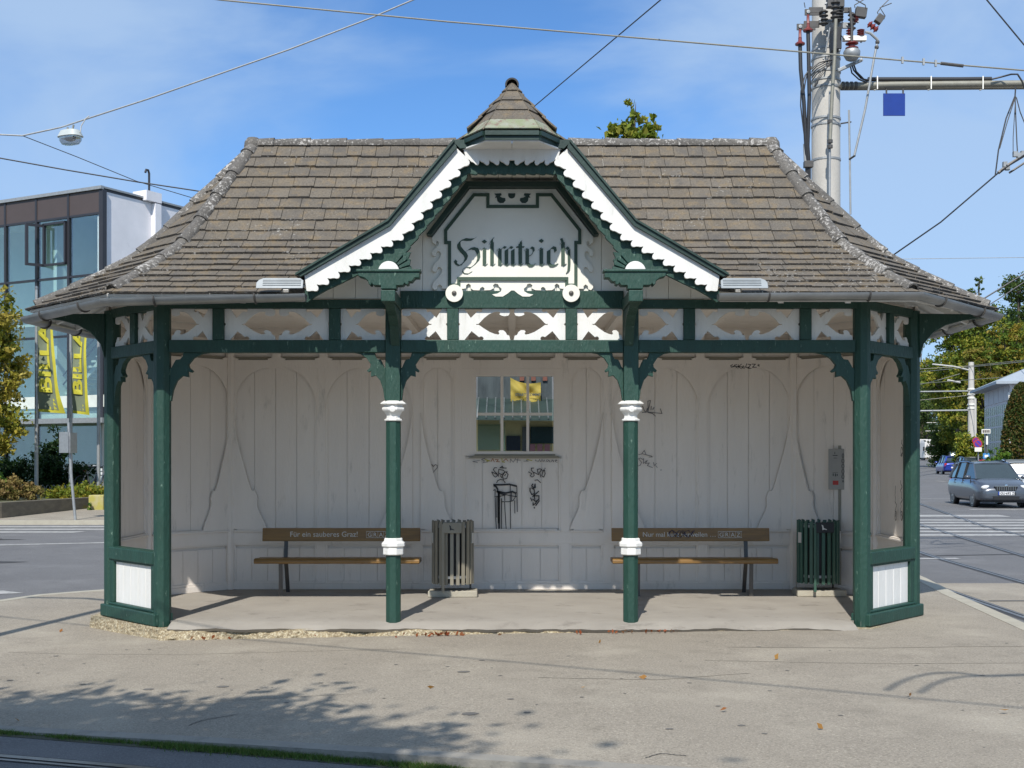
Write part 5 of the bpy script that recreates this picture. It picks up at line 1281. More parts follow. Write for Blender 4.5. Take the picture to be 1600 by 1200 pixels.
def mbox(name, px, py, D, w_, h_, m, dp=0.06, tilt=0.0, bev=0.004):
    mb = MB(Matrix.Translation(mt(px,py,D)) @ Matrix.Rotation(tilt,4,'Y')); mb.box(-w_/2,w_/2,-dp,dp,-h_/2,h_/2); mb.build(name, m, t, bevel=bev)
mbox('switch_frame',1305,4,18.95,0.26,0.16,M['dsteel']); mbox('switch_frame',1345,20,18.95,0.17,0.15,M['dsteel'],0.05,0.15); mbox('contact_block',1374,30,18.9,0.11,0.13,M['dsteel'],0.05,0.6)
mbox('cross_bracket',1275,16,19.0,0.22,0.09,M['dsteel'],0.015); mbox('cross_bracket',1318,16,19.0,0.18,0.08,M['dsteel'],0.02); mbox('cross_bracket',1268,38,19.0,0.24,0.10,M['dsteel'],0.015); mbox('cross_bracket',1318,40,19.05,0.2,0.09,M['galv'],0.02)
mbox('white_bar',1335,60.5,18.9,0.36,0.075,M['signw'],0.04,0.0); mbox('support_arm',1328,102,19.0,0.42,0.045,M['galv'],0.035,-0.42); mbox('drive_housing',1306,62,19.0,0.13,0.34,M['rubber'],0.10)
mb = MB(); c = mt(1331,84,18.9); mb.lathe([(0.05,-0.11),(0.09,-0.09),(0.125,-0.03),(0.13,0.03),(0.11,0.06),(0.06,0.07)], c, 18); mb.build('bell_housing', M['galv'], t, smooth=True)
mtube('brace_strut', [(1297,43,18.9),(1290,80,18.95)], 0.012, M['galv']); mtube('busbar', [(1328,12,18.85),(1331,40,18.85),(1331,68,18.85)], 0.022, M['dsteel']); mtube('jumper_wire', [(1317,24,18.9),(1314,55,18.85),(1320,62,18.85)], 0.008, M['rubber'])
mtube('lever', [(1352,50,18.9),(1360,52,18.9),(1372,63,18.9)], 0.022, M['galv'])
mtube('arcing_horn', [(1336,12,18.9),(1335,8,18.9),(1352,-2,18.9),(1356,-8,18.9)], 0.008, M['dsteel'],6); mtube('arcing_horn', [(1353,14,18.9),(1352,8,18.9),(1334,-2,18.9),(1330,-6,18.9)], 0.008, M['dsteel'],6)
mtube('arcing_horn', [(1372,22,18.9),(1371,19,18.9),(1376,12,18.9),(1388,0,18.9),(1395,-6,18.9)], 0.008, M['dsteel'],6); mtube('arcing_horn', [(1381,30,18.9),(1383,25,18.9),(1375,12,18.9),(1393,5,18.9)], 0.008, M['dsteel'],6)
mtube('arcing_horn', [(1258,12,19.0),(1256.5,4,19.0)], 0.007, M['dsteel'],6)
random.seed(8)
for k in range(26):
    px, py = random.uniform(1272,1350), random.uniform(4,110)
    mb = MB(); c = mt(px,py,18.93); mb.lathe([(0.0,-0.02),(0.014,-0.018),(0.014,0.018),(0,0.02)], c, 8, axis='y'); mb.build('bolt', M['galv'], t)
# ------------------------------------------------------------------ hanging assembly at the arm end
t = thing('wire_suspension', 'twisted steel hanger ropes and insulator bar hanging from the mast arm at right', 'hanger', tuple(at(1588,140,19.0)))
O2 = at(1588,140,19.0)
def h2(name, pts, r, m): mb = MB(); mb.tube([at(*p)-O2 for p in pts], r, 6); mb.build(name, m, t, smooth=True)
h2('hanger_rope', [(1587,135,19),(1586,150,19),(1572,185,19),(1560,235,19),(1555,275,19)], 0.011, M['rubber']); h2('hanger_rope', [(1587,150,19),(1574,190,19),(1562,232,19)], 0.008, M['dsteel'])
h2('hanger_rope', [(1586,150,19),(1587,180,19),(1589,225,19),(1590,240,19)], 0.009, M['dsteel']); h2('hanger_rope', [(1587,150,19),(1583,215,19),(1583,240,19)], 0.006, M['dsteel']); h2('hanger_rope', [(1588,152,19),(1594,175,19),(1604,200,19)], 0.008, M['dsteel'])
h2('insulator_bar', [(1560,270,19),(1575,258,19),(1600,243,19),(1630,226,19)], 0.028, M['dsteel']); h2('insulator_bar', [(1577,270,19),(1600,255,19),(1630,238,19)], 0.018, M['dsteel'])
for px, py in ((1570,257),(1574,262),(1592,243),(1598,240),(1586,241)):
    mb = MB(); c = at(px,py,19)-O2; mb.box(c.x-0.03,c.x+0.03,c.y-0.03,c.y+0.03,c.z-0.04,c.z+0.04); mb.build('clamp', M['galv'], t)
# ------------------------------------------------------------------ overhead wires
def wire(label, pts, r, m, cat='wire', extra=None):
    p0 = at(*pts[0]); w_ = thing('overhead_wire', label, cat, tuple(p0), 0, 'overhead wires') if extra else None
    P = [at(*p) for p in pts]; dense = []
    for i in range(len(P)-1):
        for k in range(4): dense.append(P[i].lerp(P[i+1], k/4))
    dense.append(P[-1]); mb = MB(); mb.tube([p - p0 for p in dense], r, 6)
    if extra:
        mb.build('cable', m, w_, smooth=True); extra(w_, p0)
    else:
        o = mb.build('overhead_wire', m, None, smooth=True); o.location = p0; tag(o, label, cat, 'overhead wires')
def fit1(w_, p0):
    for px, py in ((1410,94),(1443,96.5),(1462,99)):
        mb = MB(); c = at(px,py,18.5)-p0; mb.box(c.x-0.015,c.x+0.015,c.y-0.015,c.y+0.015,c.z-0.05,c.z+0.05); mb.build('wire_clamp', M['galv'], w_)
    mb = MB(); mb.tube([at(1470,99,18.5)-p0, at(1505,103,18.5)-p0], 0.026, 8); mb.build('tensioner', M['dsteel'], w_)
wire('long pale span wire crossing the sky over the gable to the right edge', [(250,-14,18.5),(345,0,18.5),(700,34,18.5),(970,57,18.5),(1240,80,18.5),(1405,94,18.5),(1600,110,18.5),(1750,124,18.5)], 0.012, M['bronze'], extra=fit1)
wire('pale insulated cable carrying the hanging street lamp at top left', [(-90,206,26),(35,212,26),(95,199,26),(150,181,26),(230,155,26),(330,120,26),(450,78,26),(580,28,26),(645,0,26),(720,-34,26)], 0.017, M['galv'])
wire('thick dark cable sloping over the glass building roof', [(-60,236,30),(0,247,30),(100,265,30),(213,284,30),(300,297,30),(430,318,30),(560,345,36)], 0.017, M['rubber'])
wire('thin grey wire from the lamp cable down towards the glass building', [(35,212,26),(120,245,27),(213,283,28),(290,306,29),(420,345,32),(560,390,36)], 0.009, M['dsteel'])
wire('thin wire rising from behind the gable peak to the top edge', [(560,420,36),(760,228,27),(835,166,24),(1032,0,18),(1100,-60,16)], 0.010, M['rubber'])
wire('dark span wire rising from the right end of the roof ridge to the suspension', [(1200,520,36),(1350,431,22),(1405,392,20),(1470,347,19.5),(1560,270,19),(1640,215,18.6)], 0.012, M['rubber'])
wire('faint horizontal wire behind the right slope of the roof', [(1380,405,40),(1500,403.5,40),(1700,401,40)], 0.010, M['galv'])
wire('short steep wire in the upper right corner of the sky', [(1525,-20,17),(1542,0,17),(1600,70,17),(1690,180,17)], 0.010, M['rubber'])
wire('upper of two dark wires meeting the right eave', [(1450,520,20),(1525,474,20),(1600,428,20),(1700,368,20)], 0.013, M['rubber'])
wire('lower of two dark wires meeting the right eave', [(1460,530,22),(1565,464,22),(1600,441,22),(1700,378,22)], 0.010, M['rubber'])
# hanging street lamp
LP = at(110,214,26)
t = thing('hanging_lamp', 'grey street lamp with clear bowl hanging from a cable at top left', 'street lamp', tuple(LP), R(-24))
sx_ = 26/F
mb = MB(); 
def loft(mb, secs):
    n_ = len(secs[0]); vs = [p for s_ in secs for p in s_]; k = len(secs)
    mb.mesh(vs, [(i*n_+j, i*n_+(j+1)%n_, (i+1)*n_+(j+1)%n_, (i+1)*n_+j) for i in range(k-1) for j in range(n_)] + [tuple(range(n_))[::-1], tuple(range((k-1)*n_, k*n_))])
def oval(a, b, z, n=20, p=2.8): return [(a*math.copysign(abs(math.cos(q))**(2/p), math.cos(q)), b*math.copysign(abs(math.sin(q))**(2/p), math.sin(q)), z) for q in [2*math.pi*i/n for i in range(n)]]
loft(mb, [oval(0.27,0.17,-0.01), oval(0.29,0.185,0.0), oval(0.27,0.17,0.04), oval(0.22,0.14,0.13), oval(0.12,0.08,0.155)]); mb.build('housing', mat('lamp_housing', (0.50,0.54,0.52), 0.45), t, smooth=True)
mb = MB(); loft(mb, [oval(0.255,0.16,-0.012), oval(0.25,0.155,-0.08), oval(0.20,0.12,-0.15), oval(0.10,0.06,-0.17)]); mb.build('bowl', glass_mat('lamp_bowl', (0.75,0.77,0.78), 0.35, 0.1), t, smooth=True)
mb = MB(); loft(mb, [oval(0.12,0.09,-0.013), oval(0.10,0.07,-0.07), oval(0.05,0.04,-0.09)]); mb.build('reflector', M['bronze'], t, smooth=True)
mb = MB(); mb.tube([(-0.08,0,0.21),(-0.07,0,0.17),(0,0,0.155),(0.07,0,0.17),(0.09,0,0.25)], 0.02, 8); mb.build('hanger', M['bronze'], t)
mb = MB(); mb.tube([(0.2,0,0.05),(0.28,0,0.08),(0.30,0,0.2),(0.42,0,0.34),(0.52,0,0.39)], 0.011, 6); mb.tube([(-0.24,0,0.0),(-0.30,0,0.06),(-0.28,0,0.12),(-0.28,0,0.15)], 0.008, 6); mb.build('supply_cable', M['ltext'], t)

# ------------------------------------------------------------------ objects outside the frame that shade the pavement
t = thing('steel_lamp_post', 'grey steel post whose long shadow crosses the pavement left of the shelter', 'post', (-5.75,-3.2,-0.15))
mb = MB(); mb.lathe([(0.10,0),(0.075,1.2),(0.07,6.6),(0.0,6.65)], (0,0,0), 16); mb.build('pole', M['galv'], t, smooth=True)
mb = MB(); mb.tube([(0,0,6.4),(-0.8,0,6.9),(-1.6,0,7.0)], 0.04, 8); mb.build('arm', M['galv'], t)
off = Vector((ldir.x, ldir.y, 0))/(-ldir.z)
def sh(px, py, h):      # point at height h whose shadow falls on this spot of the pavement
    D = 1.68*F/(py-716); g = Vector(((px-800)/F*D, CAMY+D, -0.08)); p = g - off*(h+0.08); p.z = h; return p
def wraw(name, label, pts, r, m, cat, group=None):
    p0 = pts[0]; mb = MB(); mb.tube([p-p0 for p in pts], r, 6); o = mb.build(name, m, None); o.location = p0; tag(o, label, cat, group); return o
a, b = sh(380,990,6), sh(1600,1110,6); d = (b-a)
wraw('contact_wire', 'tram contact wire drawing a faint straight shadow over the front pavement', [a-d*1.0, a, b, b+d*1.2], 0.013, M['rubber'], 'wire')
t = thing('steady_arm', 'curved contact wire steady arm casting the bow shaped shadow at lower right', 'wire fitting', tuple(sh(1540,1060,6)))
q0 = sh(1540,1060,6)
for pts in ([(1385,1081),(1402,1070),(1425,1061),(1455,1055),(1490,1054),(1540,1060)], [(1437,1085),(1455,1073),(1480,1064),(1510,1060),(1540,1060)]):
    mb = MB(); mb.tube([sh(*p,6)-q0 for p in pts], 0.022, 6); mb.build('curved_rod', M['dsteel'], t)
mb = MB(); mb.tube([Vector((0,0,0)), Vector((0.35,-0.1,0.15))], 0.03, 6); mb.build('end_clamp', M['dsteel'], t)
M['leafg'] = leaf_mat('plane_leaf', [(0.05,0.09,0.02),(0.08,0.12,0.03),(0.13,0.14,0.03)])
tree('plane_tree', 'leafy tree behind the viewer that throws dappled shade over the kerb', (-5.2,-17.5,-0.2), 11,
     [(2.33, 7.15, 5.4, 1.6, 1.95, 0.9), (0.68, 7.65, 5.5, 1.6, 1.8, 1.0), (-0.62, 8.15, 5.5, 1.5, 1.9, 1.0), (-2.42, 9.15, 5.5, 1.8, 2.0, 1.1), (1.08, 5.05, 5.9, 2.9, 2.2, 1.4), (-3.32, 6.85, 5.8, 2.2, 2.6, 1.3), (-0.92, 5.25, 6.1, 2.4, 2.2, 1.4), (1.28, 2.65, 7.5, 3.2, 3.2, 1.8)], 90000, 0.085, M['leafg'], seed=21, trunk_r=0.28, k=55, clump=0.30, shell=0.22)
# ------------------------------------------------------------------ grass along the near kerb, litter
rs = np.random.RandomState(3); V = []; Fc = []; rn = []
def kn(tt): 
    P = [Vector(p) for p in KN[1:4]]; seg = [(P[1]-P[0]).length, (P[2]-P[1]).length]; s_ = tt*(sum(seg)); 
    return P[0].lerp(P[1], s_/seg[0]) if s_ < seg[0] else P[1].lerp(P[2], (s_-seg[0])/seg[1])
nb = 9000
for i in range(nb):
    tt = rs.uniform(0, 0.97); dens = noise.noise(Vector((tt*14, 0.3, 0)))*0.5 + 0.55 + (0.25 if 0.3 < tt < 0.85 else -0.15)
    if rs.uniform() > dens: continue
    p = kn(tt); d = Vector((-0.30,-0.95)); wdt = abs(rs.normal())*0.030*(0.4+dens); x, y = p.x + d.x*(0.07+wdt), p.y + d.y*(0.07+wdt)
    h = rs.uniform(0.006,0.022)*(0.5+dens); a = rs.uniform(0,6.28); lx, ly = rs.normal()*h*0.6, rs.normal()*h*0.6; z = -0.166
    bw = 0.0028; b = len(V); V += [(x-bw*math.cos(a), y-bw*math.sin(a), z),(x+bw*math.cos(a), y+bw*math.sin(a), z),(x+lx*1.6,y+ly*1.6,z+0.012+h)]; Fc.append((b,b+1,b+2)); rn.append(rs.uniform())
mb = MB(); mb.v = V; mb.f = Fc; mb.mi = [0]*len(Fc); mb.rn = rn
gr = mb.build('kerb_grass', leaf_mat('grass_blade', [(0.06,0.13,0.025),(0.10,0.19,0.035),(0.18,0.20,0.06)]), kind='stuff'); tag(gr, 'short grass tufts growing in the joint below the near kerb', 'grass')
mb = MB(); sheet(trk(KN[1:4], 0.105), 0.10, lambda x, y: -0.1655, 0.0, None, mb=mb); mb.build('kerb_soil', mat('soil', (0.075,0.065,0.045), 0.95, (0.05,0.06,0.03), 20, 0.6, 0.6, 60), kind='structure')
pts = []
random.seed(9)
for cx, n_, sp in ((-0.68,46,0.16),(-2.9,10,0.12),(1.45,14,0.14),(1.05,10,0.10),(0.4,5,0.3),(-1.8,4,0.3)):
    for i in range(n_): pts.append((cx+random.gauss(0,sp), -0.31+random.gauss(0,0.02), -0.083+(0.0185 if cx < 0 else 0.011)*cx + random.uniform(0,0.02)))
lv = leaves('leaf_litter', leaf_mat('dry_leaf', [(0.22,0.05,0.02),(0.30,0.09,0.03),(0.18,0.10,0.05)]), pts, 0.022, kind='stuff', seed=4); tag(lv, 'rust brown fallen leaves gathered at the foot of the plinth', 'fallen leaves')
pts = [(0.52,-3.1,-0.072),(2.75,-3.6,-0.03),(1.4,-3.95,-0.06),(-0.6,-3.0,-0.09),(1.0,-2.7,-0.07),(2.2,-1.9,-0.045),(-4.6,0.4,-0.155),(0.8,-0.9,-0.07),(-3.3,-3.9,-0.14),(3.2,-4.1,-0.03),(1.9,-4.5,-0.05)]
lv = leaves('leaf_litter', leaf_mat('dry_leaf_yellow', [(0.40,0.22,0.06),(0.30,0.12,0.04)]), pts, 0.028, kind='stuff', seed=14); tag(lv, 'single dry leaves scattered over the open pavement', 'fallen leaves')
# ------------------------------------------------------------------ garden behind the low wall, left
M['soil'] = mat('garden_soil', (0.10,0.085,0.055), 0.95, (0.07,0.09,0.03), 3, 0.6, 0.6, 30)
M['oldwall'] = mat('mossy_wall', (0.20,0.17,0.125), 0.9, (0.12,0.105,0.08), 3.0, 0.6, 0.7, 20, stretch=(1,1,3), dirt=(0.20,0.18,0.02), dscale=1.1, dthr=(0.58,0.72))
WL = [(-16.0,15.6),(-13.75,20.2),(-13.15,25.8),(-12.0,28.6),(-8.5,30.4),(-4,31)]
def zg_(x, y): return 0.36
mb = MB(); mb.plate([WL[0], WL[1], WL[2], WL[3], WL[4], WL[5], (-4,60), (-60,60), (-60,15.6)], 0.0, 0.34); mb.build('garden_ground', M['soil'], kind='structure')
mb = MB(); off_ = trk(WL, 0.28)
for i in range(len(WL)-1):
    z1 = 0.47 - 0.04*min(i, 2); z2 = 0.47 - 0.04*min(i+1, 2); a, b, c, d = WL[i], WL[i+1], off_[i+1], off_[i]
    vs = [(a[0],a[1],-0.2),(b[0],b[1],-0.2),(c[0],c[1],-0.2),(d[0],d[1],-0.2),(a[0],a[1],z1),(b[0],b[1],z2),(c[0],c[1],z2),(d[0],d[1],z1)]
    mb.mesh(vs, [(3,2,1,0),(4,5,6,7),(0,1,5,4),(2,3,7,6)] + ([(3,0,4,7)] if i == 0 else []) + ([(1,2,6,5)] if i == len(WL)-2 else []))
tag(mb.build('garden_wall', M['oldwall']), 'low mossy concrete retaining wall along the far left pavement', 'wall')
bp_ = at(152,806,36.5)
mb = MB(); mb.box(bp_.x-0.2,bp_.x+0.25,bp_.y-0.2,bp_.y+0.2,-0.1,0.50); o = mb.build('stone_block', mat('lichen_stone', (0.42,0.37,0.24), 0.9, (0.36,0.32,0.08), 4, 0.8, 0.5, 30), bevel=0.03); tag(o, 'yellowish stone block standing on the far pavement beside the left corner post', 'stone block')
mb = MB(); cpos = at(150,805,36.0)
# ------------------------------------------------------------------ glass building
BC = Vector((-15.16,33.0,0)); d1 = Vector((-0.880,0.474,0)); d2 = Vector((0.474,0.880,0)); UP = Vector((0,0,1))
t = thing('glass_building', 'modern building with dark framed glass front and white side wall at left', 'building', tuple(BC))
M['frame'] = mat('dark_window_frame', (0.030,0.030,0.036), 0.4); M['bpanel'] = mat('brown_panel', (0.065,0.048,0.042), 0.45, (0.075,0.055,0.05), 2, 0.5)
M['render'] = mat('white_render', (0.80,0.78,0.80), 0.8, (0.70,0.69,0.71), 1.2, 0.6, 0.3, 60, dirt=(0.40,0.39,0.40), dscale=0.8, dthr=(0.62,0.8))
M['bglass'] = glass_mat('facade_glass', (0.88,0.96,0.95), 0.14, 0.01); M['inw'] = mat('interior_wall', (0.74,0.80,0.76), 0.8, (0.50,0.60,0.56), 0.6, 0.5); M['inw2'] = mat('interior_floor', (0.62,0.66,0.60), 0.7); M['door'] = mat('interior_door', (0.20,0.26,0.30), 0.7)
def bq(u, z, d=0.0): return d1*u + UP*z + Vector((-d2.x,-d2.y,0))*d      # on the facade, d = towards the viewer
def fbox(mb, u0, u1, z0, z1, dd0, dd1): mb.prism([(u0,z0),(u1,z0),(u1,z1),(u0,z1)], (0,0,0), d1, UP, -d2, dd0, dd1)
TOP = 11.62; UW = 16.0; W2 = 14.0
mb = MB(); mb.prism([(0.0,0.3),(W2,0.3),(W2,TOP),(0.0,TOP)], tuple(d1*0.0), d2, UP, d1, 0.005, 0.25); sw = mb.build('side_wall', M['render'], t)
mb = MB(); mb.prism([(2.46,0.3),(2.78,0.3),(2.78,TOP-0.15),(2.46,TOP-0.15)], (0,0,0), d2, UP, -d1, 0.0, 0.22); mb.prism([(2.0,TOP-0.1),(2.8,TOP-0.1),(2.8,TOP+0.28),(2.0,TOP+0.28)], (0,0,0), d2, UP, d1, -0.22, 0.5); mb.build('pier', M['render'], t)
mb = MB(); mb.tube([d2*2.35+UP*TOP, d2*2.35+UP*(TOP+1.0), d2*2.3+UP*(TOP+1.12), d2*2.2+UP*(TOP+1.12), d2*2.15+UP*(TOP+1.0)], 0.045, 8); mb.build('vent_pipe', M['frame'], t)
mb = MB(); q = [Vector((0,0,0)), d1*UW, d1*UW+d2*W2, d2*W2]; mb.mesh([tuple(p+UP*(TOP-0.12)) for p in q]+[tuple(p+UP*(TOP-0.02)) for p in q], [(3,2,1,0),(4,5,6,7),(0,1,5,4),(1,2,6,5),(2,3,7,6),(3,0,4,7)]); mb.build('roof', M['frame'], t)
mb = MB(); fbox(mb, -0.08, UW, TOP-0.07, TOP+0.05, 0.0, 0.14); mb.prism([(-0.06,TOP-0.02),(W2,TOP-0.02),(W2,TOP+0.05),(-0.06,TOP+0.05)], (0,0,0), d2, UP, -d1, 0.0, 0.06); mb.build('roof_edge', M['galv'], t)
MU = [0.0, 1.72, 3.46, 5.2, 6.95, 8.7, 10.4, 12.2, 14, 16]
for a, b in zip(MU, MU[1:]):
    mb = MB(); fbox(mb, a+0.045, b-0.045, 10.72, TOP-0.08, 0.0, 0.05); mb.build('parapet_panel', M['bpanel'], t)
for i, u in enumerate(MU):
    mb = MB(); w_ = 0.05 if i else 0.10; fbox(mb, u-w_, u+w_, 0.3 if i > 1 else 2.95, TOP-0.075, -0.12, 0.075); mb.build('mullion', M['frame'], t)
for z in (10.68, 8.42, 7.05, 6.2, 3.02):
    mb = MB(); fbox(mb, 0.10, UW, z-0.04, z+0.04, -0.08, 0.06); mb.build('transom', M['frame'], t)
for a, b in zip(MU, MU[1:]):
    for z0, z1 in ((8.46,10.64),(7.09,8.38),(6.24,7.01),(3.06,6.16),(0.35,2.98)):
        mb = MB(); fbox(mb, a+0.05, b-0.05, z0, z1, 0.0, 0.012); mb.build('glass_pane', M['bglass'], t)
for z in (7.0, 3.35):
    mb = MB(); fbox(mb, 0.3, UW, z-0.32, z+0.02, -3.0, -0.15); mb.build('floor_slab', M['inw2'], t)
mb = MB(); fbox(mb, 0.3, UW, 0.3, 11.4, -3.2, -3.0); 
fbox(mb, 3.3, 3.5, 3.4, 11.2, -3, -0.8); fbox(mb, 0.26, 0.3, 3.4, 11.2, -3, -0.2); mb.build('inner_wall', M['inw'], t)
mb = MB(); fbox(mb, 4.0, 4.9, 7.02, 9.6, -2.98, -2.9); fbox(mb, 1.9, 2.5, 7.02, 9.0, -2.0, -1.9); fbox(mb, 0.7, 1.4, 7.02, 9.2, -2.99, -2.9); mb.build('inner_door', M['door'], t)
mb = MB(); fbox(mb, 0.3, UW, 11.15, 11.2, -3, -0.15); mb.build('inner_ceiling', M['inw2'], t)
# opened casement and terrace
for (u0_,u1_,z0_,z1_) in ((1.78,3.0,8.9,8.98),(1.78,3.0,10.45,10.53),(1.78,1.86,8.9,10.53),(2.92,3.0,8.9,10.53)):
    mb = MB(); fbox(mb, u0_, u1_, z0_, z1_, 0.05, 0.16); mb.build('casement_frame', M['frame'], t)
mb = MB(); p0 = d1*2.96 ; mb.prism([(0,8.9),(0.75,8.9),(0.75,10.5),(0,10.5),(0,10.4),(0.66,10.4),(0.66,9.0),(0,9.0)], tuple(p0), (-d2*0.85+d1*0.4).normalized(), UP, d1, 0.0, 0.07); mb.build('open_casement', M['frame'], t)
mb = MB(); fbox(mb, -1.6, UW, 2.86, 3.04, -0.1, 1.5); mb.build('canopy', M['galv'], t)
mb = MB(); fbox(mb, -1.6, UW, 3.5, 3.95, 0.02, 0.05); mb.build('spandrel_band', M['inw2'], t)
# outside stair seen through the front
mb = MB()
for k in range(12): fbox(mb, 0.9+0.24*k, 1.16+0.24*k, 5.9-0.2*k, 5.98-0.2*k, -2.4, -1.2)
mb.prism([(0.9,5.6),(3.8,3.2),(3.8,3.4),(0.9,5.8)], (0,0,0), d1, UP, -d2, -1.2, -1.12); mb.build('stair', M['inw2'], t)
for k in (0,1): mb = MB(); mb.tube([bq(0.8,6.5+0.35*k,-1.1), bq(3.9,4.0+0.35*k,-1.1)], 0.03, 6); mb.build('handrail', M['frame'], t)
# ground floor wing right of the corner with rows of blinds
t2 = thing('glass_annex', 'lower glazed annex with white sills between the flagpoles and the shelter post', 'building', (-15.0,34.0,0.3))
mb = MB(); mb.box(0.2,6,0,4,0,6.1); mb.build('wall', mat('annex_wall', (0.10,0.14,0.13), 0.5), t2)
for k in range(6): 
    mb = MB(); mb.box(0.2,6,-0.12,-0.02,0.45+1.05*k,0.52+1.05*k); mb.build('sill', M['inw2'], t2)
for k in range(5):
    mb = MB(); mb.box(0.25,1.6,-0.014,-0.006,0.56+1.05*k,1.46+1.05*k); mb.build('window', M['bglass'], t2); mb = MB(); mb.box(1.68,3.0,-0.014,-0.006,0.56+1.05*k,1.46+1.05*k); mb.build('window', M['bglass'], t2)
# ------------------------------------------------------------------ flagpoles
def flag(px, D, lbl, fl, top=7.0):
    p = at(px, 779, D); base = (p.x, p.y, 0.32)
    t = thing('flagpole', lbl, 'flagpole', base, 0, 'flagpoles in the garden bed')
    mb = MB(); mb.lathe([(0.062,0),(0.055,3),(0.045,6.55),(0.045,6.6)], (0,0,0), 12); mb.build('pole', M['galv'], t, smooth=True)
    mb = MB(); mb.lathe([(0.05,6.6),(0.05,6.62),(0.055,6.64),(0.055,6.70),(0.0,6.72)], (0,0,0), 12); mb.build('cap', M['zinc'], t)
    if not fl: return t
    n_, m_ = 26, 6; H0, H1 = 5.9, 2.75; W_ = 0.56 if fl == 1 else 0.62
    def pt(a, b):      # a 0..1 down, b 0..1 across
        sw_ = 0.28*a*a; yy = 0.10*math.sin(a*7+b*2.2+fl)*b + 0.05*math.sin(b*5+a*11)
        x = 0.05 + b*W_*(0.72+0.28*a) + (sw_ if fl == 1 else -0.10*a)*b; return Vector((x, -yy, H0 + (H1-H0)*a - 0.06*b*a))
    def cloth(name, m, a0, a1, b0, b1, dy, par):
        mb = MB(); vs = []; na, nb_ = max(1, int(abs(a1-a0)*n_)), max(1, int((b1-b0)*m_))
        for i in range(na+1):
            for j in range(nb_+1): p_ = pt(a0+(a1-a0)*i/na, b0+(b1-b0)*j/nb_); vs.append((p_.x, p_.y-dy, p_.z))
        mb.mesh(vs, [(i*(nb_+1)+j, i*(nb_+1)+j+1, (i+1)*(nb_+1)+j+1, (i+1)*(nb_+1)+j) for i in range(na) for j in range(nb_)]); return mb.build(name, m, par, smooth=True)
    fo = cloth('flag', M['flagye'], 0, 1, 0, 1, 0, t); cloth('flag_field', M['flagdk'], 0.03, 0.97, 0.0, 0.82, 0.006, fo)
    # letters run up the flag: BILLA (tops towards the pole)
    vs, fs = text_mesh('BILLA', 1.0, 0.0, 'LEFT', 0.035); xs = [v[0] for v in vs]; x0, x1 = min(xs), max(xs); ym = max(v[1] for v in vs)
    mb = MB(); mb.mesh([tuple(pt(0.80-0.70*(v[0]-x0)/(x1-x0), 0.66-0.58*v[1]/ym) + Vector((0,-0.035,0))) for v in vs], fs); mb.build('lettering', M['flagye'], fo)
    return t
flag(57, 38.4, 'left flagpole with a yellow edged banner, tallest clear of the eave', 1)
flag(110.5, 39.6, 'middle flagpole with a yellow edged banner, behind the grey sign', 2)
flag(154, 40.6, 'bare flagpole without banner close to the left corner post', 0)
# signpost with two grey plates
p = at(118,814,31.4); t = thing('sign_post', 'leaning steel post with two blank grey sign backs on the far left pavement', 'sign', tuple(p))
def rel(px, py, D): return at(px,py,D)-p
mb = MB(); mb.tube([rel(118,815,31.4), rel(111.5,745,31.4), rel(107,660,31.4)], 0.036, 10); mb.build('post', M['galv'], t, smooth=True)
for (xa, xb, da, db, y0, y1) in ((93.5,107.5,31.5,31.2,675,707.5),(108.5,119.5,31.2,31.55,676,708)):
    a, b = rel(xa,y1,da), rel(xb,y1,db); z1 = rel(xa,y0,31.4).z; n_ = (b-a).cross(UP).normalized()
    mb = MB(); mb.mesh([a, b, Vector((b.x,b.y,z1)), Vector((a.x,a.y,z1)), a+n_*0.02, b+n_*0.02, Vector((b.x,b.y,z1))+n_*0.02, Vector((a.x,a.y,z1))+n_*0.02], [(0,1,2,3),(7,6,5,4),(0,4,5,1),(1,5,6,2),(2,6,7,3),(3,7,4,0)]); mb.build('sign_plate', M['galv'], t)
# ------------------------------------------------------------------ bicycles
BK = [mat('bike_white',(0.6,0.6,0.6),0.3), mat('bike_red',(0.45,0.03,0.03),0.3), M['black'], mat('bike_yellow',(0.5,0.42,0.05),0.3), mat('bike_grey',(0.3,0.32,0.35),0.3)]
def bike(loc, rz, m, lbl):
    t = thing('bicycle', lbl, 'bicycle', loc, rz, 'bicycles in the rack')
    for x in (-0.52, 0.52):
        mb = MB(); mb.tube([(x+0.33*math.cos(a),0,0.34+0.33*math.sin(a)) for a in [2*math.pi*i/20 for i in range(21)]], 0.018, 6, False); mb.build('tyre', M['rubber'], t)
        mb = MB()
        for k in range(8): a = math.pi*k/8; mb.tube([(x-0.31*math.cos(a),0,0.34-0.31*math.sin(a)),(x+0.31*math.cos(a),0,0.34+0.31*math.sin(a))], 0.003, 3)
        mb.build('spokes', M['galv'], t)
    mb = MB()
    for a, b in (((-0.52,0,0.34),(-0.10,0,0.30)),((-0.52,0,0.34),(-0.18,0,0.80)),((-0.10,0,0.30),(-0.20,0,0.86)),((-0.18,0,0.78),(0.34,0,0.82)),((-0.10,0,0.30),(0.36,0,0.74)),((0.33,0,0.88),(0.52,0,0.34))): mb.tube([a,b], 0.02, 6)
    mb.build('frame', m, t)
    mb = MB(); mb.tube([(0.31,0,0.86),(0.30,0,0.98)],0.016,6); mb.tube([(0.26,-0.29,0.98),(0.33,-0.1,1.0),(0.33,0.1,1.0),(0.26,0.29,0.98)],0.016,6); mb.build('handlebar', M['galv'], t)
    mb = MB(); loft(mb, [oval(0.13,0.06,0.92,12), oval(0.13,0.07,0.95,12), oval(0.10,0.05,0.97,12)]); mb.build('saddle', M['black'], t)
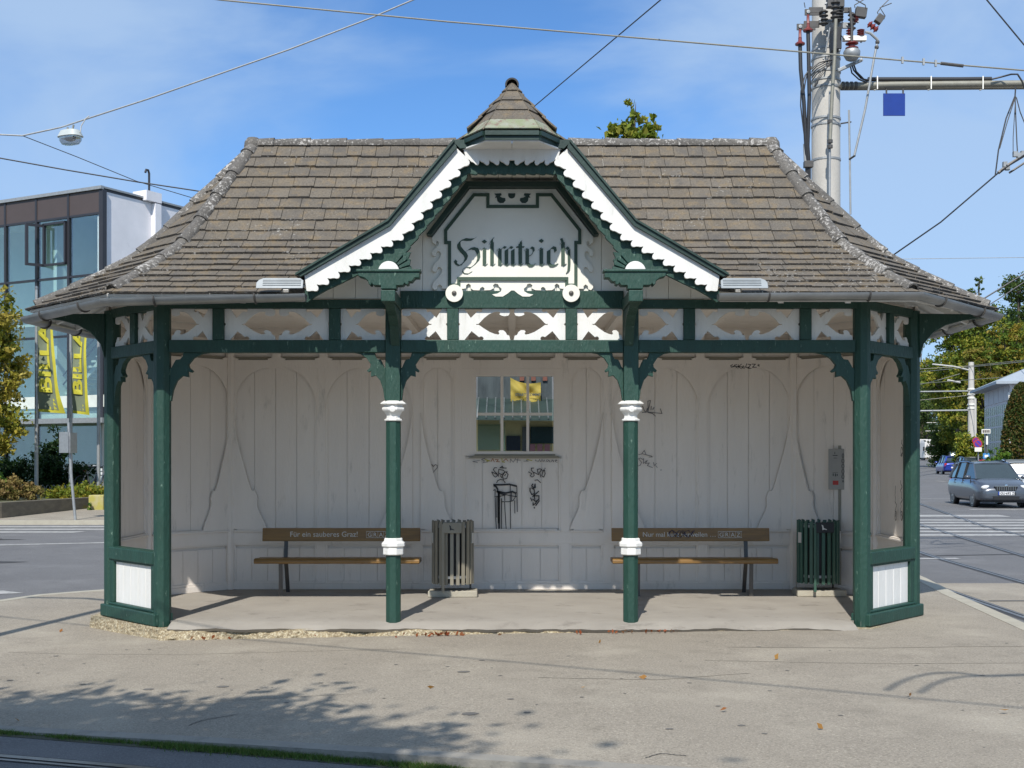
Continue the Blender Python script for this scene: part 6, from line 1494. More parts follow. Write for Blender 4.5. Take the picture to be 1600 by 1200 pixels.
for k, (px, D, rz, mi, lb) in enumerate(((118,42.5,100,2,'black bicycle at the left end of the rack'),(126,42.2,75,1,'red framed bicycle second from the left in the rack'),(134,42.6,105,3,'yellow framed bicycle in the middle of the rack'),(142,42.0,70,0,'white framed bicycle leaning right of the yellow one'),(150,42.4,110,4,'grey bicycle next to the bare flagpole'),(157,42.0,95,0,'white bicycle nearest the shelter corner post'))):
    q = at(px,760,D); bike((q.x,q.y,0.34), R(rz), BK[mi], lb)
t = thing('bicycle_rack', 'low metal hoop rack holding the row of bicycles', 'bicycle rack', (-15.9,29.2,0.34))
for k in range(9):
    mb = MB(); mb.tube([(0.18*k+0.07*math.cos(a), 0, 0.18+0.17*math.sin(a)) for a in [math.pi*i/8 for i in range(9)]] , 0.014, 6); mb.build('hoop', M['galv'], t)
mb = MB(); mb.tube([(-0.1,0.0,0.17),(1.6,0,0.17)],0.014,6); mb.build('rail', M['galv'], t)
# ------------------------------------------------------------------ planting at left
LY = leaf_mat('yellow_willow_leaf', [(0.08,0.11,0.015),(0.24,0.24,0.03),(0.42,0.34,0.05),(0.46,0.38,0.10)])
LG = leaf_mat('bright_leaf', [(0.03,0.08,0.012),(0.08,0.17,0.02),(0.16,0.24,0.03)]); LD = leaf_mat('dark_leaf', [(0.008,0.025,0.006),(0.018,0.045,0.012),(0.035,0.07,0.02)]); LS = leaf_mat('straw_leaf', [(0.20,0.13,0.05),(0.30,0.22,0.08),(0.16,0.16,0.04)])
LW = leaf_mat('lime_leaf', [(0.12,0.17,0.02),(0.24,0.27,0.03),(0.30,0.24,0.03)])
tree('ash_tree', 'yellowing tree with hanging foliage at the left edge before the glass building', (-16.1,25.0,0.3), 7.2, [(0.0,0,5.6,1.0,1.1,1.1),(0.35,0.1,4.0,0.9,1.0,1.2),(-0.8,0.3,3.6,1.3,1.2,1.6),(0.25,-0.2,2.3,1.0,1.0,0.9),(-0.6,0,6.4,0.9,0.9,0.8)], 16000, 0.075, LY, seed=5, trunk_r=0.12, k=35, clump=0.30)
def bush(name, lbl, loc, blobs, n, ls, lm, seed, cat='shrub', group=None):
    t = thing(name, lbl, cat, loc, 0, group); p, c = crown_points(blobs, n, seed, shell=0.3, k=20); p[:,2] = np.abs(p[:,2]); leaves('foliage', lm, p, ls, t, seed=seed, col=c)
    mb = MB(); rs_ = random.Random(seed)
    for b in blobs:
        for k in range(3): mb.tube([(b[0],b[1],-0.05),(b[0]+rs_.uniform(-.5,.5)*b[3], b[1]+rs_.uniform(-.5,.5)*b[4], b[2]+b[5]*0.5)], [0.02,0.006], 5)
    mb.build('stems', M['bark'], t); return t
bush('round_shrub', 'bright green broad leaved shrub below the yellowing tree', (-15.6,24.2,0.34), [(-0.2,0,0.6,0.55,0.5,0.5),(-0.7,0.2,0.4,0.5,0.5,0.4),(-1.2,0,0.6,0.6,0.6,0.5)], 3200, 0.055, LG, 31)
bush('hedge', 'dark green hedge along the entrance behind the flagpoles', (-16.0,29.6,0.34), [(-1.2,0,0.7,0.9,0.5,0.7),(0.0,0,0.75,0.9,0.5,0.75),(0.9,0.1,0.65,0.7,0.5,0.6),(-2.6,0,0.8,1.0,0.5,0.8)], 9000, 0.06, LD, 32, 'hedge')
bush('dry_grass_clump', 'straw coloured grass clump between the shrub and the left flagpole', (-15.0,24.4,0.34), [(0,0,0.35,0.5,0.4,0.35),(0.45,0.2,0.22,0.5,0.3,0.25)], 2600, 0.05, LS, 33, 'ornamental grass')
bush('low_perennial', 'lime green low plants behind the wall between two flagpoles', (-14.2,26.5,0.34), [(0,0,0.15,0.6,0.6,0.25),(0.6,0.6,0.15,0.5,0.5,0.22),(0.1,1.2,0.2,0.7,0.5,0.25)], 3000, 0.045, LW, 34, 'plant')
bush('low_perennial', 'lime green low plants behind the wall beside the bare flagpole', (-13.7,28.6,0.34), [(0,0,0.12,0.6,0.5,0.2),(-0.8,0,0.12,0.6,0.4,0.2)], 2000, 0.045, LW, 35, 'plant')
bush('weed', 'small weed growing at the foot of the stone block', (bp_.x-0.08,bp_.y-0.35,0.02), [(0,0,0.1,0.12,0.06,0.14)], 160, 0.035, LG, 36, 'plant')
bush('climbing_plant', 'dark climber hanging beside the ground floor entrance left of the middle flagpole', (-15.6,31.4,0.34), [(-0.6,0,1.6,0.4,0.3,0.9),(-1.1,0,0.9,0.5,0.3,0.9)], 2500, 0.06, LD, 37, 'climber')
# tree top behind the shelter
TL = leaf_mat('maple_leaf', [(0.11,0.16,0.02),(0.20,0.25,0.03),(0.33,0.31,0.05)])
q = at(988,190,33)
tree('maple_tree', 'green treetop rising above the roof ridge right of the gable', (q.x,q.y,0.1), 11.6, [(0.05,0,10.1,0.62,0.6,0.75),(-0.50,0,10.3,0.22,0.3,0.55),(0.08,0,10.9,0.26,0.3,0.45),(0.5,0,10.35,0.26,0.3,0.5),(0.0,0,8.6,1.1,1.0,1.0),(1.4,0,9.0,0.5,0.4,0.78)], 4200, 0.10, TL, seed=41, trunk_r=0.13, k=14, clump=0.42, shell=0.15)
# ------------------------------------------------------------------ cafe seen through the window
t = thing('cafe_building', 'building with dark upper front and cream ground floor seen through the shelter window', 'building', (-8,22.5,-0.1))
M['cream'] = mat('cream_wall', (0.66,0.58,0.32), 0.8); M['slate'] = mat('dark_facade', (0.05,0.055,0.062), 0.7, (0.14,0.15,0.155), 2.5, 0.8, stretch=(1.5,1,0.4)); M['canopy'] = mat('ribbed_canopy', (0.05,0.075,0.07), 0.5, (0.08,0.11,0.10), 2, 0.5)
mb = MB(); mb.box(0,13.5,0,8,3.2,6.4); mb.build('upper_front', M['slate'], t)
mb = MB(); mb.box(0,13.5,0,8,0,3.19); mb.build('ground_floor', M['cream'], t)
mb = MB(); mb.mesh([(0,-1.6,2.86),(13.5,-1.6,2.70),(13.5,0,3.35),(0,0,3.45),(0,-1.6,2.82),(13.5,-1.6,2.66),(13.5,0,3.31),(0,0,3.41)], [(0,1,2,3),(7,6,5,4),(0,4,5,1),(1,5,6,2),(2,6,7,3),(3,7,4,0)]); cn = mb.build('canopy', M['canopy'], t)
for k in range(56): mb = MB(); x = 0.1+0.24*k; mb.beam((x,-1.63,2.89-0.16*x/13.5),(x,-0.01,3.47-0.1*x/13.5),0.035,0.04); mb.build('canopy_rib', M['galv'], cn)
for k in range(18): mb = MB(); x = 0.2+0.75*k; mb.beam((x,-1.4,2.70),(x,-0.01,3.05),0.07,0.10); mb.build('canopy_beam', M['signw'], t)
def cb(name, px0, px1, py0, py1, D, m, dp=0.06): a, b = at(px0,py1,D), at(px1,py0,D); mb = MB(); mb.box(a.x+8,b.x+8,a.y-22.5-dp,a.y-22.5,a.z+0.1,b.z+0.1); return mb.build(name, m, t)
cb('shop_window',747,781,663,703,34.49,M['bglass']); cb('door',791,813,681,704,34.49,mat('dark_shopfront',(0.03,0.035,0.05),0.3)); cb('door',816,828,667,710,34.49,M['slate']); cb('shop_window',829,866,667,693,34.49,mat('green_shopfront',(0.03,0.06,0.06),0.2)); cb('drainpipe',787,789,660,712,34.4,M['bglass'])
for k in range(3): cb('poster',828+11.5*k,836+11.5*k,694,705,34.35,BK[1] if False else mat('pink_poster',(0.50,0.22,0.25),0.7))
for k in range(4): cb('brick_patch',812+18*k,819+18*k,588,595,34.49,mat('brick_red',(0.38,0.14,0.10),0.8))
t = thing('banner', 'creased yellow cloth banner with dark lettering seen through the shelter window', 'banner', tuple(at(821,612,34.3))); O3 = at(821,612,34.3)
cr_ = [at(797.5,590,34.3), at(845,597,34.3), at(845,633,34.3), at(798,630,34.3)]
mb = MB(); vs = []; n_ = 14
for i in range(n_+1):
    for j in range(n_+1):
        a, b = i/n_, j/n_; p = cr_[0].lerp(cr_[1],a).lerp(cr_[3].lerp(cr_[2],a), b) - O3; p.y += 0.05*math.sin((a-b)*9) + 0.04*math.sin((a+b)*7); p.z -= 0.10*math.sin(a*math.pi)*(1-b); vs.append(tuple(p))
mb.mesh(vs, [(i*(n_+1)+j, i*(n_+1)+j+1, (i+1)*(n_+1)+j+1, (i+1)*(n_+1)+j) for i in range(n_) for j in range(n_)]); mb.build('cloth', M['yellow'], t, smooth=True)
mb = MB(); q = at(805,619,34.3)-O3; add_text(mb, 'START COMMITTEN', 0.105, (q.x,q.y-0.12,q.z), depth=0.001, offset=0.003); mb.build('lettering', M['slate'], t)

# ------------------------------------------------------------------ cars
M['carglass'] = mat('car_glass', (0.035,0.05,0.055), 0.06, spec=0.8); M['chrome'] = mat('chrome', (0.6,0.6,0.6), 0.15, metal=1.0); M['hl'] = mat('headlamp', (0.72,0.72,0.70), 0.15, coat=1.0); M['tl'] = mat('tail_lamp', (0.45,0.02,0.02), 0.2, coat=1.0); M['plate'] = mat('number_plate', (0.75,0.75,0.75), 0.4); M['rim'] = mat('alloy_rim', (0.42,0.43,0.44), 0.35, metal=0.5)
def car(lbl, loc, yaw, paint, plate='', L_=4.2, Hs=1.0, frontside=True):
    t = thing('parked_car' if 'parked' in lbl else 'car', lbl, 'car', loc, yaw)
    st = [(-2.12,.38,.66,.74,.60,.80),(-2.04,.27,.77,.80,.74,.92),(-1.7,.20,.81,.825,.76,.95),(-1.0,.19,.81,.83,.78,.945),(0,.19,.81,.83,.78,.93),(.75,.19,.81,.83,.77,.935),(1.15,.19,.81,.83,.74,.93),(1.5,.19,.81,.82,.71,.87),(1.85,.20,.78,.79,.66,.77),(2.03,.24,.70,.72,.58,.68),(2.12,.30,.58,.60,.50,.56)]
    secs = []
    for x, zl, wl, wm, ws, zs in st:
        wl, wm, ws = wl*1.035, wm*1.035, ws*1.02
        h = [(0,zl),(wl*0.93,zl),(wl,zl+0.08),(wm,zl+(zs-zl)*0.48),(wm*0.985,zl+(zs-zl)*0.78),(ws,zs-0.015),(ws*0.75,zs+0.015),(0,zs+0.04)]
        secs.append([(x,y,z) for y, z in h] + [(x,-y,z) for y, z in h[-2:0:-1]])
    mb = MB(); loft(mb, secs); bd = mb.build('body', paint, t, smooth=True, angle=50)
    sb = bd.modifiers.new('sub','SUBSURF'); sb.levels = 1; sb.render_levels = 2
    # cabin
    B = [(-2.05,.72,.94),(-1.2,.755,.945),(0.0,.76,.93),(1.20,.70,.93)]; Tp = [(-1.86,.54,1.40),(-1.1,.60,1.475),(-0.2,.60,1.485),(0.42,.57,1.43)]
    mb = MB(); v = []
    for (bx,by,bz),(tx,ty,tz) in zip(B,Tp): v += [(bx,by,bz),(tx,ty,tz),(tx,-ty,tz),(bx,-by,bz)]
    fs = []
    for i in range(3): fs += [(4*i,4*i+4,4*i+5,4*i+1),(4*i+3,4*i+2,4*i+6,4*i+7)]
    fs += [(0,1,2,3),(12,15,14,13)]
    mb.mesh(v, fs); mb.build('window_glass', M['carglass'], t)
    mb = MB(); rs_ = [[(x, s_*y, z) for s_, y in ((1,ty+0.015),(1,ty*0.5),(-1,ty*0.5),(-1,ty+0.015)) for x, z in ((tx,tz + (0.0 if abs(y-ty) < 0.02 else 0.03)),)] for tx,ty,tz in [(-1.95,.53,1.385)]+Tp[1:3]+[(0.45,.56,1.425)]]
    vs = [p for r_ in rs_ for p in r_] + [(p[0],p[1],p[2]-0.03) for r_ in rs_ for p in r_]; n4 = 16
    f2 = [(i*4+j,i*4+j+1,(i+1)*4+j+1,(i+1)*4+j) for i in range(3) for j in range(3)]; f2 += [(n4+a,n4+d,n4+c,n4+b) for a,b,c,d in f2]
    f2 += [(j, j+1, n4+j+1, n4+j) for j in range(3)] + [(12+j, n4+12+j, n4+13+j, 13+j) for j in range(3)] + [(4*i, n4+4*i, n4+4*i+4, 4*i+4) for i in range(3)] + [(4*i+3, 4*i+7, n4+4*i+7, n4+4*i+3) for i in range(3)]
    mb.mesh(vs, f2); mb.build('roof', paint, t, smooth=True)
    mb = MB()
    for s_ in (1,-1):
        for i, (w1) in ((0,0.13),(3,0.055)): mb.tube([(B[i][0],s_*B[i][1],B[i][2]-0.02),(Tp[i][0],s_*Tp[i][1],Tp[i][2]+0.01)], w1*0.5, 8)
        mb.tube([(a[0],s_*(a[1]+0.0),a[2]) for a in Tp], 0.028, 6)
    mb.build('pillar', paint, t, smooth=True)
    mb = MB()
    for s_ in (1,-1):
        mb.beam((-0.05,s_*0.765,.93),(-0.10,s_*0.61,1.475),0.08,0.012,(1,0,0)); mb.beam((-1.15,s_*0.762,.94),(-1.08,s_*0.61,1.465),0.07,0.012,(1,0,0))
        mb.tube([(-1.75,s_*.56,1.47),(-1.0,s_*.57,1.53),(0.1,s_*.57,1.50)],0.014,6)
    mb.build('trim', M['black'], t)
    for x in (-1.28, 1.26):
        for s_ in (1,-1):
            mb = MB(); mb.lathe([(0.20,-0.01),(0.30,-0.012),(0.335,0.0),(0.335,0.005)] , (x, s_*0.822, 0.33), 28, axis='y') if False else mb.lathe([(0.0,-0.06),(0.345,-0.06),(0.345,0.02),(0.0,0.02)], (x, 0.79 if s_ > 0 else -0.72, 0.335), 28, axis='y'); mb.build('wheel_arch', M['black'], t)
            mb = MB(); mb.lathe([(0.20,-0.09),(0.30,-0.10),(0.312,-0.07),(0.312,0.05),(0.30,0.09),(0.20,0.08)], (x, s_*0.745, 0.312), 28, axis='y'); wh = mb.build('wheel', M['rubber'], t, smooth=True)
            mb = MB()
            for k in range(5):
                a = 2*math.pi*k/5+0.3; mb.beam((x, s_*0.845, 0.312),(x+0.185*math.cos(a), s_*0.842, 0.312+0.185*math.sin(a)), 0.02, 0.065, (0,1,0)) if False else mb.prism([(0.0,-0.03),(0.19,-0.045),(0.19,0.045),(0,0.03)], (x,s_*0.825,0.312), (math.cos(a),0,math.sin(a)), (-math.sin(a),0,math.cos(a)), (0,1,0), -0.012, 0.012)
            mb.lathe([(0.19,-0.012),(0.215,-0.014),(0.215,0.014),(0.19,0.012),(0.19,-0.012)], (x,s_*0.828,0.312), 24, axis='y'); mb.lathe([(0.0,-0.02),(0.05,-0.02),(0.05,0.02),(0,0.02)], (x,s_*0.825,0.312), 12, axis='y')
            mb.build('rim', M['rim'], wh)
    for s_ in (1,-1):
        mb = MB(Matrix.Translation((1.93,s_*0.575,0.655)) @ Matrix.Rotation(s_*R(-22),4,'Z') @ Matrix.Rotation(R(-14),4,'Y') @ Matrix.Diagonal((0.10,0.19,0.085,1))); mb.lathe([(0.0,-1),(0.5,-0.86),(0.87,-0.5),(1,0),(0.87,0.5),(0.5,0.86),(0.0,1)], (0,0,0), 16); mb.build('headlight', M['hl'], t, smooth=True)
        mb = MB(Matrix.Translation((2.0,s_*0.56,0.40)) @ Matrix.Diagonal((0.09,0.12,0.045,1))); mb.lathe([(0.0,-1),(0.5,-0.86),(0.87,-0.5),(1,0),(0.87,0.5),(0.5,0.86),(0.0,1)], (0,0,0), 12); mb.build('fog_light', M['hl'], t, smooth=True)
        mb = MB(Matrix.Translation((0.95,s_*0.90,0.98)) @ Matrix.Diagonal((0.07,0.11,0.065,1))); mb.lathe([(0.0,-1),(0.6,-0.86),(0.92,-0.5),(1,0),(0.92,0.5),(0.6,0.86),(0.0,1)], (0,0,0), 12); mb.build('mirror', paint, t, smooth=True)
        mb = MB(); mb.box(-2.09,-1.93,min(s_*0.56,s_*0.76),max(s_*0.56,s_*0.76),0.62,0.90); mb.build('tail_light', M['tl'], t, bevel=0.02)
        for x in (0.05,-0.95): mb = MB(); mb.box(x-0.1,x+0.08,min(s_*0.82,s_*0.85),max(s_*0.82,s_*0.85),0.76,0.79); mb.build('door_handle', paint, t)
        mb = MB(); 
        for x in (1.0,0.02,-1.0): mb.box(x-0.004,x+0.004,min(s_*0.80,s_*0.8335),max(s_*0.80,s_*0.8335),0.32,0.90)
        mb.build('door_gap', M['black'], t)
    mb = MB(); mb.prism([(-0.36,0.70),(0.36,0.70),(0.30,0.56),(-0.30,0.56)], (2.10,0,0), (0,1,0), (0,0,1), (1,0,0), -0.05, 0.025); g_ = mb.build('grille', M['black'], t)
    mb = MB(); 
    for k in range(9): y = -0.28+0.07*k; mb.box(2.12,2.132,y-0.006,y+0.006,0.565,0.69)
    mb.prism([(-0.38,0.715),(0.38,0.715),(0.36,0.695),(-0.36,0.695)], (2.10,0,0), (0,1,0), (0,0,1), (1,0,0), -0.03, 0.035); mb.lathe([(0.0,0),(0.045,0.0),(0.045,0.02),(0,0.025)], (2.12,0,0.72), 14, axis='x'); mb.build('grille_trim', M['chrome'], g_)
    mb = MB(); mb.prism([(-0.42,0.38),(0.42,0.38),(0.38,0.28),(-0.38,0.28)], (2.10,0,0), (0,1,0), (0,0,1), (1,0,0), -0.05, 0.02); mb.build('bumper_vent', M['black'], t)
    mb = MB(); mb.box(2.125,2.14,-0.26,0.26,0.42,0.53); pl = mb.build('number_plate', M['plate'], t); mb = MB(); mb.box(-2.15,-2.12,-0.26,0.26,0.50,0.61); mb.build('number_plate', M['plate'], t)
    if plate:
        mb = MB(); add_text(mb, plate, 0.105, (2.1415,-0.195,0.437), (0,1,0), (0,0,1), 0.001, offset=0.003); mb.build('lettering', M['black'], pl); mb = MB(); mb.box(2.1395,2.142,-0.26,-0.215,0.42,0.53); mb.build('blue_band', M['blue'], pl)
    mb = MB(); mb.box(-2.0,1.9,-0.7,0.7,0.17,0.25); mb.build('underbody', M['black'], t)
    return t
def paint(name, c): return mat(name, c, 0.28, [x*0.9 for x in c], 3, 0.3, coat=0.7, metal=0.25)
q = at(1540,786,40.6)
grey_car = car('dark grey estate car driving towards the viewer on the right road', (q.x+0.3,q.y+0.6,zr(0,q.y)), R(-96), paint('grey_metallic', (0.075,0.088,0.11)), 'GU·692 ZB')
q = at(1592,0,49); car('silver hatchback with red tail lamps cut by the right edge of the photo', (q.x+0.75,q.y+2.0,zr(0,q.y)), R(72), paint('silver_metallic', (0.42,0.45,0.48)))
q = at(1592,0,60); car('red car mostly hidden behind the dark grey estate car', (q.x,q.y,zr(0,q.y)), R(20), paint('red_gloss', (0.40,0.02,0.015)))
q = at(1484,0,99); car('blue hatchback driving away along the road towards the lorry', (q.x,q.y,zr(0,q.y)), R(80), paint('blue_gloss', (0.02,0.05,0.33)))
q = at(1493,0,128); car('distant parked silver car partly behind the hedge', (q.x,q.y,zr(0,q.y)+0.25), R(75), paint('silver_far', (0.35,0.42,0.42)))
q = at(1520,0,76); car('black car whose roof shows just above the grey estate car', (q.x,q.y,zr(0,q.y)), R(-100), paint('black_gloss', (0.02,0.022,0.028)))
# lorry
q = at(1452,0,222); t = thing('lorry', 'white lorry coming down the far road beside the right post', 'lorry', (q.x,q.y,zr(0,q.y)), R(4))
wp = mat('lorry_white', (0.72,0.70,0.66), 0.4)
mb = MB(); mb.slab([(-1.25,0.45),(1.25,0.45),(1.25,3.2),(1.15,3.75),(-1.15,3.75),(-1.25,3.2)], -1.0, 1.2); mb.build('cab', wp, t, bevel=0.08)
mb = MB(); mb.slab([(-1.08,1.75),(1.08,1.75),(1.02,2.55),(-1.02,2.55)], -1.06, -0.99); mb.build('windscreen', M['carglass'], t)
mb = MB(); mb.slab([(-0.75,0.95),(0.75,0.95),(0.8,1.5),(-0.8,1.5)], -1.05, -0.99); mb.build('grille', M['signgrey'], t)
mb = MB(); mb.box(-0.6,0.6,-1.04,-0.99,2.95,3.1); mb.build('name_board', M['signgrey'], t)
mb = MB(); mb.box(-0.45,0.45,-1.04,-0.995,1.57,1.67); mb.build('emblem_bar', M['tl'], t)
for s_ in (-1,1):
    mb = MB(); mb.box(s_*1.02-0.17,s_*1.02+0.17,-1.05,-0.99,0.62,0.82); mb.build('headlight', M['hl'], t)
    mb = MB(); mb.box(s_*1.42-0.12,s_*1.42+0.12,-0.95,-0.85,1.7,2.5); mb.build('mirror', M['black'], t)
    for y in (0,5.5): mb = MB(); mb.lathe([(0.2,-0.15),(0.48,-0.15),(0.5,0),(0.48,0.15),(0.2,0.15)], (s_*1.05,y,0.5), 18, axis='x'); mb.build('wheel', M['rubber'], t)
mb = MB(); mb.box(-1.25,1.25,1.5,9.5,0.9,3.9); mb.build('trailer', wp, t)
# ------------------------------------------------------------------ right side: signs
def tubeat(t, name, pts, r, m, o, n=8): mb = MB(); mb.tube([at(*p)-o for p in pts], r, n); return mb.build(name, m, t, smooth=True)
o = at(1528.5,725,72); o.z = zr(0,o.y); t = thing('no_stopping_sign', 'round red and blue no stopping sign with a white plate on a post', 'road sign', tuple(o))
tubeat(t, 'post', [(1528.7,722,72),(1528.5,686,72)], 0.04, M['galv'], o)
for (px, py, dd, rr) in ((1528,693.5,71.8,0.26),(1525,689,72.3,0.22)):
    c = at(px,py,dd)-o; mb = MB(); mb.lathe([(rr,0.02),(rr,-0.0)], c, 24, axis='y'); dsc = mb.build('disc', M['tl'], t); mb = MB(); mb.lathe([(rr*0.74,-0.008),(rr*0.74,0.0)], c, 24, axis='y'); mb.build('blue_field', mat('sign_violet',(0.08,0.04,0.35),0.5), dsc)
    mb = MB(); mb.beam((c.x-rr*0.5,c.y-0.012,c.z+rr*0.5),(c.x+rr*0.5,c.y-0.012,c.z-rr*0.5),0.006,rr*0.2,(1,0,1)); mb.build('red_bar', M['tl'], dsc)
c = at(1528.5,702.5,71.8)-o; mb = MB(); mb.box(c.x-0.21,c.x+0.21,c.y-0.01,c.y+0.02,c.z-0.12,c.z+0.13); mb.build('plate', M['signw'], t)
o = at(1541,720,68); o.z = zr(0,o.y); t = thing('bus_stop_sign', 'bus stop post with dotted display, white strip and blue panel', 'bus stop', tuple(o))
tubeat(t, 'post', [(1541,722,68),(1541,672,68)], 0.045, M['dsteel'], o)
c = at(1540.5,674,67.9)-o; mb = MB(); mb.box(c.x-0.24,c.x+0.24,c.y-0.03,c.y+0.03,c.z-0.12,c.z+0.12); dp_ = mb.build('display', M['signw'], t)
for k in range(4): mb = MB(); mb.box(c.x-0.20+0.105*k,c.x-0.12+0.105*k,c.y-0.036,c.y-0.031,c.z-0.08,c.z+0.08); mb.build('digit', M['bpanel'], dp_)
c = at(1542,688,67.9)-o; mb = MB(); mb.box(c.x-0.05,c.x+0.05,c.y-0.03,c.y+0.01,c.z-0.24,c.z+0.24); mb.build('strip', M['signw'], t)
c = at(1541,713,67.6)-o; mb = MB(); mb.box(c.x-0.18,c.x+0.18,c.y-0.03,c.y+0.02,c.z-0.17,c.z+0.17); bp2 = mb.build('blue_panel', mat('bus_blue',(0.05,0.25,0.55),0.5), t); mb = MB(); mb.box(c.x-0.10,c.x+0.10,c.y-0.036,c.y-0.031,c.z-0.06,c.z+0.08); mb.build('bus_symbol', M['signw'], bp2)
# far masts with span wires and lamps
o = at(1517.5,700,92); o.z = zr(0,o.y); t = thing('far_mast', 'pale concrete mast with two lamp arms in front of the autumn trees', 'mast', tuple(o))
mb = MB(); mb.lathe([(0.26,-0.2),(0.24,4),(0.20,8.6),(0,8.62)], (0,0,0), 14); mb.build('pole', M['pole'], t, smooth=True)
for py in (608,616,622,632,638): c = at(1517.5,py,92)-o; mb = MB(); mb.lathe([(0.24,-0.06),(0.28,-0.05),(0.28,0.05),(0.24,0.06)], c, 12); mb.build('band', M['signw'], t)
tubeat(t, 'lamp_arm', [(1513,578,92),(1490,572.5,91.5),(1457,569,91)], 0.055, M['ltext'], o); tubeat(t, 'lamp_arm', [(1500,597.5,91),(1481,594,90.5)], 0.07, M['ltext'], o)
tubeat(t, 'cross_arm', [(1513,611,92),(1436,612,92)], 0.05, M['galv'], o); tubeat(t, 'cross_arm', [(1513,641,92),(1438,642,92)], 0.06, M['galv'], o)
o = at(1523,700,100); o.z = zr(0,o.y); t = thing('slim_mast', 'slimmer pale mast standing just right of the far mast', 'mast', tuple(o)); mb = MB(); mb.lathe([(0.18,-0.2),(0.14,6.2),(0,6.22)], (0,0,0), 12); mb.build('pole', M['pole'], t, smooth=True)
mb = MB(); mb.lathe([(0.19,2),(0.20,2.02),(0.20,2.4),(0.19,2.42)], (0,0,0), 12); mb.build('band', M['ltext'], t)
o = at(1476,700,150); o.z = zr(0,o.y); t = thing('distant_mast', 'thin distant mast with three cross arms over the road', 'mast', tuple(o)); mb = MB(); mb.lathe([(0.12,-0.2),(0.09,6.6),(0,6.62)], (0,0,0), 8); mb.build('pole', M['galv'], t)
for py, xa, xb in ((651,1468,1486),(660.5,1448,1494),(668,1468,1500),(673.5,1446,1500)): tubeat(t, 'cross_arm', [(xa,py,150),(xb,py-0.5,150)], 0.05, M['ltext'], o, 6)
for lb, pts in (('span wire from the far mast sloping up to the right',[(1430,577,92),(1513,572,92),(1700,552,80)]),('second span wire across the autumn trees at right',[(1430,600,92),(1560,590,85),(1700,574,80)]),('wire running from the far mast down to the left',[(1430,603,95),(1465,594,92),(1500,584,92)]),('wire below the lamp arms passing behind the white building',[(1430,626,92),(1510,618,92),(1620,598,80)]),('upper thin trolley wire right of the shelter',[(1430,582,90),(1600,565,70),(1700,558,60)])):
    wire(lb, pts, 0.022, M['bronze'])
# white building with tall windows
A = Vector((28.6,58.0,0.4)); e1 = Vector((2.1,9.0,0)).normalized(); e2 = Vector((9.0,-2.1,0)).normalized()
t = thing('pavilion', 'white pavilion with tall gridded windows and a pale metal roof at right', 'building', tuple(A)); gm = mat('grey_frame', (0.52,0.53,0.56), 0.6)
mb = MB(); mb.prism([(0,0),(9.3,0),(9.3,5.6),(0,5.6)], (0,0,0), e1, UP, e2, 0.05, 10); mb.build('wall', M['render'], t)
mb = MB(); mb.prism([(0,0),(10,0),(10,5.6),(0,5.6)], (0,0,0), e2, UP, e1, 0.0, 0.04) if False else mb.prism([(-0.05,0),(0.55,0),(0.55,5.0),(-0.05,5.0)], (0,0,0), e2, UP, -e1, 0.0, 0.2); mb.build('pier', M['white'], t)
mb = MB(); mb.prism([(0.1,0.2),(9.1,0.2),(9.1,4.45),(0.1,4.45)], (0,0,0), e1, UP, -e2, -0.045, 0.0); wn = mb.build('window_band', mat('pavilion_glass',(0.05,0.07,0.05),0.25,(0.12,0.13,0.05),0.8,0.6), t)
mb = MB()
for k in range(13): mb.prism([(0.1+0.75*k-(0.11 if k%3==0 else 0.05),0.2),(0.1+0.75*k+(0.11 if k%3==0 else 0.05),0.2),(0.1+0.75*k+(0.11 if k%3==0 else 0.05),4.45),(0.1+0.75*k-(0.11 if k%3==0 else 0.05),4.45)], (0,0,0), e1, UP, -e2, 0.0, 0.012)
for z in (0.22,1.2,2.2,3.1,3.8,4.42): mb.prism([(0.1,z-0.05),(9.1,z-0.05),(9.1,z+0.05),(0.1,z+0.05)], (0,0,0), e1, UP, -e2, 0.0, 0.010)
mb.build('glazing_grid', gm, wn)
mb = MB()
for k in range(5): mb.prism([(0.15+1.85*k,4.55),(1.9+1.85*k,4.55),(1.9+1.85*k,5.5),(0.15+1.85*k,5.5)], (0,0,0), e1, UP, -e2, -0.045, 0.0)
mb.build('frieze_panel', gm, t)
mb = MB(); rb = [(-0.8,-0.8),(10.1,-0.8),(10.1,11),(-0.8,11)]
P4 = [e1*a + e2*b + UP*5.6 for a, b in rb]; Pt = [e1*4.65 + e2*4.5 + UP*7.9, e1*4.65 + e2*6 + UP*7.9]
mb.mesh([tuple(p) for p in P4] + [tuple(p-UP*0.15) for p in P4] + [tuple(p) for p in Pt], [(0,1,8),(1,2,9,8),(2,3,9),(3,0,8,9),(7,6,5,4),(0,4,5,1),(1,5,6,2),(2,6,7,3),(3,7,4,0)]); mb.build('roof', mat('pale_metal_roof',(0.34,0.38,0.42),0.6,(0.29,0.33,0.37),2,0.5), t)
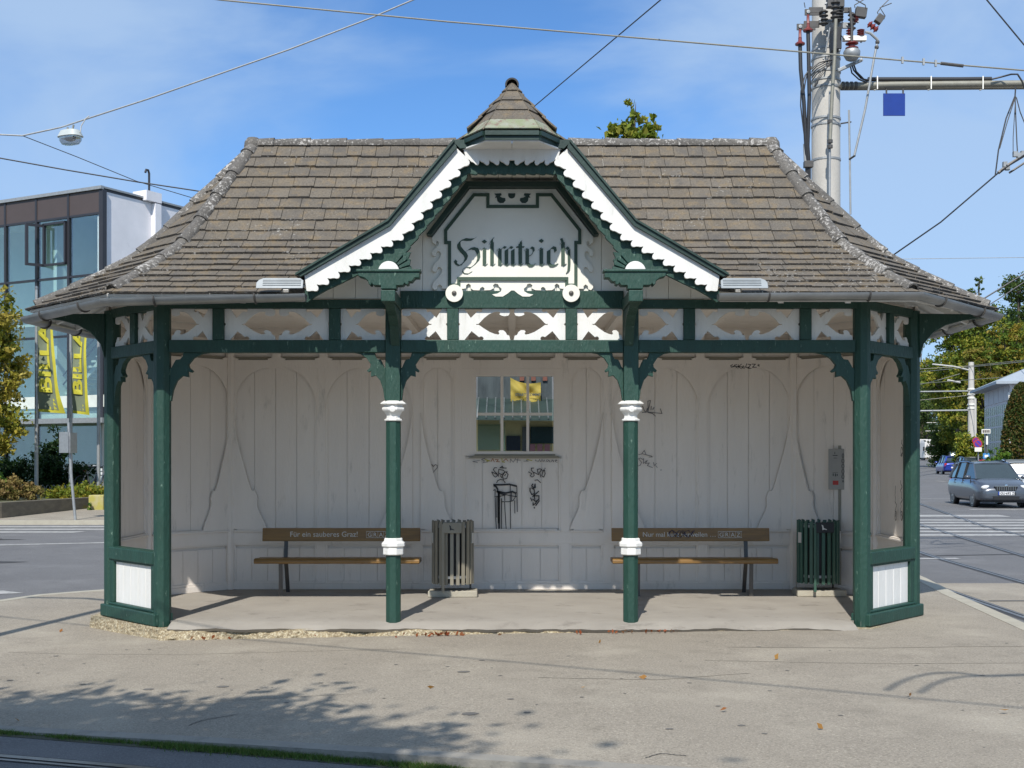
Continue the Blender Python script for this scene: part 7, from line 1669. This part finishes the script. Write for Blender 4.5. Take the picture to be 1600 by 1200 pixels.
# vegetation on the right
LA = leaf_mat('autumn_leaf', [(0.07,0.13,0.02),(0.14,0.20,0.025),(0.24,0.25,0.03),(0.32,0.25,0.035),(0.22,0.16,0.03)]); LB = leaf_mat('rust_leaf', [(0.10,0.16,0.02),(0.19,0.21,0.03),(0.27,0.20,0.04)]); LM = leaf_mat('mid_green_leaf', [(0.03,0.06,0.015),(0.07,0.12,0.025),(0.14,0.18,0.04)]); LYG = leaf_mat('yellow_green_leaf', [(0.06,0.11,0.015),(0.17,0.22,0.025),(0.36,0.32,0.04)])
def rtree(name, lbl, px, D, topy, wpx, lm, n, ls, seed, group=None, low=0.18, squash=1.0, parts=9, k=26):
    q = at(px,700,D); z0 = zr(0,q.y); s_ = D/F; Htot = CAMZ + (716-topy)*s_ - z0; W_ = wpx*s_/2; rs_ = random.Random(seed); bl = []
    for i in range(parts):
        a = rs_.uniform(0,6.28); f_ = (i+0.5)/parts; zz_ = Htot*(low + (0.94-low)*f_); wr = W_*math.sqrt(max(0.05,1-(2*f_-0.85)**2/1.6)); rad = W_*rs_.uniform(0.30,0.46)
        bl.append((math.cos(a)*(wr-rad*0.7)*rs_.uniform(0.4,1), math.sin(a)*(wr-rad)*0.8, min(zz_, Htot-rad*0.8), rad, rad, rad*0.8*squash))
    bl.append((0,0,Htot*0.55,W_*0.6,W_*0.6,Htot*0.25)); bl.append((rs_.uniform(-.2,.2)*W_,0,Htot-W_*0.35,W_*0.38,W_*0.38,W_*0.33))
    return tree(name, lbl, (q.x,q.y,z0), Htot, bl, n, ls, lm, group, seed=seed, trunk_r=Htot*0.022, k=k, clump=0.32)
AG = 'autumn trees across the road'
rtree('chestnut_tree','yellow green chestnut tree nearest the right corner post',1498,135,500,130,LYG,15000,0.17,51,AG)
rtree('chestnut_tree','golden green chestnut tree with the highest crown above the far mast',1522,128,468,120,LYG,17000,0.17,52,AG)
rtree('chestnut_tree','rust brown chestnut tree rising behind the pavilion roof',1578,118,496,130,LA,18000,0.16,53,AG)
rtree('chestnut_tree','brown tinged chestnut tree low behind the far mast',1535,112,540,90,LB,11000,0.15,54,AG)
rtree('chestnut_tree','half brown chestnut tree at the right edge of the photo',1650,112,510,120,LA,12000,0.16,55,AG)
rtree('oak_tree','tall open crowned dark green tree against the sky at the right edge',1592,175,428,130,LM,20000,0.20,56,None,0.5,1.0,8,16)
rtree('pine_tree','sparse tree top poking out right above the shelter eave',1529,170,430,54,LM,3600,0.20,57,None,0.55,0.8,7,12)
rtree('bare_tree','thin dark tree beside the post just below the gutter',1440,262,528,60,LM,2500,0.22,58,None,0.5,0.8,6,12)
rtree('lime_tree','dark green tree filling the shade above the lorry',1448,250,590,110,LM,9000,0.2,59)
rtree('lime_tree','dark green tree behind the distant mast',1490,150,590,80,LM,9000,0.18,60)
rtree('elm_tree','grey green tree above the far hill at the left of the group',1405,240,560,90,LM,5000,0.3,61)
rtree('elm_tree','dark tree behind the rust brown chestnut',1600,210,470,140,LM,7000,0.25,63,None,0.3)
def hedge(lbl, px, D, topy, wpx, lm, n, ls, seed, name='hedge'):
    q = at(px,700,D); z0 = zr(0,q.y); s_ = D/F; Ht = CAMZ + (716-topy)*s_ - z0; W_ = wpx*s_/2
    bl = [((i-2)*W_*0.42, random.Random(seed+i).uniform(-.5,.5), Ht*0.42, W_*0.36, W_*0.4, Ht*(0.50+0.07*math.sin(i*2.1+seed))) for i in range(5)]
    return bush(name, lbl, (q.x,q.y,z0), bl, n, ls, lm, seed, 'hedge')
hedge('tall clipped green hedge between the lorry and the far mast',1492,140,657,70,LM,9000,0.14,71)
hedge('sunlit yellow green bush at the foot of the far mast',1515,88,668,44,LYG,7000,0.10,72,'bush')
hedge('green bush below the tall windows of the pavilion',1560,55,696,40,LG,5000,0.07,73,'bush')
hedge('small yellow green bush left of the hedge beside the road',1467,235,684,20,LYG,2500,0.2,74,'bush')
hedge('dark hedge at the bend of the far road',1450,262,660,70,LM,5000,0.22,75)
q = at(1600,700,56); t = thing('clipped_column', 'tall rounded ivy clad column of foliage at the right edge', 'topiary', (q.x,q.y,zr(0,q.y)))
rs = np.random.RandomState(81); n_ = 15000; zz_ = rs.uniform(0,1,n_)**0.8*5.0; rad = 1.0*np.sqrt(np.clip(1-(zz_/5.05)**2.6,0,1))*0.98+0.02; an = rs.uniform(0,6.283,n_); rj = rad*rs.uniform(0.86,1.06,n_)
leaves('foliage', leaf_mat('ivy_leaf', [(0.03,0.06,0.012),(0.07,0.10,0.02),(0.18,0.10,0.03)]), np.stack([rj*np.cos(an), rj*np.sin(an), zz_],1), 0.075, t, seed=82)
mb = MB(); mb.tube([(0,0,-0.1),(0,0,4.6)], [0.7,0.35], 10); mb.build('trunk', M['bark'], t)
hw, hc = crown_points([(x, 330+40*math.sin(x*0.05), 8+4*math.sin(x*0.021), 26, 20, 11+3*math.sin(x*0.07)) for x in range(60,330,16)], 22000, 91, k=40)
o = leaves('distant_wood', LM, hw, 0.75, None, 'stuff', 92, col=hc); tag(o, 'distant dark wood closing the view along the right road', 'wood')
hw, hc = crown_points([(x, 75+6*math.sin(x), 2.6, 6, 3.5, 3.4) for x in range(-75,-14,7)], 16000, 93, k=40)
o = leaves('distant_wood', LM, hw, 0.28, None, 'stuff', 94, col=hc); tag(o, 'dark shrubs behind the glass building at far left', 'shrubs')
